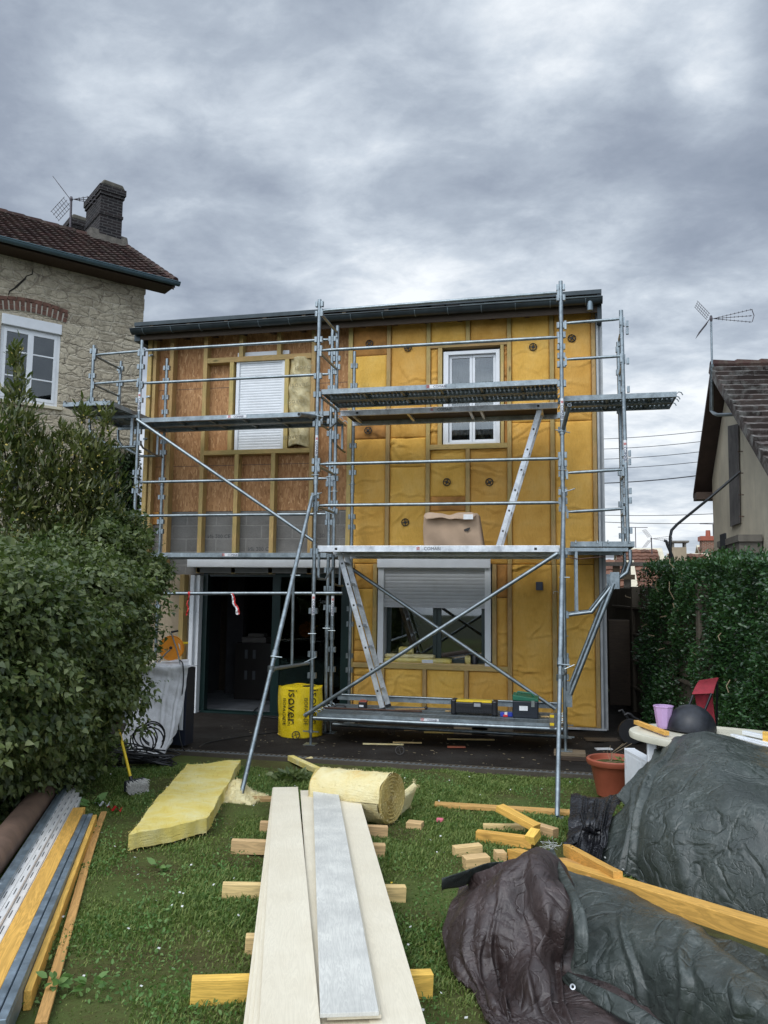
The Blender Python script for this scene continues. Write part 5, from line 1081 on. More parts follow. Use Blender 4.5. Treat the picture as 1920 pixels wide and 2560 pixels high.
lobj('dim_room', MB().box(wx0-.2, wx1+.2, y0_+.5, y0_+.55, wz0-.3, wz1+.3), DARKR, wn)
m_ = MB(); m_.box(wx0-.08, wx1+.08, y0_-.05, y0_+.14, wz0-.06, wz0-.003); lobj('window_sill', m_, CREAM, bevel=.008)
# lower small window glimpsed through the shrubs
q = SW((35, 1190)); x_ = (q-B_).dot(e_); m_ = MB(); m_.box(x_-.55, x_+.12, y0_-.02, y0_-.002, q.z-.35, q.z+.22); wn2 = lobj('window', m_, WHITE); 
for k in range(3): lobj('pane', MB().box(x_-.49+k*.2, x_-.33+k*.2, y0_-.025, y0_-.0205, q.z-.28, q.z+.15), DARKR, wn2)
# crack
m_ = MB(); cp_ = [SW(z1(*p), .004) for p in ((215, 700), (208, 740), (172, 752), (160, 770), (115, 812), (95, 830), (62, 850), (55, 875))]
m_.path(cp_, [.006, .012, .008, .018, .022, .016, .014, .006], 5); wobj('wall_crack', m_, plain('dark_crack', (.03, .025, .02), .95), SH)
# chimneys
ch = PP(z1(712, 560), S_(0, yr-.35, 0), n_); cx = (ch-B_).dot(e_)
ctop = PP(z1(712, 160), S_(0, yr-.35, 0), n_).z
def chim(cx, w_, y0c, y1c, zt, zb):
    m_ = MB(); m_.box(cx-w_, cx+w_, y0c, y1c, zb, zt-.28); m_.box(cx-w_-.03, cx+w_+.03, y0c-.03, y1c+.03, zt-.28, zt-.2); m_.box(cx-w_-.055, cx+w_+.055, y0c-.055, y1c+.055, zt-.2, zt-.05); m_.box(cx-w_-.02, cx+w_+.02, y0c-.02, y1c+.02, zt-.75, zt-.68)
    o = lobj('chimney', m_, CHIMB, bevel=.008); m_ = MB(); m_.prism([(cx-w_-.04, y0c-.04, zt-.05), (cx+w_+.04, y0c-.04, zt-.05), (cx+w_-.03, y0c-.04, zt+.06), (cx-w_+.05, y0c-.04, zt+.08)], (0, y1c-y0c+.08, 0)); obj('capping', m_, plain('lichen_mortar', (.12, .11, .09), .95, 0, .3), o, bevel=.03)
chim(cx+.0, .255, yr-.35, yr+.75, ctop, zr-.6)
c2 = PP(z1(530, 490), S_(0, yr+1.6, 0), n_); chim((c2-B_).dot(e_), .28, yr+1.6, yr+2.4, PP(z1(530, 385), S_(0, yr+1.6, 0), n_).z, zr-1.2)
m_ = MB(); m_.prism([(cx-.45, yr-.5, zr-.32), (cx+.42, yr-.5, zr-.36), (cx+.42, yr-.3, zr+.10), (cx-.45, yr-.3, zr+.12)], (0, .3, 0)); lobj('mortar_flaunching', m_, plain('rough_mortar', (.10, .09, .075), .95, 0, .3, 9, .6), bevel=.03)
# aerials ------------------------------------------------------------------
def aerial(name, label, base, top, scale, fwd, mt, grid_only=False, group=None):
    """mast with a corner reflector of two wire grids and a long three armed boom"""
    t = thing(name, label, 'tv aerial', base); base, top = V(base), V(top); wobj('mast', MB().tube(base, top, .02*scale*1.4, 8), mt, t)
    f = V(fwd).normalized(); s = f.cross(V((0, 0, 1))).normalized(); u_ = V((0, 0, 1)); c = top-V((0, 0, .06))
    for sg in (1, -1):
        m_ = MB(); d_ = (-f*.62+u_*sg*.78).normalized(); o0 = c-f*.02*scale
        for k in range(7): m_.tube(o0+d_*(.1+.06*k)*scale*1.2-s*.26*scale, o0+d_*(.1+.06*k)*scale*1.2+s*.26*scale, .0045*scale, 5)
        for q in (-.24, -.08, .08, .24): m_.tube(o0+d_*.08*scale+s*q*scale, o0+d_*.58*scale+s*q*scale, .007*scale, 5)
        wobj('reflector_grid', m_, mt, t)
    for a_ in (-.12, 0, .12):
        m_ = MB(); p, q = c+f*.05*scale, c+f*1.05*scale+u_*a_*1.3*scale+s*a_*.6*scale; m_.tube(p, q, .008*scale, 6)
        for k in range(9): r_ = p.lerp(q, .15+.1*k); m_.tube(r_-s*.05*scale, r_+s*.05*scale, .004*scale, 4); m_.tube(r_-u_*.03*scale, r_+u_*.03*scale, .004*scale, 4)
        wobj('boom', m_, mt, t)
    m_ = MB(); q = c+f*1.05*scale; m_.path([q+u_*.17*scale, q+f*.05*scale, q-u_*.17*scale], .012*scale, 6); wobj('end_bracket', m_, mt, t)
    m_ = MB(); m_.lathe([(.03*scale, -.05), (.045*scale, 0), (.03*scale, .05)], tuple(c), 8); wobj('junction_box', m_, mt, t)
    return t
AER = plain('weathered_aerial_metal', (.10, .09, .10), .5, .5)
ab = PP(z1(455, 470), S_(0, yr+.3, 0), n_); at_ = PP(z1(462, 238), S_(0, yr+.3, 0), n_)
aerial('tv_aerial', 'tv aerial on a thin mast beside the sooty brick chimneys of the stone house', ab, at_, .95, (1, .25, 0), AER)

# ------------------------------------------------------------------ rendered house on the right
XG = 5.9; XV = 5.6
RH = thing('rendered_house', 'beige rendered gable house with mossy brown roof tiles beyond the hedge at right', 'house', (XG, 4, 0))
ap = PX(z4(1262, 640), XV); re_ = PX(z4(1140, 1530), XV); fe = PX((1920, 1150), XV)
rcY = PX(z4(1280, 1700), XG).y
ds = V((0, fe.y-ap.y, fe.z-ap.z)); ds_n = ds.normalized(); fe2 = ap+ds_n*(ds.length*1.45)
def zroof(y): return ap.z+(re_.z-ap.z)*(y-ap.y)/(re_.y-ap.y) if y > ap.y else ap.z+(fe.z-ap.z)*(y-ap.y)/(fe.y-ap.y)
rd_ = V((.995, .10, 0)).normalized(); HL = 8
m_ = MB(); m_.prism([(XG, fe2.y+.5, -.1), (XG, rcY, -.1), (XG, rcY, zroof(rcY)-.12), (XG, ap.y, ap.z-.14), (XG, fe2.y+.5, zroof(fe2.y+.5)-.12)], rd_*HL); wobj('wall', m_, ROUGHC, RH)
m_ = MB(); m_.prism([ap+V((0, 0, -.05)), re_+V((0, 0, -.02)), re_+V((0, 0, -.10)), ap+V((0, 0, -.14)), fe2+V((0, 0, -.10)), fe2+V((0, 0, -.02))], rd_*(HL+.6)); rf = wobj('roof', m_, plain('brown_soffit_board', (.075, .05, .04), .8, 0, .2, 3), RH)
tiles('roof_tiles', fe2, rd_, -ds_n, HL+.5, (ap-fe2).length-.05, .26, .255, TILEB, rf, .075, .008, flat=True)
m_ = MB(); dn = -ds_n
for j in range(int((ap-fe2).length/.255)): p = fe2+dn*(j*.255); nn_ = rd_.cross(dn); nn_ = nn_ if nn_.z > 0 else -nn_; m_.prism([p+nn_*.09, p+nn_*-.10, p+dn*.30-nn_*.10, p+dn*.30+nn_*.02], -rd_*.05)
wobj('verge_tiles', m_, TILEB, rf)
tiles('roof_tiles', re_+rd_*(HL+.5), -rd_, (ap-re_).normalized(), HL+.5, (ap-re_).length-.05, .26, .255, TILER, rf, .05)
m_ = MB()
for i in range(22): m_.lathe([(.075, 0), (.10, .05), (.075, .40)], tuple(ap+rd_*(i*.40)+V((0, 0, -.01))), 8, Matrix.Rotation(math.atan2(rd_.y, rd_.x), 4, 'Z') @ Matrix.Rotation(R(90), 4, 'Y'))
wobj('ridge_tiles', m_, TILER, rf)
m_ = MB(); q = re_; m_.box(q.x+.01, q.x+.5, q.y-.35, q.y+.02, q.z-.16, q.z-.02); wobj('eaves_box', m_, plain('brown_soffit', (.10, .07, .055), .8), rf)
sa, sb = PX(z4(1395, 1065), XG), PX(z4(1465, 1050), XG); sc_, sd2 = PX(z4(1478, 1735), XG), PX(z4(1412, 1760), XG)
m_ = MB(); m_.prism([sa+V((-.02, 0, 0)), sb+V((-.02, 0, 0)), sc_+V((-.02, 0, 0)), sd2+V((-.02, 0, 0))], (-.015, 0, 0)); wobj('grey_pilaster', m_, plain('dark_patched_render', (.13, .12, .115), .9, 0, .3, 3), RH)
a_, b_ = PX(z4(1290, 1890), XG-.3), PX(z4(1478, 1815), XG-.3); m_ = MB(); m_.box(XG-.35, XG-.02, b_.y, a_.y-.5, b_.z-.1, b_.z); m_.box(XG-.33, XG-.02, b_.y+.05, a_.y-.55, b_.z-1.2, b_.z-.101); bx = wobj('wall_ledge', m_, CONC, RH)
c = PX(z4(1345, 1870), XG-.36); m_ = MB(); m_.box(XG-.36, XG-.3305, c.y-.16, c.y+.22, c.z-.1, c.z+.14); wobj('ledge_opening', m_, DARKR, bx)
for k in range(6): c = PX(z4(1485+k*3, 1240+k*150), XG); m_ = MB(); m_.tube((XG-.08, c.y, c.z), (XG, c.y, c.z), .008, 6); wobj('wall_hook', m_, RUST, RH)
p = [PX(z4(*q), XV-.05) for q in ((1268, 960), (1285, 975), (1310, 988), (1392, 985))]
mt_ = PX(z4(1265, 300), XV-.05)
m_ = MB(); m_.path([PX(z4(1272, 640), XV-.05), p[0], p[1], p[2], p[3]+V((.3, 0, 0))], .03, 10)
ar = aerial('tv_aerial', 'tv aerial on a tall bent mast clamped to the beige gable at right', PX(z4(1272, 640), XV-.05), mt_, .62, (1, .0, .02), AER); wobj('bent_bracket', m_, GALV, ar, smooth=True)
for o in ar.children:
    if o.name.startswith('mast'): o.data.materials[0] = GALV
# rusty bent pole from the gable
q0 = PX(z4(1470, 1378), XG); bpts = [q0] + [PY(z4(*q), yy) for q, yy in (((1240, 1575), 4.4), ((1030, 1745), 3.6), ((993, 1785), 3.4), ((983, 1830), 3.4), ((985, 2000), 3.4))]; bpts.append(bpts[-1]+V((0, 0, -1.5)))
tag(obj('bent_pole', MB().path(bpts, .023, 10), DARKM, smooth=True), 'rusty bent pipe rising over the hedge to the beige gable wall', 'pole')
bp = [PY(z4(*q), 3.1) for q in ((940, 1857), (955, 1860), (965, 1890), (995, 1960), (1010, 2010))]; bp.append(bp[-1]+V((.1, 0, -1.2))); tag(obj('hooked_pipe', MB().path(bp, .022, 8), DARKM, smooth=True), 'short rusty pipe with a hooked top standing beside the bent pole', 'pipe')

# ------------------------------------------------------------------ wires across the gap
for k, (l_, r_) in enumerate((((510, 1133), (1190, 1079)), ((510, 1203), (1185, 1150)), ((510, 1273), (1178, 1221)), ((510, 1337), (1165, 1291)), ((510, 1439), (1150, 1387)), ((510, 1659), (1300, 1647)), ((510, 1706), (1300, 1712)))):
    a_, b_ = PY(z4(*l_), 26), PY(z4(*r_), 24); d_ = b_-a_; a_ = a_-d_*.6; b_ = b_+d_*.6; pts = [a_.lerp(b_, i/16)+V((0, 0, -.18*math.sin(math.pi*i/16))) for i in range(17)]
    tag(obj('overhead_wire', MB().path(pts, .013 if k != 4 else .022, 5), BLACK, smooth=True), ['highest of the thin wires between the two houses', 'second thin wire from the top between the two houses', 'third thin wire from the top between the two houses', 'fourth thin wire from the top between the two houses', 'thickest overhead wire, fifth from the top between the houses', 'upper of the two low thin wires between the houses', 'lowest of the thin wires between the two houses'][k], 'wire', 'overhead wires in the gap between the houses')

# ------------------------------------------------------------------ far houses in the gap
def farhouse(name, label, L_, R_, zr_, y0, depth, eave, mt, wallm, ridge_gable=None):
    """L_, R_: photo pixels of the ridge ends at distance y0+depth/2"""
    ym = y0+depth/2; a_, b_ = PY(L_, ym), PY(R_, ym); z = (a_.z+b_.z)/2; t = thing(name, label, 'house', ((a_.x+b_.x)/2, y0, 0))
    m_ = MB(); m_.prism([(a_.x+.2, y0, -.1), (a_.x+.2, y0+depth, -.1), (a_.x+.2, y0+depth, z-eave), (a_.x+.2, ym, z-.1), (a_.x+.2, y0, z-eave)], (b_.x-a_.x-.4, 0, 0)); wobj('wall', m_, wallm, t)
    vv = V((0, depth/2+.3, eave+.12)); tiles('roof', (a_.x, y0-.3, z-eave-.1), (1, 0, 0), vv, b_.x-a_.x, vv.length, .42, .42, mt, t, .07, .01)
    m_ = MB(); m_.prism([(a_.x, y0-.3, z-eave-.14), (a_.x, ym, z-.03), (a_.x, y0+depth+.3, z-eave-.14), (a_.x, ym, z-.13)], (b_.x-a_.x, 0, 0)); wobj('roof_edge', m_, CREAM, t); return t, a_, b_
t, a_, b_ = farhouse('far_house', 'far house with an orange brown roof between the scaffold and the rusty pole', z4(600, 1912), z4(925, 1897), 0, 30, 9, 2.4, TILEO, PINKR)
t2, a2, b2 = farhouse('far_house', 'far house with the square rendered chimney behind the rusty pole', z4(960, 1945), z4(1240, 1935), 0, 27, 8, 2.2, TILEO, PINKR)
def fchim(t, px, w_, h, y, mt, cap=True):
    q = PY(px, y); m_ = MB(); m_.box(q.x-w_/2, q.x+w_/2, y-w_/2, y+w_/2, q.z-h-1, q.z); o = wobj('chimney', m_, mt, t)
    m_ = MB(); 
    if cap: 
        for dx in (-.42, .42): m_.box(q.x+dx*w_-.04, q.x+dx*w_+.04, y-w_/2, y+w_/2, q.z, q.z+.22)
        m_.box(q.x-w_*.68, q.x+w_*.68, y-w_*.68, y+w_*.68, q.z+.22, q.z+.30)
    else: m_.box(q.x-w_*.6, q.x+w_*.6, y-w_*.6, y+w_*.6, q.z-.2, q.z+.05); m_.lathe([(.14, 0), (.12, .35)], (q.x, y, q.z+.05), 10)
    wobj('chimney_cap', m_, CONC if cap else TERRA, o)
fchim(t2, z4(1040, 1905), .62, 1.2, 30, OLDR)
t3, a3, b3 = farhouse('far_house', 'far house with the red brick chimney beside the beige gable house', z4(1165, 1888), z4(1330, 1880), 0, 36, 8, 2.5, TILEO, PINKR)
fchim(t3, z4(1245, 1835), .8, 1.2, 38, FARB, False)
t4, a4, b4 = farhouse('far_house', 'pale far house with louvred wall seen under the side platform', z7(560, 395), z7(760, 400), 0, 22, 6, 2.0, TILEO, PINKR)
for l_, px, pt_, y, sc in (('small far tv aerial on the orange brown roof', z4(857, 1950), z4(852, 1835), 33, 1.0),):
    aerial('tv_aerial', l_, PY(px, y), PY(pt_, y), sc, (1, .3, 0), AER)
for l_, p0, p1, wd, y in (('faint T shaped far aerial left of the orange roof', z4(745, 1905), z4(742, 1765), 1.1, 45), ('faint T shaped far aerial beside the beige gable', z4(1283, 1875), z4(1278, 1742), .8, 45)):
    a_, b_ = PY(p0, y), PY(p1, y); m_ = MB(); m_.tube(a_, b_, .03, 6); m_.tube(b_+V((-wd, 0, .02)), b_+V((wd*.7, 0, -.02)), .022, 5); tag(obj('far_aerial', m_, AER), l_, 'tv aerial')

# ------------------------------------------------------------------ boundary wall and concrete fence on the right
fl = lambda y: 4.31-(y-2.85)*.11
fc = thing('concrete_fence', 'dark weathered boundary wall of concrete panels between the house and the hedge', 'fence', (fl(2), 2, 0))
dirf = V((-.11, 1, 0)).normalized(); pf = V((-dirf.y, dirf.x, 0))
def fbox(y0, y1, o0, o1, z0_, z1_):
    a_ = V((fl(y0), y0, 0)); b_ = V((fl(y1), y1, 0)); return [a_+pf*o0, b_+pf*o0, b_+pf*o1, a_+pf*o1], z0_, z1_
def fadd(m_, *a):
    pl, z0_, z1_ = fbox(*a); return m_.prism([V((p.x, p.y, z0_)) for p in pl], (0, 0, z1_-z0_))
for k, (a_, b_) in enumerate(((.2, 2.1), (2.1, 4.0), (4.0, 5.9))):
    for j in range(4): m_ = MB(); fadd(m_, a_+.05, b_-.05, -.03+.012*(j % 2), .03, .02+.42*j, .41+.42*j); wobj('concrete_panel', m_, DCONC, fc, bevel=.008)
    for j in range(4): m_ = MB(); fadd(m_, a_+.05, b_-.05, .031, .075, .38+.42*j, .42+.42*j); wobj('panel_lip', m_, DCONC, fc, bevel=.006)
    m_ = MB(); fadd(m_, a_-.06, a_+.06, -.07, .08, 0, 2.0); wobj('concrete_post', m_, DCONC, fc, bevel=.01)
m_ = MB(); fadd(m_, 3.0, 7.2, -.25, -.05, 0, 2.0); wobj('block_wall', m_, DCONC, fc, bevel=.03)
q = PY(z7(705, 800), 4.2); m_ = MB(); m_.box(q.x-.28, q.x+.05, 4.0, 4.06, .1, q.z); tag(obj('old_door_panel', m_, WDARK, bevel=.01), 'dark old boards propped against the boundary wall in the side passage', 'boards')
# frame of posts and rails beyond the wall
t = thing('metal_frame', 'open frame of grey rail and brown posts above the boundary wall', 'frame', (4.2, 7.4, 1.8))
a_, b_ = PY(z7(560, 425), 7.4), PY(z7(900, 425), 7.4); m_ = MB(); m_.box(a_.x, b_.x, 7.38, 7.42, a_.z-.05, a_.z+.03); wobj('rail', m_, CONC, t)
for px, mt in (((645, 500), WGREY), ((718, 500), CONC)): q = PY(z7(*px), 7.45); m_ = MB(); m_.box(q.x-.07, q.x+.07, 7.43, 7.5, 1.2, a_.z+.03); wobj('post', m_, mt, t)
q0, q1 = PY(z7(650, 515), 7.36), PY(z7(700, 515), 7.36); m_ = MB(); m_.box(q0.x, q1.x+.2, 7.34, 7.37, q0.z-.05, q0.z+.05); wobj('lower_rail', m_, WGREY, t)
# ------------------------------------------------------------------ foliage
def leaves(name, P, Nn, size, mt, parent=None, kind_='ovate', spread=.8, droop=.3, var=.35):
    """P: leaf positions, Nn: outward directions"""
    n = len(P); P = np.asarray(P); Nn = np.asarray(Nn)
    T = {'ovate': [(0, 0, 0), (.28, -.24, .05), (.28, .24, .05), (.62, -.22, .04), (.62, .22, .04), (1, 0, -.10), (.3, 0, -.02), (.64, 0, -.02)],
         'ivy': [(0, 0, 0), (.12, -.36, .05), (.12, .36, .05), (.5, -.27, .02), (.5, .27, .02), (1.05, 0, -.12), (.15, 0, -.03), (.5, 0, -.02)],
         'lance': [(0, 0, 0), (.3, -.15, .03), (.3, .15, .03), (.68, -.13, .03), (.68, .13, .03), (1.1, 0, -.06), (.3, 0, -.03), (.68, 0, -.03)]}[kind_]
    T = np.array(T); Fc = np.array([(0, 1, 6), (0, 6, 2), (1, 3, 7), (1, 7, 6), (2, 6, 7), (2, 7, 4), (3, 5, 7), (7, 5, 4)])
    d = Nn+RNG.normal(0, spread, (n, 3)); d[:, 2] -= droop; d /= np.linalg.norm(d, axis=1)[:, None]
    up = Nn*.6+RNG.normal(0, .5, (n, 3)); up[:, 2] += .6
    s = np.cross(d, up); s /= np.linalg.norm(s, axis=1)[:, None]+1e-9; w = np.cross(s, d)
    sz = size*(1+RNG.uniform(-var, var, n))
    Vv = P[:, None, :]+sz[:, None, None]*(T[None, :, 0, None]*d[:, None, :]+T[None, :, 1, None]*s[:, None, :]+T[None, :, 2, None]*w[:, None, :])
    Ff = Fc[None]+(np.arange(n)*len(T))[:, None, None]
    o = obj(name, mesh_np(name, Vv.reshape(-1, 3), Ff.reshape(-1, 3)), mt, None)
    if parent: o.parent = parent; o.matrix_parent_inverse = pm(parent).inverted()
    return o
def blob_pts(blobs, dens, rmin=.72, rough=.16):
    """points through the outer shell of a union of uneven ellipsoids"""
    allP, allN = [], []
    for bi, (c, r) in enumerate(blobs):
        c = np.array(c); r = np.array(r); area = 4*math.pi*((r[0]*r[1])**1.6+(r[0]*r[2])**1.6+(r[1]*r[2])**1.6)**(1/1.6)/3**(1/1.6); n = int(area*dens)
        d = RNG.normal(0, 1, (n, 3)); d /= np.linalg.norm(d, axis=1)[:, None]
        k = 1+rough*(np.sin(d[:, 0]*7+bi)*np.sin(d[:, 1]*6+2*bi)+.7*np.sin(d[:, 2]*11+d[:, 0]*9+bi))
        t = RNG.uniform(rmin, 1.04, n)**.7*k; P = c+d*r*t[:, None]
        keep = np.ones(n, bool)
        for bj, (c2, r2) in enumerate(blobs):
            if bj != bi: q = (P-np.array(c2))/np.array(r2); keep &= (q**2).sum(1) > .5
        allP.append(P[keep]); nn = d/r; nn /= np.linalg.norm(nn, axis=1)[:, None]; allN.append(nn[keep])
    return np.concatenate(allP), np.concatenate(allN)
def bl(px, py, dep, rx, ry, rz): p = PD((px, py), dep); return (tuple(p), (rx, ry, rz))
def stems(parent, base, tips, r0, mt, name='branch', trunk=True):
    base = V(base)
    for k, tp in enumerate(tips):
        tp = V(tp); n = 7; pts = [base.lerp(tp, i/n)+V((random.uniform(-1, 1), random.uniform(-1, 1), 0))*.04*(1 if 0 < i < n else 0)+V((0, 0, .25*math.sin(math.pi*i/n)*(tp-base).length*.15)) for i in range(n+1)]
        wobj('trunk' if k == 0 and trunk else name, MB().path(pts, r0*(1 if k == 0 else .55), 7, r0*.12), mt, parent, smooth=True)
# big ivy clad shrub on the left boundary
ib = [bl(20, 1560, 6.1, .62, .8, .45), bl(0, 1760, 6.1, .60, .7, .46), bl(190, 1500, 7.3, .62, .8, .42), bl(185, 1690, 7.2, .62, .75, .55), bl(120, 1870, 6.9, .46, .5, .40), bl(335, 1440, 9.2, .36, .5, .26), bl(375, 1425, 9.3, .22, .35, .15),
      bl(235, 1400, 8.6, .55, .7, .42), bl(290, 1570, 8.1, .34, .55, .48), bl(-10, 1915, 6.2, .40, .5, .28), bl(215, 1760, 7.7, .24, .45, .40), bl(90, 1440, 7.4, .6, .8, .32), bl(300, 1340, 9.0, .30, .45, .30), bl(-60, 1660, 5.6, .55, .7, .8), bl(180, 1940, 7.4, .16, .3, .18), ((-3.0, -4.7, .85), (.8, 1.0, .95)), ((-3.3, -3.2, 1.2), (.8, 1.0, 1.1))]
IV = thing('ivy_shrub', 'huge shaggy ivy shrub filling the left edge of the garden', 'shrub', (-2.4, -2.6, .05))
P, Nn = blob_pts(ib, 3000, .45, .26); P[:, 2] = np.maximum(P[:, 2], .06)
leaves('foliage', P, Nn, .043, LIVY, IV, 'lance' if False else 'ivy', .8, .8, .5)
sh = [];
for k in range(520):
    i = RNG.integers(len(P)); p = P[i]+Nn[i]*.03; d = Nn[i]*.5+np.array([random.uniform(-.4, .6), random.uniform(-.5, .1), .45]); L = random.uniform(.10, .30)
    for t in np.linspace(0, 1, 9): sh.append((p+d*L*t, d))
leaves('young_shoots', [a_ for a_, _ in sh], [b_ for _, b_ in sh], .038, leafmat('young_ivy_leaf', (.06, .10, .025), (.14, .18, .05)), IV, 'lance', .7, .3)
stems(IV, (-2.2, -2.5, .05), [(-2.4, -2.2, 1.9), (-1.9, -1.4, 1.6), (-2.8, -3.2, 1.7), (-2.3, -.6, 2.1)], .05, BARK)
# bay tree
BT = thing('bay_tree', 'tall loose bay tree with upright leafy tips in front of the stone house', 'tree', (-3.4, -.8, .05))
bb = [bl(38, 905, 8.4, .07, .1, .24), bl(40, 985, 8.4, .12, .15, .24), bl(50, 1060, 8.4, .20, .25, .24), bl(60, 1150, 8.5, .32, .4, .26), bl(212, 1040, 8.6, .07, .12, .17), bl(265, 1055, 8.6, .05, .1, .19), bl(215, 1120, 8.6, .20, .3, .2), bl(248, 1150, 8.6, .18, .25, .2), bl(140, 1190, 8.6, .36, .4, .28),
      bl(230, 1240, 8.7, .34, .4, .28), bl(60, 1270, 8.5, .5, .5, .33), bl(180, 1320, 8.7, .48, .5, .3), bl(20, 1110, 8.2, .25, .3, .35), bl(0, 1200, 8.2, .35, .4, .4), bl(50, 1370, 8.5, .55, .5, .3), bl(100, 1120, 8.6, .14, .2, .22), bl(160, 1090, 8.7, .10, .15, .14)]
P, Nn = blob_pts(bb, 620, .1, .4); Nn2 = Nn*.35; Nn2[:, 2] += .75
leaves('foliage', P, Nn2, .082, LBAY, BT, 'lance', .45, -.1, .3)
i_ = RNG.choice(len(P), 1300); leaves('blossom', P[i_]+Nn[i_]*.02, Nn[i_], .03, FLOW, BT, 'ovate', 1.2, 0)
stems(BT, (-3.3, -.9, .05), [PD((38, 900), 8.4), PD((212, 1030), 8.6), PD((262, 1050), 8.6), PD((60, 1150), 8.5), PD((230, 1230), 8.7), PD((130, 1180), 8.6), PD((10, 1120), 8.2), PD((180, 1300), 8.7)], .06, BARK)
# ivy on the stone wall
wi = thing('wall_ivy', 'dark ivy creeping in strands up the lower corner of the stone wall', 'ivy', SW((300, 1330)))
WP, WN = [], []
for st, wd in (([(215, 1330), (228, 1230), (232, 1150), (238, 1100)], 10), ([(262, 1340), (265, 1230), (275, 1160), (283, 1110)], 11), ([(300, 1340), (300, 1250), (315, 1190), (322, 1130)], 11), ([(335, 1340), (335, 1260), (338, 1190), (340, 1120)], 9), ([(245, 1360), (290, 1330), (340, 1300), (345, 1360)], 30), ([(200, 1330), (260, 1310), (320, 1280), (345, 1250)], 16), ([(210, 1250), (222, 1180), (240, 1160)], 10)):
    for k in range(len(st)-1):
        for q in range(210):
            t = random.random(); x_ = st[k][0]+(st[k+1][0]-st[k][0])*t+random.gauss(0, wd); y_ = st[k][1]+(st[k+1][1]-st[k][1])*t+random.gauss(0, 9)
            if x_ < 352: p = SW((x_, y_), random.uniform(.02, .12)); WP.append(tuple(p)); WN.append(tuple(n_))
leaves('foliage', WP, WN, .075, LWALL, wi, 'ivy', .5, .7)
for st in ([(262, 1380), (268, 1230), (283, 1110)], [(300, 1380), (302, 1250), (322, 1130)], [(335, 1380), (338, 1190), (340, 1120)]): wobj('stem', MB().path([SW(q, .02) for q in st], .012, 5), BARK, wi)
# privet hedge on the right
HG = thing('privet_hedge', 'tall trimmed dark green hedge along the right side of the garden', 'hedge', (4.8, 0, 0))
h0, h1 = V((4.13, 2.3, 0)), V((5.35, -4.2, 0)); hd = (h1-h0); HLn = hd.length; hd.normalize(); hn = V((-hd.y, hd.x, 0)); hn = hn if hn.x < 0 else -hn
n = 64000; t = RNG.uniform(0, 1, n)*HLn; z = RNG.uniform(.0, 1, n)**.95*2.30; und = .07*np.sin(t*2.3+z*2)+.06*np.sin(t*5.1-z*4.3)+.045*np.sin(z*7+t*3)
top = 2.24+.05*np.sin(t*3.1)+.04*np.sin(t*7.7); back = RNG.uniform(0, 1, n)**2*.28; topm = RNG.uniform(0, 1, n) < .26
z = np.where(topm, top-RNG.uniform(0, .12, n)+RNG.exponential(.02, n), np.minimum(z, top)); depth_ = np.where(topm, RNG.uniform(-.02, .8, n), back-und)
rnd_ = np.clip((z-1.75)/.5, 0, 1)**2*.12; depth_ = depth_+np.where(topm, 0, rnd_)+np.clip(.35-z, 0, 1)*.3
endc = np.exp(-t/.12)*.15; P = np.array(h0)[None]+np.array(hd)[None]*(t+RNG.normal(0, .03, n))[:, None]-np.array(hn)[None]*depth_[:, None]; P[:, 2] = z
Nn = np.where(topm[:, None], np.array([[0, 0, 1.]]), np.array(hn)[None]+np.array([[0, 0, .25]]))
ne = 5000; Pe = np.array(h0)[None]-np.array(hn)[None]*RNG.uniform(-.05, .7, ne)[:, None]-np.array(hd)[None]*RNG.uniform(-.1, .12, ne)[:, None]; Pe[:, 2] = RNG.uniform(0, 2.2, ne); Ne = np.tile(-np.array(hd), (ne, 1))
leaves('foliage', np.concatenate([P, Pe]), np.concatenate([Nn, Ne]), .043, LHEDGE, HG, 'ovate', .62, .0, .35)
m_ = MB(); hb = [h0-hn*.22+hd*.05, h1-hn*.22, h1-hn*.75, h0-hn*.75+hd*.05]; m_.prism([V((p.x, p.y, .25)) for p in hb], (0, 0, 1.75)); wobj('inner_mass', m_, plain('shaded_twigs', (.016, .022, .010), .95, 0, .4, 20), HG) if False else None
n = 16000; P2 = np.array(h0)[None]+np.array(hd)[None]*(RNG.uniform(0, HLn, n))[:, None]-np.array(hn)[None]*RNG.uniform(.2, .6, n)[:, None]; P2[:, 2] = RNG.uniform(.1, 2.1, n)
leaves('inner_leaves', P2, np.tile(np.array(hn), (n, 1)), .085, LHEDGE, HG, 'ovate', .8, 0, .3)
for (px, py, L, ax_, az_) in [(1700, 1560, .35, -.6, -.2), (1690, 1500, .5, -.2, .9), (1640, 1590, .3, -.9, .1), (1705, 1530, .4, -.7, .5), (1670, 1540, .3, -.9, -.2), (1580, 1495, .3, -.9, .25), (1720, 1475, .4, -.1, 1), (1620, 1560, .3, -.7, -.5), (1810, 1580, .3, .3, -.6), (1690, 1420, .25, -.3, .9), (1650, 1480, .3, .3, .9), (1750, 1640, .25, -.6, .6), (1830, 1700, .3, .4, -.8), (1665, 1620, .35, -.8, -.3)]:
    d = ray(px, py); tt = (h0-CP).dot(hn)/d.dot(hn); p = CP+d*tt+hn*.02; q = p+(hd*-ax_*-1+V((0, 0, az_)))*L*.5+hn*.04; wobj('cut_twig', MB().path([p, p.lerp(q, .5)+hn*.03, q], .006, 5), TWIG, HG)
for t in (.5, 1.6, 2.7, 3.9, 5.2): q = h0+hd*t-hn*.4; wobj('trunk', MB().path([q, q+V((.05, 0, 1.0)), q+V((-.04, .05, 2.0))], .04, 6, .012), BARK, HG)

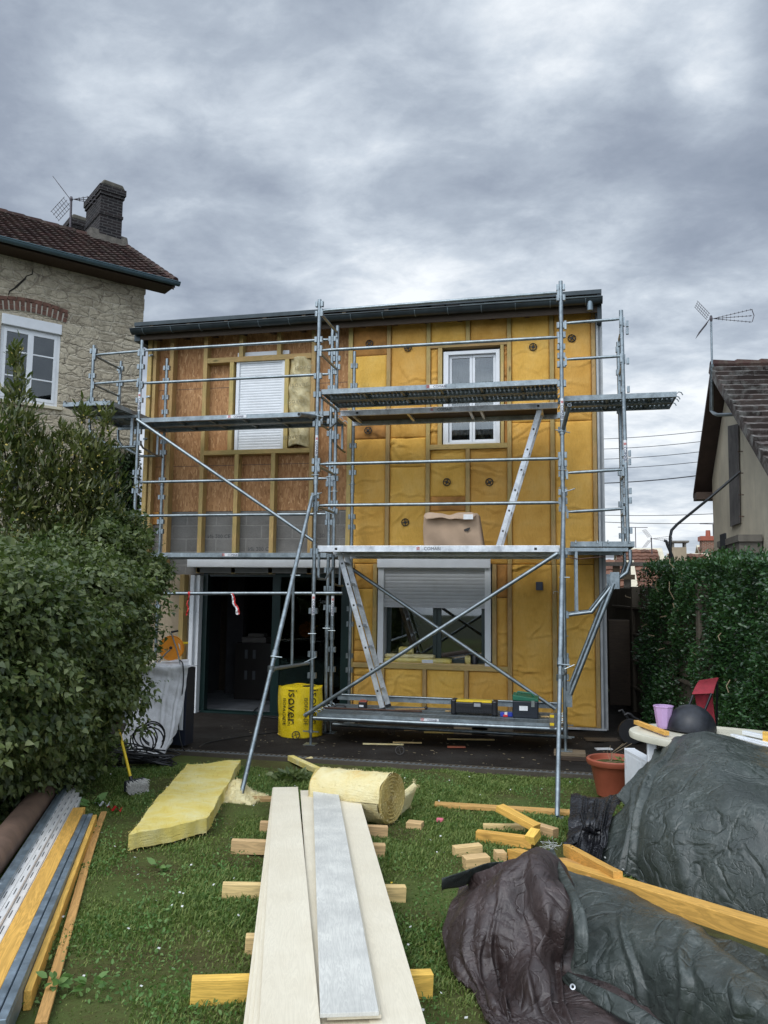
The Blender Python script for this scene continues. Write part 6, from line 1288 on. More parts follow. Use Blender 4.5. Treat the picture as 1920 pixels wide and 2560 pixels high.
# ------------------------------------------------------------------ grass, weeds, daisies
def gh(x, y): return -.03+.045*(-.9-y)+.012*np.sin(x*2.1+y*1.3)+.009*np.sin(x*5.3-y*3.7)+.006*np.sin(x*9.1+y*8.3)
def wear(x, y): return np.clip(.5+.55*np.sin(x*1.7+y*.9+1)*np.sin(y*1.3-x*.6)+.35*np.sin(x*4.1-y*2.9)+.25*np.sin(x*7.3+y*6.1)-.5*np.exp(-((x-(.35-(y+4.5)*.42))/.28)**2), 0, 1)
n = 560000; dep = RNG.uniform(0, 1, n)**.6*7.2+1.6; lat = RNG.uniform(-.52, .52, n)*dep*1.06
x = CP.x+lat*math.cos(YAW)-dep*math.sin(YAW); y = CP.y+lat*math.sin(YAW)+dep*math.cos(YAW)
k = ~((y < -4.6) & (x > 2.44+np.clip(-5.1-y, 0, 9)*.30)) & (y < -.9) & (RNG.uniform(0, 1, n) < .10+.9*wear(x, y)) & (x > -3.4) & (x < 5.2); x, y, dep = x[k], y[k], dep[k]; n = len(x)
b0 = np.stack([x, y, gh(x, y)-.004], 1); an = RNG.uniform(0, 2*np.pi, n); ln = RNG.uniform(.012, .034, n)*(1+.6*(RNG.uniform(0, 1, n) < .08))*(.45+.75*wear(x, y)); wd = .0022+.0006*dep*.55
be = np.stack([np.cos(an), np.sin(an), np.zeros(n)], 1); sd_ = np.stack([-np.sin(an+.6), np.cos(an+.6), np.zeros(n)], 1); lean = RNG.uniform(.15, 1.1, n)
md = b0+be*(ln*lean*.35)[:, None]; md[:, 2] += ln*.62; tp = b0+be*(ln*lean)[:, None]; tp[:, 2] += ln*(1-.25*lean)
vv = np.stack([b0-sd_*wd[:, None], b0+sd_*wd[:, None], md+sd_*wd[:, None]*.8, md-sd_*wd[:, None]*.8, tp, tp+sd_*wd[:, None]*.15], 1).reshape(-1, 3)
base_ = (np.arange(n)*6)[:, None, None]; ff = (np.array([(0, 1, 2, 3), (3, 2, 5, 4)])[None]+base_).reshape(-1, 4)
kind(obj('grass', mesh_np('grass', vv, ff), LGRASS), 'stuff', 'short patchy green lawn grass between the lumber and the drain', 'grass')
n = 46000; dep = RNG.uniform(0, 1, n)**.75*6.5+1.9; lat = RNG.uniform(-.52, .52, n)*dep; x = CP.x+lat*math.cos(YAW)-dep*math.sin(YAW); y = CP.y+lat*math.sin(YAW)+dep*math.cos(YAW)
cl = np.sin(x*3.1+y*2.2)*np.sin(x*1.3-y*2.9+1)+.5*np.sin(x*6+y*5) > -.05; k = ~((y < -4.6) & (x > 2.44+np.clip(-5.1-y, 0, 9)*.30)) & (y < -.95) & cl; x, y = x[k], y[k]; P = np.stack([x, y, gh(x, y)+RNG.uniform(.004, .028, len(x))], 1)
o = leaves('weeds', P, np.tile(np.array([[0, 0, .4]]), (len(P), 1)), .018, LWEED, None, 'ovate', .8, 0, .5); kind(o, 'stuff', 'low clover and broad leaved weeds mixed into the lawn', 'weeds')
# taller fringe under the shrub and around the pile
n = 9000; t = RNG.uniform(0, 1, n); x = -1.25-.65*t+RNG.normal(0, .13, n)-.1; y = -4.6+3.4*t+RNG.normal(0, .1, n); P = np.stack([x, y, gh(x, y)+RNG.uniform(0, .12, n)], 1); up_ = np.tile(np.array([[.25, -.1, .7]]), (n, 1))
o = leaves('border_weeds', P, up_, .075, LIVY, None, 'lance', .5, -.2, .5); kind(o, 'stuff', 'rank grass and ground ivy under the left shrub', 'weeds')
dz = MB(); yl = MB()
for k in range(300):
    d_ = random.uniform(2.2, 8.2); la = random.uniform(-.5, .5)*d_; x_ = CP.x+la*math.cos(YAW)-d_*math.sin(YAW); y_ = CP.y+la*math.sin(YAW)+d_*math.cos(YAW)
    if y_ > -1: continue
    z_ = float(gh(x_, y_))+random.uniform(.03, .05); r_ = random.uniform(.006, .010); m = Matrix.Translation((x_, y_, z_)) @ Matrix.Rotation(random.uniform(-.6, .6), 4, 'X') @ Matrix.Rotation(random.uniform(-.6, .6), 4, 'Y')
    (yl if k % 17 == 0 else dz).add([m @ V((r_*math.cos(a_*.785)*(1 if a_ % 2 else .7), r_*math.sin(a_*.785)*(1 if a_ % 2 else .7), 0)) for a_ in range(8)], [tuple(range(8))])
kind(obj('daisies', dz, DAISY), 'stuff', 'small white daisies dotted over the lawn', 'daisies'); kind(obj('dandelions', yl, YELP), 'stuff', 'few yellow dandelion heads in the lawn', 'dandelions')
for (p, lab, s) in ((zA(600, 440), 'dark leafy weed rosette right of the metal profiles under the shrub', .085), (zA(1030, 860), 'pale broad leaved weed in the middle left of the lawn', .06), (zA(340, 1620), 'low broad leaf near the bottom left batten', .05), (zA(590, 1630), 'two pale broad leaves low in the lawn centre left', .055), (zB(700, 250), 'loose clump of cut ivy leaves beside the glass wool roll', .07)):
    q = G(p); nl = 14 if s > .075 or s < .065 else 110; a_ = RNG.uniform(0, 6.28, nl); rr_ = .02+RNG.uniform(0, .16 if nl > 20 else .01, nl); P = np.stack([q.x+np.cos(a_)*rr_, q.y+np.sin(a_)*rr_, np.full(nl, q.z+.012)+RNG.uniform(0, .04, nl)], 1); Nn = np.stack([np.cos(a_), np.sin(a_), np.full(nl, .35)], 1)
    tag(leaves('broad_leaf_weed', P, Nn, s, LWEED if nl < 20 else LIVY, None, 'ovate', .25, 0), lab, 'weed')
# crumbs and splinters scattered on the patio
m_ = MB()
for k in range(240):
    x_ = random.uniform(-1.6, 4.3); y_ = random.uniform(-.65, 1.75); s_ = random.uniform(.004, .014); a_ = random.uniform(0, 3.1); m_.box(-s_*random.uniform(.8, 2.5), s_, -s_*.5, s_*.5, 0, s_*.4, Matrix.Translation((x_, y_, .004)) @ Matrix.Rotation(a_, 4, 'Z'))
kind(obj('debris_crumbs', m_, plain('pale_crumbs', (.20, .16, .10), .9, 0, .5, 2)), 'stuff', 'crumbs and splinters littering the dark patio', 'debris')
for k, (p, L, w_, a_, lab) in enumerate(((zL(965, 795), .5, .03, -.03, 'long thin yellow wool strip lying under the lowest deck at left'), (zL(1260, 775), .36, .03, -.05, 'pale splintered lath on the patio under the lowest deck'), (zL(1310, 622), .2, .03, 0, 'short pale offcut on the patio behind the low rail'), (z6(945, 1108), .6, .025, -.03, 'thin pale lath under the right half of the lowest deck'), (z6(865, 1150), .22, .06, .0, 'reddish broken tile piece on the patio below the deck'), (z6(800, 1070), .55, .05, .0, 'low yellow wool strip behind the under deck rail'), (z7(560, 1672), .2, .09, .1, 'small pale plate on the dark earth right of the foot block'), (z7(620, 1610), .7, .2, .0, 'dark flat board lying in front of the side passage'))):
    q = PZ(p, 0); m_ = MB().box(-L/2, L/2, -w_/2, w_/2, .004, .02, Matrix.Translation(q) @ Matrix.Rotation(a_+YAW, 4, 'Z')); tag(obj('scrap_piece', m_, [WOOLP, WPALE, WPALE, WPALE, TERRA, WOOLC, WHITET, WDARK][k], bevel=.004), lab, 'scrap')
for k, (p, x_, mt, lab) in enumerate(((z6(945, 1075), .46, OLDR, 'stub of pale board standing under the deck, left one'), (z6(1062, 1078), .55, CONC, 'greyer stub of board standing under the deck, right one'))):
    q = PY((p[0], p[1]), 1.2); m_ = MB().box(q.x-x_/2, q.x+x_/2, 1.2, 1.3, .004, .26); tag(obj('board_stub', m_, mt, bevel=.01), lab, 'board')
for k, (p, lab) in enumerate(((z6(505, 1060), 'black fixing disc lying on the patio behind the under deck rail'), (z6(552, 1165), 'black wire wheel lying on the patio edge before the scaffold'), (z5(1215, 1352), 'black ring leaning on the foot of the yellow wool pack'))):
    q = PZ(p, .045); m_ = MB(); m_.path([(q.x+.05*math.cos(a_), q.y+.015*math.sin(a_), .05+.045*math.sin(a_)) for a_ in np.linspace(0, 6.28, 18)], .006, 5)
    for a_ in (0.4, 1.97): m_.tube((q.x+.05*math.cos(a_), q.y+.015*math.sin(a_), .05+.045*math.sin(a_)), (q.x-.05*math.cos(a_), q.y-.015*math.sin(a_), .05-.045*math.sin(a_)), .004, 5)
    tag(obj('black_ring', m_, BLKI), lab, 'ring')
# ------------------------------------------------------------------ stack of white boards on timber bearers
def gz(x, y): return lz(x, y)
for k, (a_, b_, mt, lab) in enumerate((((.855, -3.939), (1.75, -3.68), WPALE, 'farthest timber bearer under the white boards'), ((.888, -4.537), (1.856, -4.252), WPALE, 'second farthest timber bearer under the white boards'), ((1.193, -5.378), (2.144, -5.034), WPALE, 'middle timber bearer under the white boards'), ((1.589, -6.017), (2.25, -5.80), WPALE, 'short timber bearer just beyond the nearest one under the white boards'), ((1.576, -6.55), (2.475, -6.176), WORG, 'nearest thick yellow timber bearer under the white boards'))):
    p, q = V((*a_, gz(*a_)-.004)), V((*b_, gz(*b_)-.004)); h = (.08, .085, .085, .08, .10)[k]
    tag(beam('timber_bearer', p+V((0, .03, 0)), q+V((0, .03, 0)), .055, h, mt), lab, 'timber', 'timber bearers under the boards')
def board(lab, fl, fr, nl, zf, zn, mt, th=.012, ext=1.16, grp='white cladding boards'):
    a_, b_, c = PZ(zB(*fl), zf), PZ(zB(*fr), zf), PZ(zB(*nl), zn); w_ = (b_-a_).length; d = (c-a_); side = (b_-a_).normalized(); L = d.length*ext
    p = a_+side*w_/2; q = p+d*ext; o = beam('cladding_board', q-V((0, 0, th)), p-V((0, 0, th)), w_, th, mt, bevel=.0015); return tag(o, lab, 'board', grp)
board('broad cream board along the left of the white board stack', (595, 300), (752, 300), (505, 1812), .252, .43, PLANKC)
for k, (dx, dn, dz_) in enumerate(((-2, -40, .016), (-4, -70, .032), (-5, -100, .048))): board(['cream board directly beneath the left top board, edge showing at left', 'third cream board down on the left of the stack', 'lowest cream board on the left of the stack'][k], (595+dx, 303+k*2), (752+dx-4, 303+k*2), (505+dn, 1812), .252-dz_, .43-dz_-.008, PLANKC)
board('cream board partly covered by the grey board in the stack middle', (768, 320), (913, 320), (870, 1812), .236, .405, PLANKC)
board('outer cream board forming the right edge of the stack', (985, 322), (1130, 317), (1213, 1812), .238, .41, PLANKC)
board('cream board in the gap under the grey board, almost hidden', (900, 330), (1060, 330), (1000, 1812), .220, .385, PLANKC)
b1 = board('cream board just under the pale grey board, ending short', (862, 300), (1005, 300), (938, 1762), .256, .428, PLANKC, ext=1.0)
b2 = board('pale grey board with wood grain lying on top of the stack', (848, 276), (1000, 276), (895, 1742), .275, .448, PLANKG, th=.014, ext=1.0)
a_ = PZ(zB(930, 300), .277); m_ = MB(); d = (PZ(zB(895, 1742), .448)-PZ(zB(848, 276), .275)).normalized(); s_ = V((d.y, -d.x, 0)).normalized(); s_ = s_ if s_.x > 0 else -s_
for k in range(6): p = a_+s_*(-.05+k*.017)+d*.02+V((0, 0, .0005)); m_.box(-.006, .006, -.003, .003, 0, .0004, Matrix.Translation(p)); 
for k in range(3): p = a_+s_*(-.05+k*.012)+d*-.03+V((0, 0, -.0008)); m_.box(-.005, .005, -.003, .003, 0, .0006, Matrix.Translation(p))
wobj('stamped_code', m_, plain('faint_grey_ink', (.2, .21, .22), .6), b2)

# ------------------------------------------------------------------ glass wool on the lawn
cA, cB, cC, cD = V((.25, -4.69, .12)), V((.565, -4.185, .12)), V((-.285, -1.515, .12)), V((-.66, -1.98, .12)); nx, ny = 70, 22; P = []
for i in range(nx+1):
    row = []
    for j in range(ny+1):
        u_, v_ = i/nx, j/ny; p = cA.lerp(cD, u_).lerp(cB.lerp(cC, u_), v_); z = gz(p.x, p.y)+.112+.012*math.sin(u_*5+v_*2)+.003*math.sin(u_*23+v_*9)*math.sin(v_*14)+.01*math.sin(u_*3.1+1)*v_
        e = random.uniform(-.004, .004) if j in (0, ny) or i in (0, nx) else 0; row.append((p.x+e, p.y-e, z))
    P.append(row)
m_ = MB().slab(P, (0, 0, -.10)); m_.v = [(x_+.003*math.sin(z_*90+x_*30), y_+.003*math.sin(z_*70+y_*17), z_) for x_, y_, z_ in m_.v]
tag(obj('glass_wool_slab', m_, WOOL, smooth=True), 'thick bright yellow glass wool slab laid flat on the grass at left', 'insulation')
m_ = MB(); zt = .46; rt = PZ(zB(1350, 205), .07+.40); ltp = PZ(zB(915, 170), .04+.40); rr_ = .198; ca, cb_ = ltp-V((0, 0, rr_)), rt-V((0, 0, rr_)); ax_ = (cb_-ca).normalized(); u0 = V((0, 0, 1)); s0 = ax_.cross(u0).normalized(); u0 = s0.cross(ax_)
nx, na = 40, 60; P = []
for i in range(nx+1):
    row = []
    for k in range(na+1):
        a_ = 2*math.pi*k/na; r_ = rr_*(1+.03*math.sin(a_*2+i*.05)+.012*math.sin(i*.6+a_*5)); 
        if k > na*.93: r_ += .02*(k/na-.93)/.07
        row.append(ca.lerp(cb_, i/nx)+(s0*math.cos(a_)+u0*math.sin(a_)*.97)*r_+ax_*.006*math.sin(a_*7)*(i in (0, nx)))
    P.append(row)
m_.grid(P)
rl = thing('glass_wool_roll', 'pale yellow glass wool roll lying on its side behind the white boards', 'insulation', tuple(cb_-V((0, 0, rr_)))); wobj('roll_body', m_, WOOLP, rl, smooth=2)
for c0, sg in ((cb_, 1), (ca, -1)):
    m_ = MB(); nn = 26; pts = []
    P = []
    for q in range(nn+1):
        row = []
        for k in range(61):
            a_ = 2*math.pi*k/60; r_ = rr_*(1+.03*math.sin(a_*2+(2 if sg > 0 else 0)))*q/nn; row.append(c0+(s0*math.cos(a_)+u0*math.sin(a_)*.97)*r_+ax_*sg*(.004+.012*math.sin(2*math.pi*(q/nn*7+k/60)))-ax_*sg*.012*(1-q/nn))
        P.append(row)
    m_.grid(P); wobj('spiral_end', m_, WOOLC, rl, smooth=2)
q0, q1 = G(zB(1345, 505)), G(zB(1405, 440)); m_ = MB(); m_.prism([q0+V((-.03, .02, 0)), q0+V((.05, -.02, .0)), q0+V((.10, .06, .16)), q0+V((.06, .10, .19))], (.05, .32, .02)); wobj('loose_tail', m_, WOOLP, rl, bevel=.02)
# torn wool under the left brace foot
q = G(zB(345, 388)); P = []
for i in range(21):
    P.append([(q.x-.18+.40*i/20+random.uniform(-1, 1)*.012, q.y-.14+.40*j/14+random.uniform(-1, 1)*.012, gz(q.x, q.y)+.005+max(0, .15*math.exp(-((i-8)/5)**2-((j-9)/5)**2)+.05*math.exp(-((i-14)/5)**2-((j-3)/3)**2)+random.uniform(-.01, .012))) for j in range(15)])
m_ = MB().slab(P, (0, 0, -.02)); tag(obj('torn_wool', m_, WOOLP, smooth=2), 'torn fluffy clump of pale glass wool between the slab and the left brace foot', 'insulation')
a_, b_ = G(zB(395, 392)), G(zB(640, 392)); tag(beam('ground_board', a_+V((0, .04, -.005)), b_+V((0, .04, -.005)), .10, .03, WBROWN), 'reddish brown board on the grass under the left brace foot', 'board')
# small wool / timber sticks behind the roll
a_, b_ = G(zB(705, 130), .0), G(zB(880, 212), .0); tag(beam('wool_strip', a_, b_, .07, .055, WOOL), 'yellow stick of glass wool pointing at the left end of the roll', 'insulation')
a_, b_ = G(zB(770, 140)), G(zB(845, 118)); tag(beam('wool_strip', a_, b_, .05, .02, WOOLP), 'thin pale splinter crossing behind the yellow stick near the drain', 'insulation')
# ------------------------------------------------------------------ timber on the lawn, right
a_, b_ = G(z6(740, 1490)), G(z6(1485, 1528)); a_.z, b_.z = gz(a_.x, a_.y)-.005, gz(b_.x, b_.y)-.005; tag(beam('long_board', a_+V((0, .04, 0)), b_+V((.25, .06, 0)), .10, .03, WBATT), 'long rough orange board flat on the grass under the right brace foot', 'board')
def blk(lab, a_, b_, h, w_, mt=WORG, dz_=0, dz2=None, name='timber_offcut', grp='timber offcuts on the lawn'):
    p = V((a_[0], a_[1], gz(*a_)+dz_)); q = V((b_[0], b_[1], gz(*b_)+(dz_ if dz2 is None else dz2))); s_ = (q-p).cross(V((0, 0, 1))).normalized(); s_ = s_ if s_.y > 0 else -s_
    return tag(beam(name, p+s_*w_/2, q+s_*w_/2, w_, h, mt), lab, 'timber', grp)
blk('small timber offcut alone on the grass right of the glass wool roll', (1.845, -3.43), (1.965, -3.44), .045, .09, WPALE)
blk('long yellow block under the leaning offcut in the heap', (2.405, -3.729), (2.794, -3.79), .075, .06)
blk('flat pale strip behind the leaning offcut in the heap', (2.43, -3.42), (2.735, -3.385), .05, .05, WPALE)
blk('offcut leaning across the two blocks of the heap', (2.52, -3.45), (2.80, -3.62), .045, .09, WORG, .15, .065)
blk('farthest block of the heap, lying alone beside the brace foot', (2.648, -3.247), (2.936, -3.474), .07, .07, WPALE)
blk('block at the left of the heap, end on to the boards', (2.313, -4.113), (2.485, -4.024), .06, .07, WPALE)
blk('short squared block nearest the brown tarpaulin at left', (2.413, -4.351), (2.56, -4.283), .075, .09, WPALE)
blk('reddish little block half under the big yellow beam', (2.586, -4.155), (2.65, -4.13), .06, .08, WPALE)
blk('bright yellow block standing steeply between the heap and the flap', (2.82, -3.80), (2.86, -3.70), .06, .07, WORG, .03, .06)
# long beams running under the tarpaulin to the right
a_ = G(zW(290, 860)); b_ = PD((1925, 2378), 2.95); d = b_-a_; tag(beam('long_beam', a_+V((.03, .05, 0)), b_+d*.18+V((.02, .05, 0)), .09, .075, WORG, wob=.25), 'longest yellow beam, lying over the green tarpaulin to the right edge', 'timber')
a_ = PD(zW(880, 735), 5.25); b_ = PD(zW(1470, 1060), 4.05); tag(beam('long_beam', a_-V((0, 0, .03)), b_-V((0, 0, .02)), .05, .07, WORG, wob=.3), 'thinner yellow beam behind the longest one, coming out from the black film', 'timber')
a_ = PD(zW(800, 790), 5.1); b_ = PD(zW(1250, 975), 4.25); tag(beam('flat_board', a_-V((0, 0, .03)), b_-V((0, 0, .03)), .13, .02, WBATT), 'flat orange board between the two long yellow beams', 'board')

# ------------------------------------------------------------------ draped sheets
def cr_(P, t):
    n = len(P)-1; i = min(int(t), n-1); f = t-i; g = lambda k: P[max(0, min(n, k))]
    a_, b_, c, d = g(i-1), g(i), g(i+1), g(i+2); return b_+(c-a_)*(.5*f)+(a_*2-b_*5+c*4-d)*(.5*f*f)+(b_*3-a_-c*3+d)*(.5*f**3)
from mathutils import noise as mn
def sheet(name, cols, mt, parent=None, nu=110, nv=90, amp=.018, freq=5., seed=0, folds=(), ground=True, th=.004, pd=True, fine=.12):
    C = [[PD((x_, y_), d_) if pd else PY((x_, y_), d_) for x_, y_, d_ in c] for c in cols]; nc, nr = len(C)-1, len(C[0])-1; G_ = []
    for i in range(nu+1):
        tu = i/nu*nc; row_c = [cr_([C[k][r] for k in range(nc+1)], tu) for r in range(nr+1)]; G_.append([cr_(row_c, j/nv*nr) for j in range(nv+1)])
    rs_ = random.Random(seed); WV = []
    for k in range(9):
        dv_ = V((rs_.gauss(0, 1), rs_.gauss(0, 1), rs_.gauss(0, .7))).normalized(); WV.append((dv_, (.55, .7, .9, 1.2, 1.5, 1.9, 2.4, 3.0, 3.8)[k], rs_.random(), (1.4, 1.3, 1.1, .9, .6, .42, .28, .2, .14)[k], V((rs_.random()*9, rs_.random()*9, k))))
    out = []
    for i in range(nu+1):
        row = []
        for j in range(nv+1):
            p = G_[i][j]; du = G_[min(i+1, nu)][j]-G_[max(i-1, 0)][j]; dv = G_[i][min(j+1, nv)]-G_[i][max(j-1, 0)]; n = du.cross(dv); n = n.normalized() if n.length > 1e-9 else V((0, 0, 1))
            if n.dot(CP-p) < 0: n = -n
            h = 0; wx = p+V((mn.noise(p*2+V((seed, 0, 0))), mn.noise(p*2+V((0, seed, 5))), mn.noise(p*2+V((7, 0, seed)))))*.10
            for (dv_, fq_, ph_, am_, msk) in WV:
                tq = wx.dot(dv_)*fq_*freq+ph_; tri = abs((tq % 1)-.5)*2; tri = tri
                h += am_*amp*(tri-.5)*max(0, min(1, .5+1.6*mn.noise(p*1.3+msk)))
            h += amp*fine*mn.noise(p*9)
            u_, v_ = i/nu, j/nv
            for (uc, w_, dp, sl_, c_) in folds:
                dp = dp*.55
                x_ = u_-(uc+sl_*(v_-.5)+.01*math.sin(v_*9)); h += dp*(math.exp(-(x_/w_)**2)-.75*math.exp(-((x_-w_*1.5)/w_)**2)-.5*math.exp(-((x_+w_*1.6)/(w_*1.2))**2))*max(0, min(1, (c_-v_)*3+.0))
            p2 = p+n*h
            if ground: p2.z = max(p2.z, gz(p2.x, p2.y)+.022+.006*math.sin(i*.7+j*.9))
            row.append(p2)
        out.append(row)
    m_ = MB().slab(out, (0, 0, -th)) if th else MB().grid(out)
    o = obj(name, m_, mt, None, smooth=2)
    if parent: o.parent = parent; o.matrix_parent_inverse = pm(parent).inverted()
    return o
TA = thing('tarpaulin', 'big dusty dark green tarpaulin heaped over a pile at the right edge', 'tarpaulin', (4, -4.6, .1))
sheet('green_cover', [[(1482, 2165, 5.15), (1500, 2090, 5.35), (1530, 2030, 5.6), (1562, 1992, 5.9), (1580, 2010, 6.3), (1590, 2080, 6.6)],
    [(1530, 2200, 5.0), (1545, 2110, 5.15), (1568, 2020, 5.4), (1600, 1935, 5.85), (1622, 1915, 6.4), (1625, 2000, 6.8)],
    [(1570, 2235, 4.85), (1580, 2120, 4.95), (1608, 2000, 5.15), (1645, 1900, 5.6), (1672, 1858, 6.2), (1680, 1950, 6.8)],
    [(1640, 2280, 4.6), (1642, 2150, 4.72), (1655, 2030, 4.9), (1690, 1915, 5.3), (1738, 1832, 6.0), (1745, 1900, 6.8)],
    [(1750, 2335, 4.35), (1755, 2190, 4.45), (1765, 2060, 4.62), (1785, 1935, 4.95), (1800, 1836, 5.9), (1810, 1900, 6.6)],
    [(1890, 2380, 4.1), (1890, 2230, 4.2), (1890, 2110, 4.35), (1882, 1990, 4.65), (1885, 1862, 5.7), (1895, 1930, 6.4)],
    [(2060, 2420, 3.85), (2055, 2270, 3.95), (2045, 2150, 4.1), (2030, 2040, 4.4), (2030, 1905, 5.4), (2035, 1980, 6.1)],
    [(2250, 2450, 3.6), (2245, 2300, 3.7), (2235, 2190, 3.85), (2220, 2080, 4.2), (2210, 1960, 5.1), (2210, 2040, 5.8)]], TGREEN, TA, 200, 150, .050, .95, 1,
    folds=((.21, .014, .045, .05, 1.1), (.31, .018, .05, .09, .85), (.48, .03, .03, -.12, .5)))
TB = thing('tarpaulin', 'crumpled near tarpaulin, brown underside folded out over its green face', 'tarpaulin', (2.9, -5.6, .2))
sheet('green_face', [[(1395, 2434, 3.42), (1385, 2380, 3.55), (1392, 2310, 3.75), (1402, 2250, 3.95), (1405, 2185, 4.2), (1400, 2190, 4.6)],
    [(1475, 2480, 3.3), (1470, 2400, 3.38), (1475, 2330, 3.55), (1485, 2270, 3.75), (1498, 2212, 4.05), (1505, 2240, 4.5)],
    [(1585, 2535, 3.15), (1578, 2440, 3.2), (1578, 2360, 3.3), (1585, 2300, 3.5), (1622, 2252, 3.8), (1635, 2290, 4.3)],
    [(1705, 2610, 2.95), (1698, 2500, 2.95), (1692, 2410, 3.02), (1692, 2345, 3.2), (1722, 2308, 3.45), (1740, 2350, 3.9)],
    [(1845, 2690, 2.72), (1838, 2575, 2.72), (1832, 2485, 2.75), (1828, 2415, 2.9), (1835, 2372, 3.08), (1850, 2420, 3.5)],
    [(2010, 2780, 2.5), (2005, 2660, 2.5), (2000, 2570, 2.52), (1998, 2510, 2.65), (1995, 2462, 2.82), (2005, 2510, 3.2)]], TGREEN, TB, 190, 140, .050, 1.25, 4, folds=((.62, .02, .03, .12, .9), (.36, .016, .02, -.1, .8), (.8, .02, .015, .1, .7)))
sheet('brown_underside', [[(1225, 2640, 3.05), (1165, 2500, 3.35), (1122, 2400, 3.6), (1117, 2330, 3.78), (1136, 2240, 4.0), (1150, 2225, 4.35)],
    [(1290, 2660, 2.98), (1240, 2530, 3.15), (1195, 2420, 3.4), (1185, 2320, 3.55), (1205, 2200, 3.88), (1220, 2200, 4.3)],
    [(1345, 2660, 2.95), (1290, 2540, 3.1), (1255, 2440, 3.42), (1240, 2330, 3.5), (1262, 2170, 3.8), (1275, 2165, 4.3)],
    [(1410, 2660, 2.9), (1345, 2540, 3.08), (1320, 2430, 3.22), (1318, 2300, 3.55), (1310, 2150, 3.78), (1320, 2145, 4.2)],
    [(1480, 2660, 2.88), (1400, 2540, 3.1), (1385, 2420, 3.42), (1375, 2290, 3.42), (1352, 2150, 3.78), (1362, 2140, 4.15)],
    [(1590, 2670, 2.8), (1480, 2560, 3.1), (1440, 2440, 3.42), (1438, 2300, 3.62), (1412, 2200, 3.85), (1400, 2170, 4.15)],
    [(1720, 2680, 2.75), (1580, 2590, 3.1), (1500, 2500, 3.4), (1460, 2400, 3.75), (1445, 2300, 4.0), (1425, 2240, 4.25)]], TBROWN, TB, 180, 140, .060, 2.0, 8, folds=((.30, .018, .05, .15, .75), (.55, .022, .055, -.2, .7), (.72, .016, .03, .1, .9), (.12, .016, .03, .1, .8)))
sheet('brown_spread', [[(1230, 2520, 3.12), (1250, 2490, 3.25), (1290, 2440, 3.42)], [(1330, 2640, 2.9), (1370, 2520, 3.15), (1390, 2420, 3.5)], [(1480, 2680, 2.8), (1500, 2540, 3.08), (1480, 2420, 3.5)], [(1700, 2700, 2.75), (1680, 2600, 2.95), (1600, 2460, 3.35)]], TBROWN, TB, 80, 60, .03, 2.5, 15)
def ribbon(name, left, right, dep, mt, parent, n=40, seed=0, amp=.01, th=.006):
    cols = []
    L_ = [PD(zC(*p), d_) for p, d_ in zip(left, dep)]; R_ = [PD(zC(*p), d_-.03) for p, d_ in zip(right, dep)]; P = []
    for i in range(n+1):
        t = i/n*(len(L_)-1); a_, b_ = cr_(L_, t), cr_(R_, t); P.append([a_.lerp(b_, j/8)+V((0, -1, .3))*(.014*math.sin(math.pi*j/8)+amp*mn.noise(V((i*.15, j*.4, seed)))) for j in range(9)])
    o = obj(name, MB().slab(P, (0, th, 0)), mt, None, smooth=2); o.parent = parent; o.matrix_parent_inverse = pm(parent).inverted(); return o
ribbon('folded_edge', [(572, 838), (625, 905), (700, 1010), (728, 1120), (735, 1240), (735, 1375)], [(635, 800), (672, 880), (745, 1010), (790, 1120), (803, 1220), (800, 1345)], [4.05, 3.85, 3.5, 3.35, 3.28, 3.25], TGREEN, TB, seed=2)
ribbon('hem', [(668, 1425), (735, 1490), (820, 1540), (930, 1600), (1040, 1670)], [(705, 1392), (800, 1440), (900, 1485), (1040, 1560), (1180, 1650)], [3.38, 3.28, 3.18, 3.05, 2.95], TGREEN, TB, seed=5)
q = PD(zC(728, 1463), 3.21); m_ = MB(); mm = Matrix.Rotation(R(60), 4, 'X'); m_.lathe([(.006, 0), (.011, .002), (.012, 0)], tuple(q), 16, mm, False); wobj('eyelet', m_, ALU, TB, smooth=True)
ribbon('far_corner', [(106, 1032), (112, 1000), (200, 985), (300, 940), (420, 905)], [(104, 945), (125, 940), (230, 905), (330, 872), (440, 868)], [3.95, 3.95, 4.05, 4.2, 4.3], TGREEN, TB, seed=9)
m_ = MB(); q = PD(zC(605, 795), 4.0)
for k in range(9): a_ = random.uniform(0, 6.28); m_.path([q+V((random.uniform(-.03, .05), 0, -.01)), q+V((random.uniform(-.05, .07), .01, random.uniform(.0, .03))), q+V((random.uniform(-.06, .08), .02, random.uniform(-.01, .05)))], .0005, 3)
wobj('frayed_threads', m_, WHITET, TB)
def W3(x_, y_, d_): p = zW(x_, y_); return (p[0], p[1], d_)
BGs = sheet('black_film', [[W3(905, 660, 5.3), W3(898, 560, 5.4), W3(915, 420, 5.55), W3(930, 290, 5.75), W3(942, 200, 5.95), W3(960, 240, 6.2)],
    [W3(870, 665, 5.25), W3(985, 590, 5.25), W3(1000, 450, 5.42), W3(1030, 320, 5.65), W3(1085, 205, 5.95), W3(1100, 240, 6.3)],
    [W3(960, 745, 5.05), W3(1060, 600, 5.3), W3(1110, 440, 5.35), W3(1150, 310, 5.6), W3(1220, 185, 5.95), W3(1240, 230, 6.3)],
    [W3(1100, 800, 4.95), W3(1180, 640, 5.3), W3(1240, 470, 5.35), W3(1290, 310, 5.6), W3(1350, 168, 5.95), W3(1370, 220, 6.3)],
    [W3(1230, 850, 4.9), W3(1290, 680, 5.2), W3(1340, 480, 5.35), W3(1400, 300, 5.6), W3(1490, 140, 5.95), W3(1500, 220, 6.3)]], TBLACK, None, 120, 100, .045, 3.2, 12, folds=((.35, .03, .03, -.3, .9), (.6, .03, .035, -.35, .8), (.8, .03, .03, -.2, .9)), fine=.25)
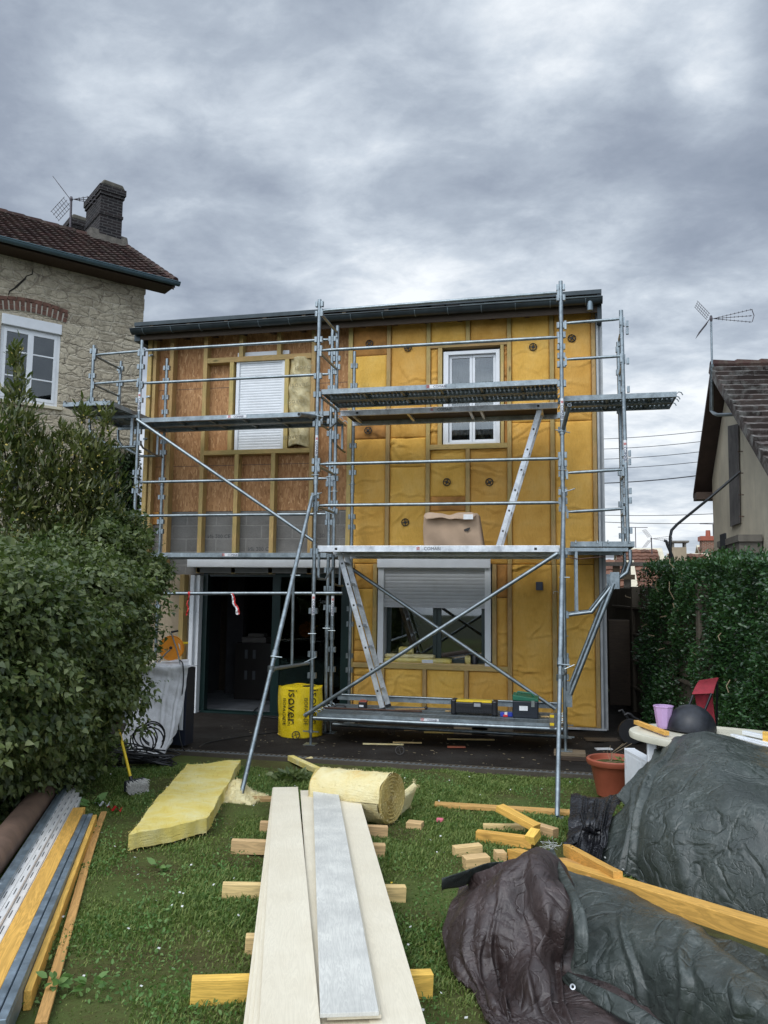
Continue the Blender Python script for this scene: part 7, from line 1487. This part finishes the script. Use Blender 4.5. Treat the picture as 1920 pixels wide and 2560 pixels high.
tag(BGs, 'shiny crumpled black plastic film between the terracotta pot and the green tarpaulin', 'plastic film')

# ------------------------------------------------------------------ pot, radiator, table and what stands on it
pc = G(z7(600, 1980)); pc = V((3.47, -1.60, lawn(-1.6)))
pt_ = thing('flower_pot', 'large terracotta coloured plastic pot with dry stalks beside the white radiator', 'pot', pc)
wobj('pot', MB().lathe([(.15, 0), (.205, .27), (.21, .275), (.235, .28), (.245, .30), (.245, .325), (.232, .335), (.215, .33), (.205, .29), (.03, .285)], pc, 40), TERRA, pt_, smooth=True)
wobj('soil', MB().lathe([(.205, .0), (.1, .012), (.01, .015)], pc+V((0, 0, .285)), 24), LAWN, pt_, smooth=True)
m_ = MB()
for (a_, b_) in ((.06, .0), (.09, .06), (-.02, .05), (.12, .02)): m_.path([pc+V((-.02, 0, .29)), pc+V((a_*.5-.04, b_, .38)), pc+V((a_, b_, .44)), pc+V((a_*1.3+.02, b_+.02, .47 if a_ > 0 else .30))], .0022, 4)
for a_ in (-.1, -.04, .03): m_.path([pc+V((a_, -.08, .30)), pc+V((a_+.08, -.1, .325)), pc+V((a_+.16, -.09, .31))], .0018, 4)
wobj('dry_stalks', m_, TWIG, pt_); nl = 40; aa = RNG.uniform(0, 6.28, nl); wobj
leaves('sprig', np.stack([pc.x+.10+np.cos(aa)*.05, pc.y-.05+np.sin(aa)*.05, np.full(nl, pc.z+.30)+RNG.uniform(0, .05, nl)], 1), np.stack([np.cos(aa), np.sin(aa), np.full(nl, .5)], 1), .04, LWEED, pt_, 'lance', .4, 0)['kind'] = 'stuff'
p0, p1 = PZ(z7(697, 1648), .52), PZ(z7(862, 1705), .56); rd = thing('radiator', 'white panel radiator standing on the grass behind the green tarpaulin', 'radiator', (p0.x, p0.y, .02))
dd = (p1-p0); dd.z = 0; dl = .72; dd.normalize(); sd_ = V((dd.y, -dd.x, 0)); sd_ = sd_ if sd_.x > 0 else -sd_; q3 = PZ(z7(780, 1648), .52); thk = .10
Mr = Matrix((dd, sd_, V((0, 0, 1)))).transposed().to_4x4(); Mr.translation = V((p0.x, p0.y, .02))
def rob(name, m_, mt, par, **k): o = obj(name, m_, mt, None, **k); o.parent = par; o.matrix_parent_inverse = pm(par).inverted(); o.matrix_basis = Mr; return o
# front panel faces the camera side (local y = 0), thickness towards +y
Mr.translation = V((p0.x, p0.y, .0))
rob('front_panel', MB().box(0, dl, 0, .014, .03, .50), WHITE, rd, bevel=.004); rob('rear_panel', MB().box(0, dl, thk-.014, thk, .03, .50), WHITE, rd, bevel=.004)
m_ = MB(); m_.box(0.0, dl, .0145, thk-.0145, .488, .50); rob('top_grille', m_, WHITE, rd); rob('end_cover', MB().box(-.004, .0, .002, thk-.002, .03, .505), WHITE, rd)
m_ = MB(); x_ = .03
while x_ < dl-.02: m_.box(x_, x_+.012, -.006, -.0005, .06, .47); x_ += .033
rob('ribbing', m_, WHITE, rd, bevel=.003); rob('bracket_clip', MB().box(.05, .075, -.012, -.007, .36, .43), WHITE, rd)
# table
ZT_ = .80; tip = PZ(zT(102, 818), ZT_); tdir = V((.90, -.44, 0)).normalized(); tn = V((-tdir.y, tdir.x, 0)); tc_ = tip+tdir*.92+tn*.06
tb = thing('garden_table', 'oval white plastic garden table behind the big green tarpaulin', 'table', (tc_.x, tc_.y, 0))
def ell(a_, ra_, rb_): c_, s_ = math.cos(a_), math.sin(a_); return tdir*(ra_*abs(c_)**.8*(1 if c_ > 0 else -1))+tn*(rb_*abs(s_)**.8*(1 if s_ > 0 else -1))
n = 48; m_ = MB(); ring = lambda ra_, rb_, z: [V((tc_.x, tc_.y, z))+ell(2*math.pi*k/n, ra_, rb_) for k in range(n)]
rs = [ring(.86, .44, ZT_-.012), ring(.90, .48, ZT_-.0), ring(.93, .51, ZT_-.004), ring(.935, .515, ZT_-.02), ring(.93, .51, ZT_-.05), ring(.90, .48, ZT_-.05)]
for a_ in rs: m_.v += [tuple(p) for p in a_]
for i in range(len(rs)-1):
    for k in range(n): k2 = (k+1) % n; m_.f.append((i*n+k, i*n+k2, (i+1)*n+k2, (i+1)*n+k))
m_.f.append(tuple(range(n))); m_.f.append(tuple(range((len(rs)-1)*n, len(rs)*n))); wobj('tabletop', m_, OFFW, tb, smooth=True)
for sx in (-.68, .62):
    for sy in (-.3, .3): c = V((tc_.x, tc_.y, 0))+tdir*sx+tn*sy; m_ = MB(); g0 = max(0, gz(c.x, c.y)); m_.box(c.x-.035, c.x+.035, c.y-.03, c.y+.03, g0, ZT_-.05); wobj('leg', m_, WHITE, tb, bevel=.01)
a_, b_ = PZ(zT(140, 790), ZT_), PZ(zT(500, 925), ZT_); tag(beam('timber_lath', a_+V((0, .02, .001)), b_+V((0, .02, .001)), .04, .032, WORG), 'short yellow lath lying on the left end of the garden table', 'timber')
c = PZ(zT(468, 842), ZT_); c.z = ZT_+.0; lp = thing('lilac_pot', 'small lilac plastic pot on the garden table', 'pot', c); wobj('pot', MB().lathe([(.048, 0), (.056, .02), (.076, .165), (.080, .168), (.080, .178), (.073, .178), (.066, .10), (.01, .095)], c+V((0, .05, 0)), 10), LILAC, lp, bevel=.002); wobj('soil', MB().lathe([(.07, .0), (.01, .006)], c+V((0, .05, .150)), 16), LAWN, lp)
c = PZ(zT(812, 885), ZT_); c = V((c.x, c.y+.16, ZT_)); r_ = .19; tag(obj('black_bowl', MB().lathe([(r_*math.cos(a_)*1.0, r_*math.sin(a_)*1.02+.002) for a_ in np.linspace(0, 1.53, 14)], c, 40), plain('dull_black_rubbery_plastic', (.014, .016, .022), .45, 0, .3, 25), smooth=True), 'black dome shaped bowl turned upside down on the garden table', 'bowl')
# red folding chair
cy = -1.75
rc = thing('folding_chair', 'red canvas folding chair standing before the hedge behind the black bowl', 'chair', PY(zT(950, 900), cy)*1.0)
def Q(x_, y_, yy=cy): return PY(zT(x_, y_), yy)
def quad(pts, off, nx=10): 
    P = []
    for i in range(nx+1): t = i/nx; P.append([pts[0].lerp(pts[1], t).lerp(pts[3].lerp(pts[2], t), j/8)+V((0, .02*math.sin(math.pi*j/8), 0)) for j in range(9)])
    return MB().slab(P, off)
wobj('back_panel', quad([Q(785, 440), Q(1022, 430), Q(1085, 250, cy+.06), Q(868, 283, cy+.06)], (0, .02, 0)), REDF, rc, smooth=True); m_ = quad([Q(1022, 432), Q(1030, 428, cy+.1), Q(1088, 270, cy+.12), Q(1085, 250, cy+.06)], (.004, 0, 0)); wobj('side_fold', m_, REDF, rc)
wobj('hanging_canvas', quad([Q(860, 660, cy+.05), Q(1060, 800, cy+.05), Q(1020, 440, cy+.03), Q(815, 440, cy+.03)], (0, .012, 0)), REDF, rc, smooth=True)
for a_, b_ in (((795, 450), (690, 740)), ((1010, 430), (885, 740))): p, q = Q(*a_, cy-.01), Q(*b_, cy-.03); d = (q-p); q2 = p+d*((p.z-.02)/-d.z if d.z < 0 else 1); wobj('leg', MB().path([p, q, q2], .011, 8), BLACK, rc, smooth=True)
for a_, b_ in (((868, 283), (990, 900)), ((1075, 300), (1065, 900))): p, q = Q(*a_, cy+.07), Q(*b_, cy+.2); d = (q-p); q2 = p+d*((p.z-.02)/-d.z); wobj('leg', MB().path([p, q2], .010, 8), BLACK, rc, smooth=True)
# white profiles and yellow block on the table's near end
def zt(p, h=0): q = PZ(zT(*p), ZT_+h); return q
for k, (a_, b_, w_, h_, lab) in enumerate((((1245, 925), (1700, 1035), .035, .018, 'lower white plastic profile on the right end of the table'), ((1385, 905), (1700, 975), .04, .03, 'upper white plastic profile on the right end of the table'), ((1300, 950), (1700, 1060), .03, .012, 'flat white strip nearest on the right end of the table'))):
    p, q = zt(a_), zt(b_); tag(beam('white_profile', p+V((0, 0, .001)), q+V((0, 0, .001)), w_, h_, PVC), lab, 'profile', 'white plastic profiles on the table')
p = zt((1600, 1000)); tag(beam('yellow_block', p, p+V((.22, -.06, 0)), .06, .08, WORG), 'yellow timber block at the right edge on the table', 'timber')
# dark garden cart handles in the passage
m_ = MB(); yy = .9; pts = [PY(zT(*q), yy) for q in ((5, 680), (45, 662), (80, 675), (110, 705), (190, 745))]; pts.append(pts[-1]+V((.1, 0, -.25))); m_.path(pts, .018, 8); m_.path([pts[0]+V((-.05, .3, .0)), pts[1]+V((-.05, .3, 0)), pts[3]+V((-.05, .3, -.05)), pts[4]+V((-.05, .3, -.3))], .018, 8)
ct_ = pts[4]; m_.lathe([(.15, -.03), (.16, 0), (.15, .03)], (ct_.x-.1, yy+.2, .16), 16, Matrix.Rotation(R(90), 4, 'X')); tag(obj('hand_truck', m_, BLKRUB, smooth=True), 'dark tubular hand truck lost in the gloom between the house and the hedge', 'hand truck')

# ------------------------------------------------------------------ cabinet under a dust sheet, cable reel, broom, cable coil
x0 = PY(z8(895, 1500), -.7).x; x1 = PY(z8(1216, 1600), -.72).x; ztop = .955
cbn = thing('draped_cabinet', 'tall cabinet on the patio edge hidden under a dirty white dust sheet', 'cabinet', ((x0+x1)/2, -.5, 0))
wobj('carcass', MB().box(x0+.02, x1-.02, -.70, -.48, .04, ztop-.02), plain('dark_blue_carcass', (.012, .016, .03), .5), cbn, bevel=.004)
wobj('white_door', MB().box(PY(z8(1150, 1600), -.712).x, PY(z8(1192, 1600), -.712).x, -.712, -.7005, .22, ztop-.03), WHITE, cbn, bevel=.002)
def C8(pts, ys): return [(*z8(*p), y_) for p, y_ in zip(pts, ys)]
ys = [-1.52, -1.25, -1.02, -.86, -.76, -.74, -.3]
cols = [[(668, 1962), (705, 1900), (790, 1790), (845, 1620), (888, 1420), (890, 1338), (905, 1318)], [(760, 1988), (790, 1890), (845, 1770), (875, 1600), (915, 1420), (925, 1338), (945, 1316)], [(870, 1985), (880, 1880), (905, 1750), (930, 1590), (965, 1420), (980, 1336), (1000, 1312)],
        [(982, 1992), (1000, 1890), (1018, 1750), (1035, 1590), (1060, 1420), (1070, 1334), (1085, 1308)], [(1052, 1940), (1082, 1860), (1105, 1740), (1125, 1590), (1145, 1420), (1150, 1330), (1160, 1304)], [(1100, 1850), (1140, 1780), (1172, 1680), (1192, 1560), (1212, 1420), (1225, 1325), (1232, 1300)]]
sheet('dust_sheet', [C8(c, ys) for c in cols], CLOTH, cbn, 110, 80, .016, 4.5, 21, folds=((.18, .022, .03, .1, .8), (.42, .026, .025, -.05, .9), (.66, .022, .022, .08, .9), (.85, .02, .02, .1, .9)), pd=False)
P = [[V((x0-.06+(x1-x0+.06)*i/10, -.76+.3*j/8, ztop+.004*math.sin(i+j))) for j in range(9)] for i in range(11)]; wobj('sheet_top', MB().slab(P, (0, 0, -.006)), CLOTH, cbn, smooth=2)
a_ = PZ(z8(890, 1330), ztop+.01); m_ = MB(); q0, q1, q2, q3 = [PZ(z8(*q), ztop+.012) for q in ((880, 1342), (975, 1342), (1030, 1296), (930, 1290))]; m_.prism([q0, q1, q2, q3], (0, 0, .01)); tag(obj('cement_board_piece', m_, PLANKC), 'grey board piece lying on the left of the draped cabinet', 'board')
q0, q1, q2, q3 = [PZ(z8(*q), ztop+.012) for q in ((1040, 1332), (1160, 1332), (1165, 1316), (1048, 1315))]; m_ = MB(); m_.prism([q0, q1, q2, q3], (0, 0, .014)); tag(obj('white_tray', m_, PVC), 'thin white tray under the orange cable reel', 'tray')
yc = -.62; c = PY(z8(1113, 1222), yc); rr_ = .150; re = thing('cable_reel', 'orange cable reel with a bent steel handle on the draped cabinet', 'cable reel', (c.x, yc, ztop+.01))
fd = V((.25, -1, .12)).normalized(); Mx = Matrix((V((0, 0, 1)).cross(fd).normalized()*-1, fd.cross(V((0, 0, 1)).cross(fd)).normalized(), fd)).transposed().to_4x4(); Mx = fd.to_track_quat('Z', 'Y').to_matrix().to_4x4()
c2 = c-fd*.02; m_ = MB().lathe([(.012, .006), (.06, .004), (.10, .016), (.135, .012), (rr_-.004, .020), (rr_, .012), (rr_-.004, .002), (.08, -.004)], c2, 40, Mx); wobj('front_flange', m_, ORNG, re, smooth=True)
m_ = MB().lathe([(.08, -.004), (.08, -.075)], c2, 24, Mx); wobj('wound_cable', MB().lathe([(.085, -.004), (.115, -.012), (.118, -.05), (.085, -.06)], c2, 32, Mx), BLKRUB, re, smooth=True)
wobj('rear_flange', MB().lathe([(.01, -.062), (rr_-.01, -.062), (rr_-.01, -.070), (.01, -.070)], c2, 40, Mx), ORNG, re, smooth=True)
hp = [PY(z8(*q), yc-.06) for q in ((1170, 1322), (1155, 1250), (1128, 1165), (1112, 1122))]; hp += [hp[-1]+V((.05, .02, .01))]; wobj('handle', MB().path(hp, .008, 8), GALV, re, smooth=True); wobj('grip', MB().tube(hp[-2]+V((.005, 0, .004)), hp[-1]+V((.03, .01, .012)), .012, 10), BLACK, re, smooth=True)
hp = [PY(z8(*q), yc-.07) for q in ((1030, 1315), (1055, 1285), (1085, 1252), (1105, 1235))]; wobj('crank', MB().path(hp, .009, 8), GALV, re, smooth=True); wobj('hub', MB().lathe([(.018, 0), (.018, .02), (.01, .026)], c-fd*-.0, 12, Mx), BLACK, re)
q = PY(z8(1168, 1212), yc-.03); m_ = MB(); m_.prism([q+V((-.018, 0, .04)), q+V((.006, 0, .015)), q+V((.012, 0, -.045)), q+V((-.006, 0, -.01))], fd*.002); wobj('rating_label', m_, WHITET, re)
q = PY(z8(1205, 1190), yc+.03); wobj('side_knob', MB().box(q.x-.02, q.x+.03, q.y-.02, q.y+.02, q.z-.012, q.z+.012), YELP, re, bevel=.004)
cp2 = [PY(z8(*q), y_) for q, y_ in (((1165, 1300), -.66), ((1190, 1330), -.78), ((1192, 1450), -.80), ((1175, 1600), -.82), ((1160, 1700), -.84), ((1180, 1850), -.86), ((1235, 1905), -.75))]; cp2 += [V((-1.2, -.3, .015)), V((-.9, .3, .015)), V((-.55, .9, .015)), V((-.9, 1.6, .015)), V((-1.5, 1.95, .02)), V((-1.7, 2.6, .03))]
pp_ = [cr_(cp2, t) for t in np.linspace(0, len(cp2)-1, 70)]; tag(obj('black_cable', MB().path(pp_, .008, 6), BLKRUB, smooth=True), 'black cable hanging from the reel and running over the patio into the doorway', 'cable')
m_ = MB(); q = G(z8(880, 2000)); 
for k in range(26):
    cx_, cy_ = q.x+random.uniform(-.18, .22), q.y+random.uniform(-.08, .12); ra_, rb_ = random.uniform(.16, .34), random.uniform(.09, .2); a0 = random.uniform(0, 6.28); zb_ = random.uniform(.02, .12); tl = random.uniform(-.05, .10); pts = [V((cx_+ra_*math.cos(a_), cy_+rb_*math.sin(a_), gz(cx_, cy_)+zb_+tl*math.sin(a_+a0)+.02)) for a_ in np.linspace(a0, a0+5.4, 22)]; m_.path(pts, .008, 5)
for k in range(6): a_ = q+V((random.uniform(-.05, .2), .05, .1)); pts = [a_+V((.16*math.cos(t), .03*t, .13+.13*math.sin(t)+.02*k)) for t in np.linspace(-.5, 4.2, 16)]; m_.path(pts, .008, 5)
tag(obj('cable_coil', m_, BLKRUB, smooth=True), 'tangled coil of black cable on the grass in front of the dust sheet', 'cable')
# broom
hb = G(zA(868, 352)); hc = G(zA(930, 378)); top_ = PY(z8(737, 1602), -2.95); br = thing('broom', 'worn broom with yellow handle leaning on the ivy shrub, bristles on the grass', 'broom', hb)
sk = PD(zA(848, 250), (hb-CP).dot(cf)-.05); dh = (top_-sk); wobj('handle', MB().tube(sk.lerp(top_, .0), sk.lerp(top_, .68), .0125, 10), YELP, br, smooth=True); wobj('worn_grip', MB().tube(sk.lerp(top_, .681), top_, .0125, 10), RUST, br, smooth=True); wobj('socket', MB().tube(sk-dh.normalized()*.13, sk+dh.normalized()*.02, .018, 10), BLACK, br, smooth=True)
hx = (hc-hb); hx.z = 0; hx.normalize(); m_ = MB(); a0 = hb+V((.02, .02, .0)); hc2 = V((-.61, -3.06, gz(-.6, -3.06))); wobj('head', MB().box(-.045, -.015, -.10, .10, .03, .12, Matrix.Translation(hc2) @ Matrix.Rotation(R(-25), 4, 'Z')), DARKM, br, bevel=.006)
m_ = MB(); Mb = Matrix.Translation(hc2) @ Matrix.Rotation(R(-25), 4, 'Z')
for k in range(420): y_, z_ = random.uniform(-.095, .095), random.uniform(.032, .115); m_.tube(Mb @ V((-.014, y_, z_)), Mb @ V((.045+random.uniform(-.01, .012), y_*1.08, z_*1.0+random.uniform(-.02, .01)-.01)), .0022, 3)
wobj('bristles', m_, BRISTLE, br)
for p, mt, lab in ((zA(665, 440), WHITET, 'white crumpled tape scrap on the grass beside the broom'), (zA(745, 465), REDW, 'red and white scrap of tape next to the white scrap')):
    q = G(p); P = [[V((q.x-.06+.12*i/10, q.y-.02+.03*j/3, gz(q.x, q.y)+.03+.02*math.sin(i*1.1+j))) for j in range(4)] for i in range(11)]; tag(obj('tape_scrap', MB().slab(P, (0, 0, -.001)), mt, smooth=True), lab, 'tape')
q = G(z6(772, 1560)); m_ = MB().box(q.x-.025, q.x+.03, q.y-.02, q.y+.02, q.z, q.z+.03); tag(obj('pink_scrap', m_, plain('pink_plastic', (.65, .15, .2), .6), bevel=.008), 'tiny pink scrap on the grass near the timber offcuts', 'scrap')
# ------------------------------------------------------------------ yellow wool pack
cx_, cy_, rr_, hh = -.335, .60, .285, .615; yp = thing('insulation_pack', 'yellow wrapped glass wool pack standing behind the left scaffold foot', 'insulation pack', (cx_, cy_, 0))
n = 60; P = []
for k in range(n+1):
    a_ = 2*math.pi*k/n; row = []
    for j in range(25): t = j/24; r_ = rr_*(1+.02*math.sin(a_*3+t*4)+.012*math.sin(a_*11+t*9)+.02*math.sin(t*math.pi)-.03*math.exp(-((t-.42)/.03)**2)*(.6+.4*math.sin(a_*5))); row.append((cx_+r_*math.cos(a_), cy_+r_*math.sin(a_), .005+hh*t+.012*math.sin(a_*4)*(t > .95)))
    P.append(row)
wobj('wrapper', MB().grid(P), YELF, yp, smooth=2)
m_ = MB().lathe([(rr_*.97, 0), (rr_*.75, .02), (rr_*.4, .015), (.02, .0)], (cx_, cy_, hh-.005), 40); wobj('top_wrap', m_, YELF, yp, smooth=True); wobj('roll_core', MB().lathe([(.10, 0), (.02, .001)], (cx_+.12, cy_+.0, hh+.014), 20), BLKI, yp)
m_ = MB().lathe([(rr_*.9, 0), (rr_*1.02, .02)], (cx_, cy_, .0), 40, None, False); wobj('bottom_wool', m_, WOOLP, yp)
def wrap(s, size, ang, zc, mt=BLKI):
    mb_ = text_mb(s, size, Matrix(), .0004); out = []
    for (x_, y_, z_) in mb_.v: a_ = ang+y_/rr_; r_ = rr_*1.045+z_+.002; out.append((cx_+r_*math.cos(a_), cy_+r_*math.sin(a_), zc-x_))
    mb_.v = out; wobj('print', mb_, mt, yp)
va = math.atan2(CP.y-cy_, CP.x-cx_)
wrap('isover', .175, va-.25-.12, .40); wrap('SAINT-GOBAIN', .05, va-.52, .33); wrap('ISOFACADE', .065, va-.78, .33); wrap('isover', .175, va+.62, .40); wrap('ISOFACADE', .065, va+.22, .34); wrap('SAINT-GOBAIN', .05, va+.45, .33)
for a0, a1 in ((-.9, -.35), (.1, .75)):
    pts = [(cx_+rr_*1.04*math.cos(va+a_), cy_+rr_*1.04*math.sin(va+a_), z_) for a_, z_ in [(a0, .24), (a0*.6+a1*.4, .24), (a0*.6+a1*.4, .18), (a1, .18)]]; wobj('printed_line', MB().path(pts, .0025, 4), BLKI, yp)

# ------------------------------------------------------------------ bundle of long materials at bottom left
o0 = V((-.42, -3.95, 0)); pv, tv = V((.889, .457, 0)), V((.457, -.889, 0))
def L(pp, t, h=0): p = o0+pv*pp+tv*t; return V((p.x, p.y, gz(p.x, p.y)+h))
def lm(name, lab, c, t0, t1, w_, h_, mt, h0=0, cat='timber', grp=None, wob=0, sh=0): return tag(beam(name, L(c+sh, t0-(.2 if t0 > -.04 or t0 < -.06 else 0), h0), L(c, t1, h0), w_, h_, mt, wob=wob), lab, cat, grp)
m_ = MB(); a_, b_ = L(-.49, -1.25, .10), L(-.52, 3.4, .10); m_.tube(a_, b_, .095, 32); tb_ = tag(obj('cardboard_tube', m_, TUBEB, smooth=True), 'thick brown cardboard tube at the left edge of the material bundle', 'tube')
d_ = (a_-b_).normalized(); wobj('tube_seam', MB().tube(a_-d_*.5, a_-d_*.505, .0962, 32), WDARK, tb_)
for k, (c, h_) in enumerate(((-.365, .10), (-.335, .115))):
    m_ = lm('steel_profile', ['bluish steel profile lying against the cardboard tube', 'second bluish steel profile, beside the white perforated profiles'][k], c, -.95+.06*k, 3.4, .035, h_, BLUEM, .0, 'profile')
for k in range(4):
    c = -.305+k*.036; o = lm('perforated_profile', ['leftmost white perforated corner profile in the bundle', 'second white perforated profile from the tube in the bundle', 'third white perforated profile from the tube in the bundle', 'rightmost white perforated profile, beside the big yellow beam'][k], c, -.80+.13*k+.04*(k % 2), 3.4, .033, .09-.012*k+.008*(k % 2), PROFW, 0, 'profile', 'white perforated profiles')
    m_ = MB(); t = .12
    Lb = 4.0
    while t < Lb: m_.box(t, t+.10, -.006+.004*(k % 2), -.002+.004*(k % 2), .0905-.012*k+.008*(k % 2), .0915-.012*k+.008*(k % 2)); t += .21
    s_ = kind(obj('slots', m_, DARKM, o), 'stuff')
lm('long_beam', 'big yellow brown beam in the middle of the material bundle', -.150, .13, 3.4, .09, .105, WORG, 0)
for k, c in enumerate((-.088, -.050)):
    o = lm('grey_stud_profile', ['left of the two grey steel stud profiles', 'right of the two grey steel stud profiles'][k], c, .34+.0*k, 3.4, .034, .085, BLUEM, .0, 'profile', 'grey steel stud profiles'); lm('grey_stud_profile', ['short grey profile stacked on the left stud profile', 'short grey profile stacked on the right stud profile'][k], c, 1.0+.05*k, 3.4, .032, .02, BLUEM, .0855, 'profile', 'grey steel stud profiles')
lm('side_beam', 'orange beam right of the grey steel profiles, its end at the bottom edge', -.016, .36, 3.06, .03, .075, WORG, 0)
lm('thin_batten', 'thin orange batten lying outermost on the grass beside the bundle', .042, .0, 3.25, .045, .018, WBATT, .012, wob=.5)
# loose fibres on the cut wool
def fuzz(o, n, ln, mt, r=.0007):
    me = o.data; vs = [v.co.copy() for v in me.vertices]; ns = [v.normal.copy() for v in me.vertices]; V3, F3 = [], []
    for k in range(n):
        i = random.randrange(len(vs)); p = vs[i]+V((random.uniform(-1, 1), random.uniform(-1, 1), random.uniform(-1, 1)))*.012; d = (ns[i]+V((random.gauss(0, .9), random.gauss(0, .9), random.gauss(0, .9)))).normalized()*random.uniform(.3, 1)*ln; s_ = d.cross(V((.3, .2, 1))).normalized()*r*2; b = len(V3)
        V3 += [p-s_, p+s_, p+d*.5+s_+V((0, 0, .1*ln)), p+d*.5-s_+V((0, 0, .1*ln)), p+d+V((0, 0, -.15*ln)), p+d+V((0, 0, -.15*ln))+s_]; F3 += [(b, b+1, b+2, b+3), (b+3, b+2, b+5, b+4)]
    f = obj('loose_fibres', mesh_np('loose_fibres', np.array([tuple(v) for v in V3]), np.array(F3)), mt, None); f.parent = o; f['kind'] = 'stuff'; return f
for nm, n in (('glass_wool_slab', 5000), ('roll_body', 3500), ('spiral_end', 1200), ('torn_wool', 2500), ('loose_tail', 300)):
    o = bpy.data.objects.get(nm)
    if o: fuzz(o, n, .022 if nm != 'torn_wool' else .04, WOOL if nm == 'glass_wool_slab' else WOOLP)
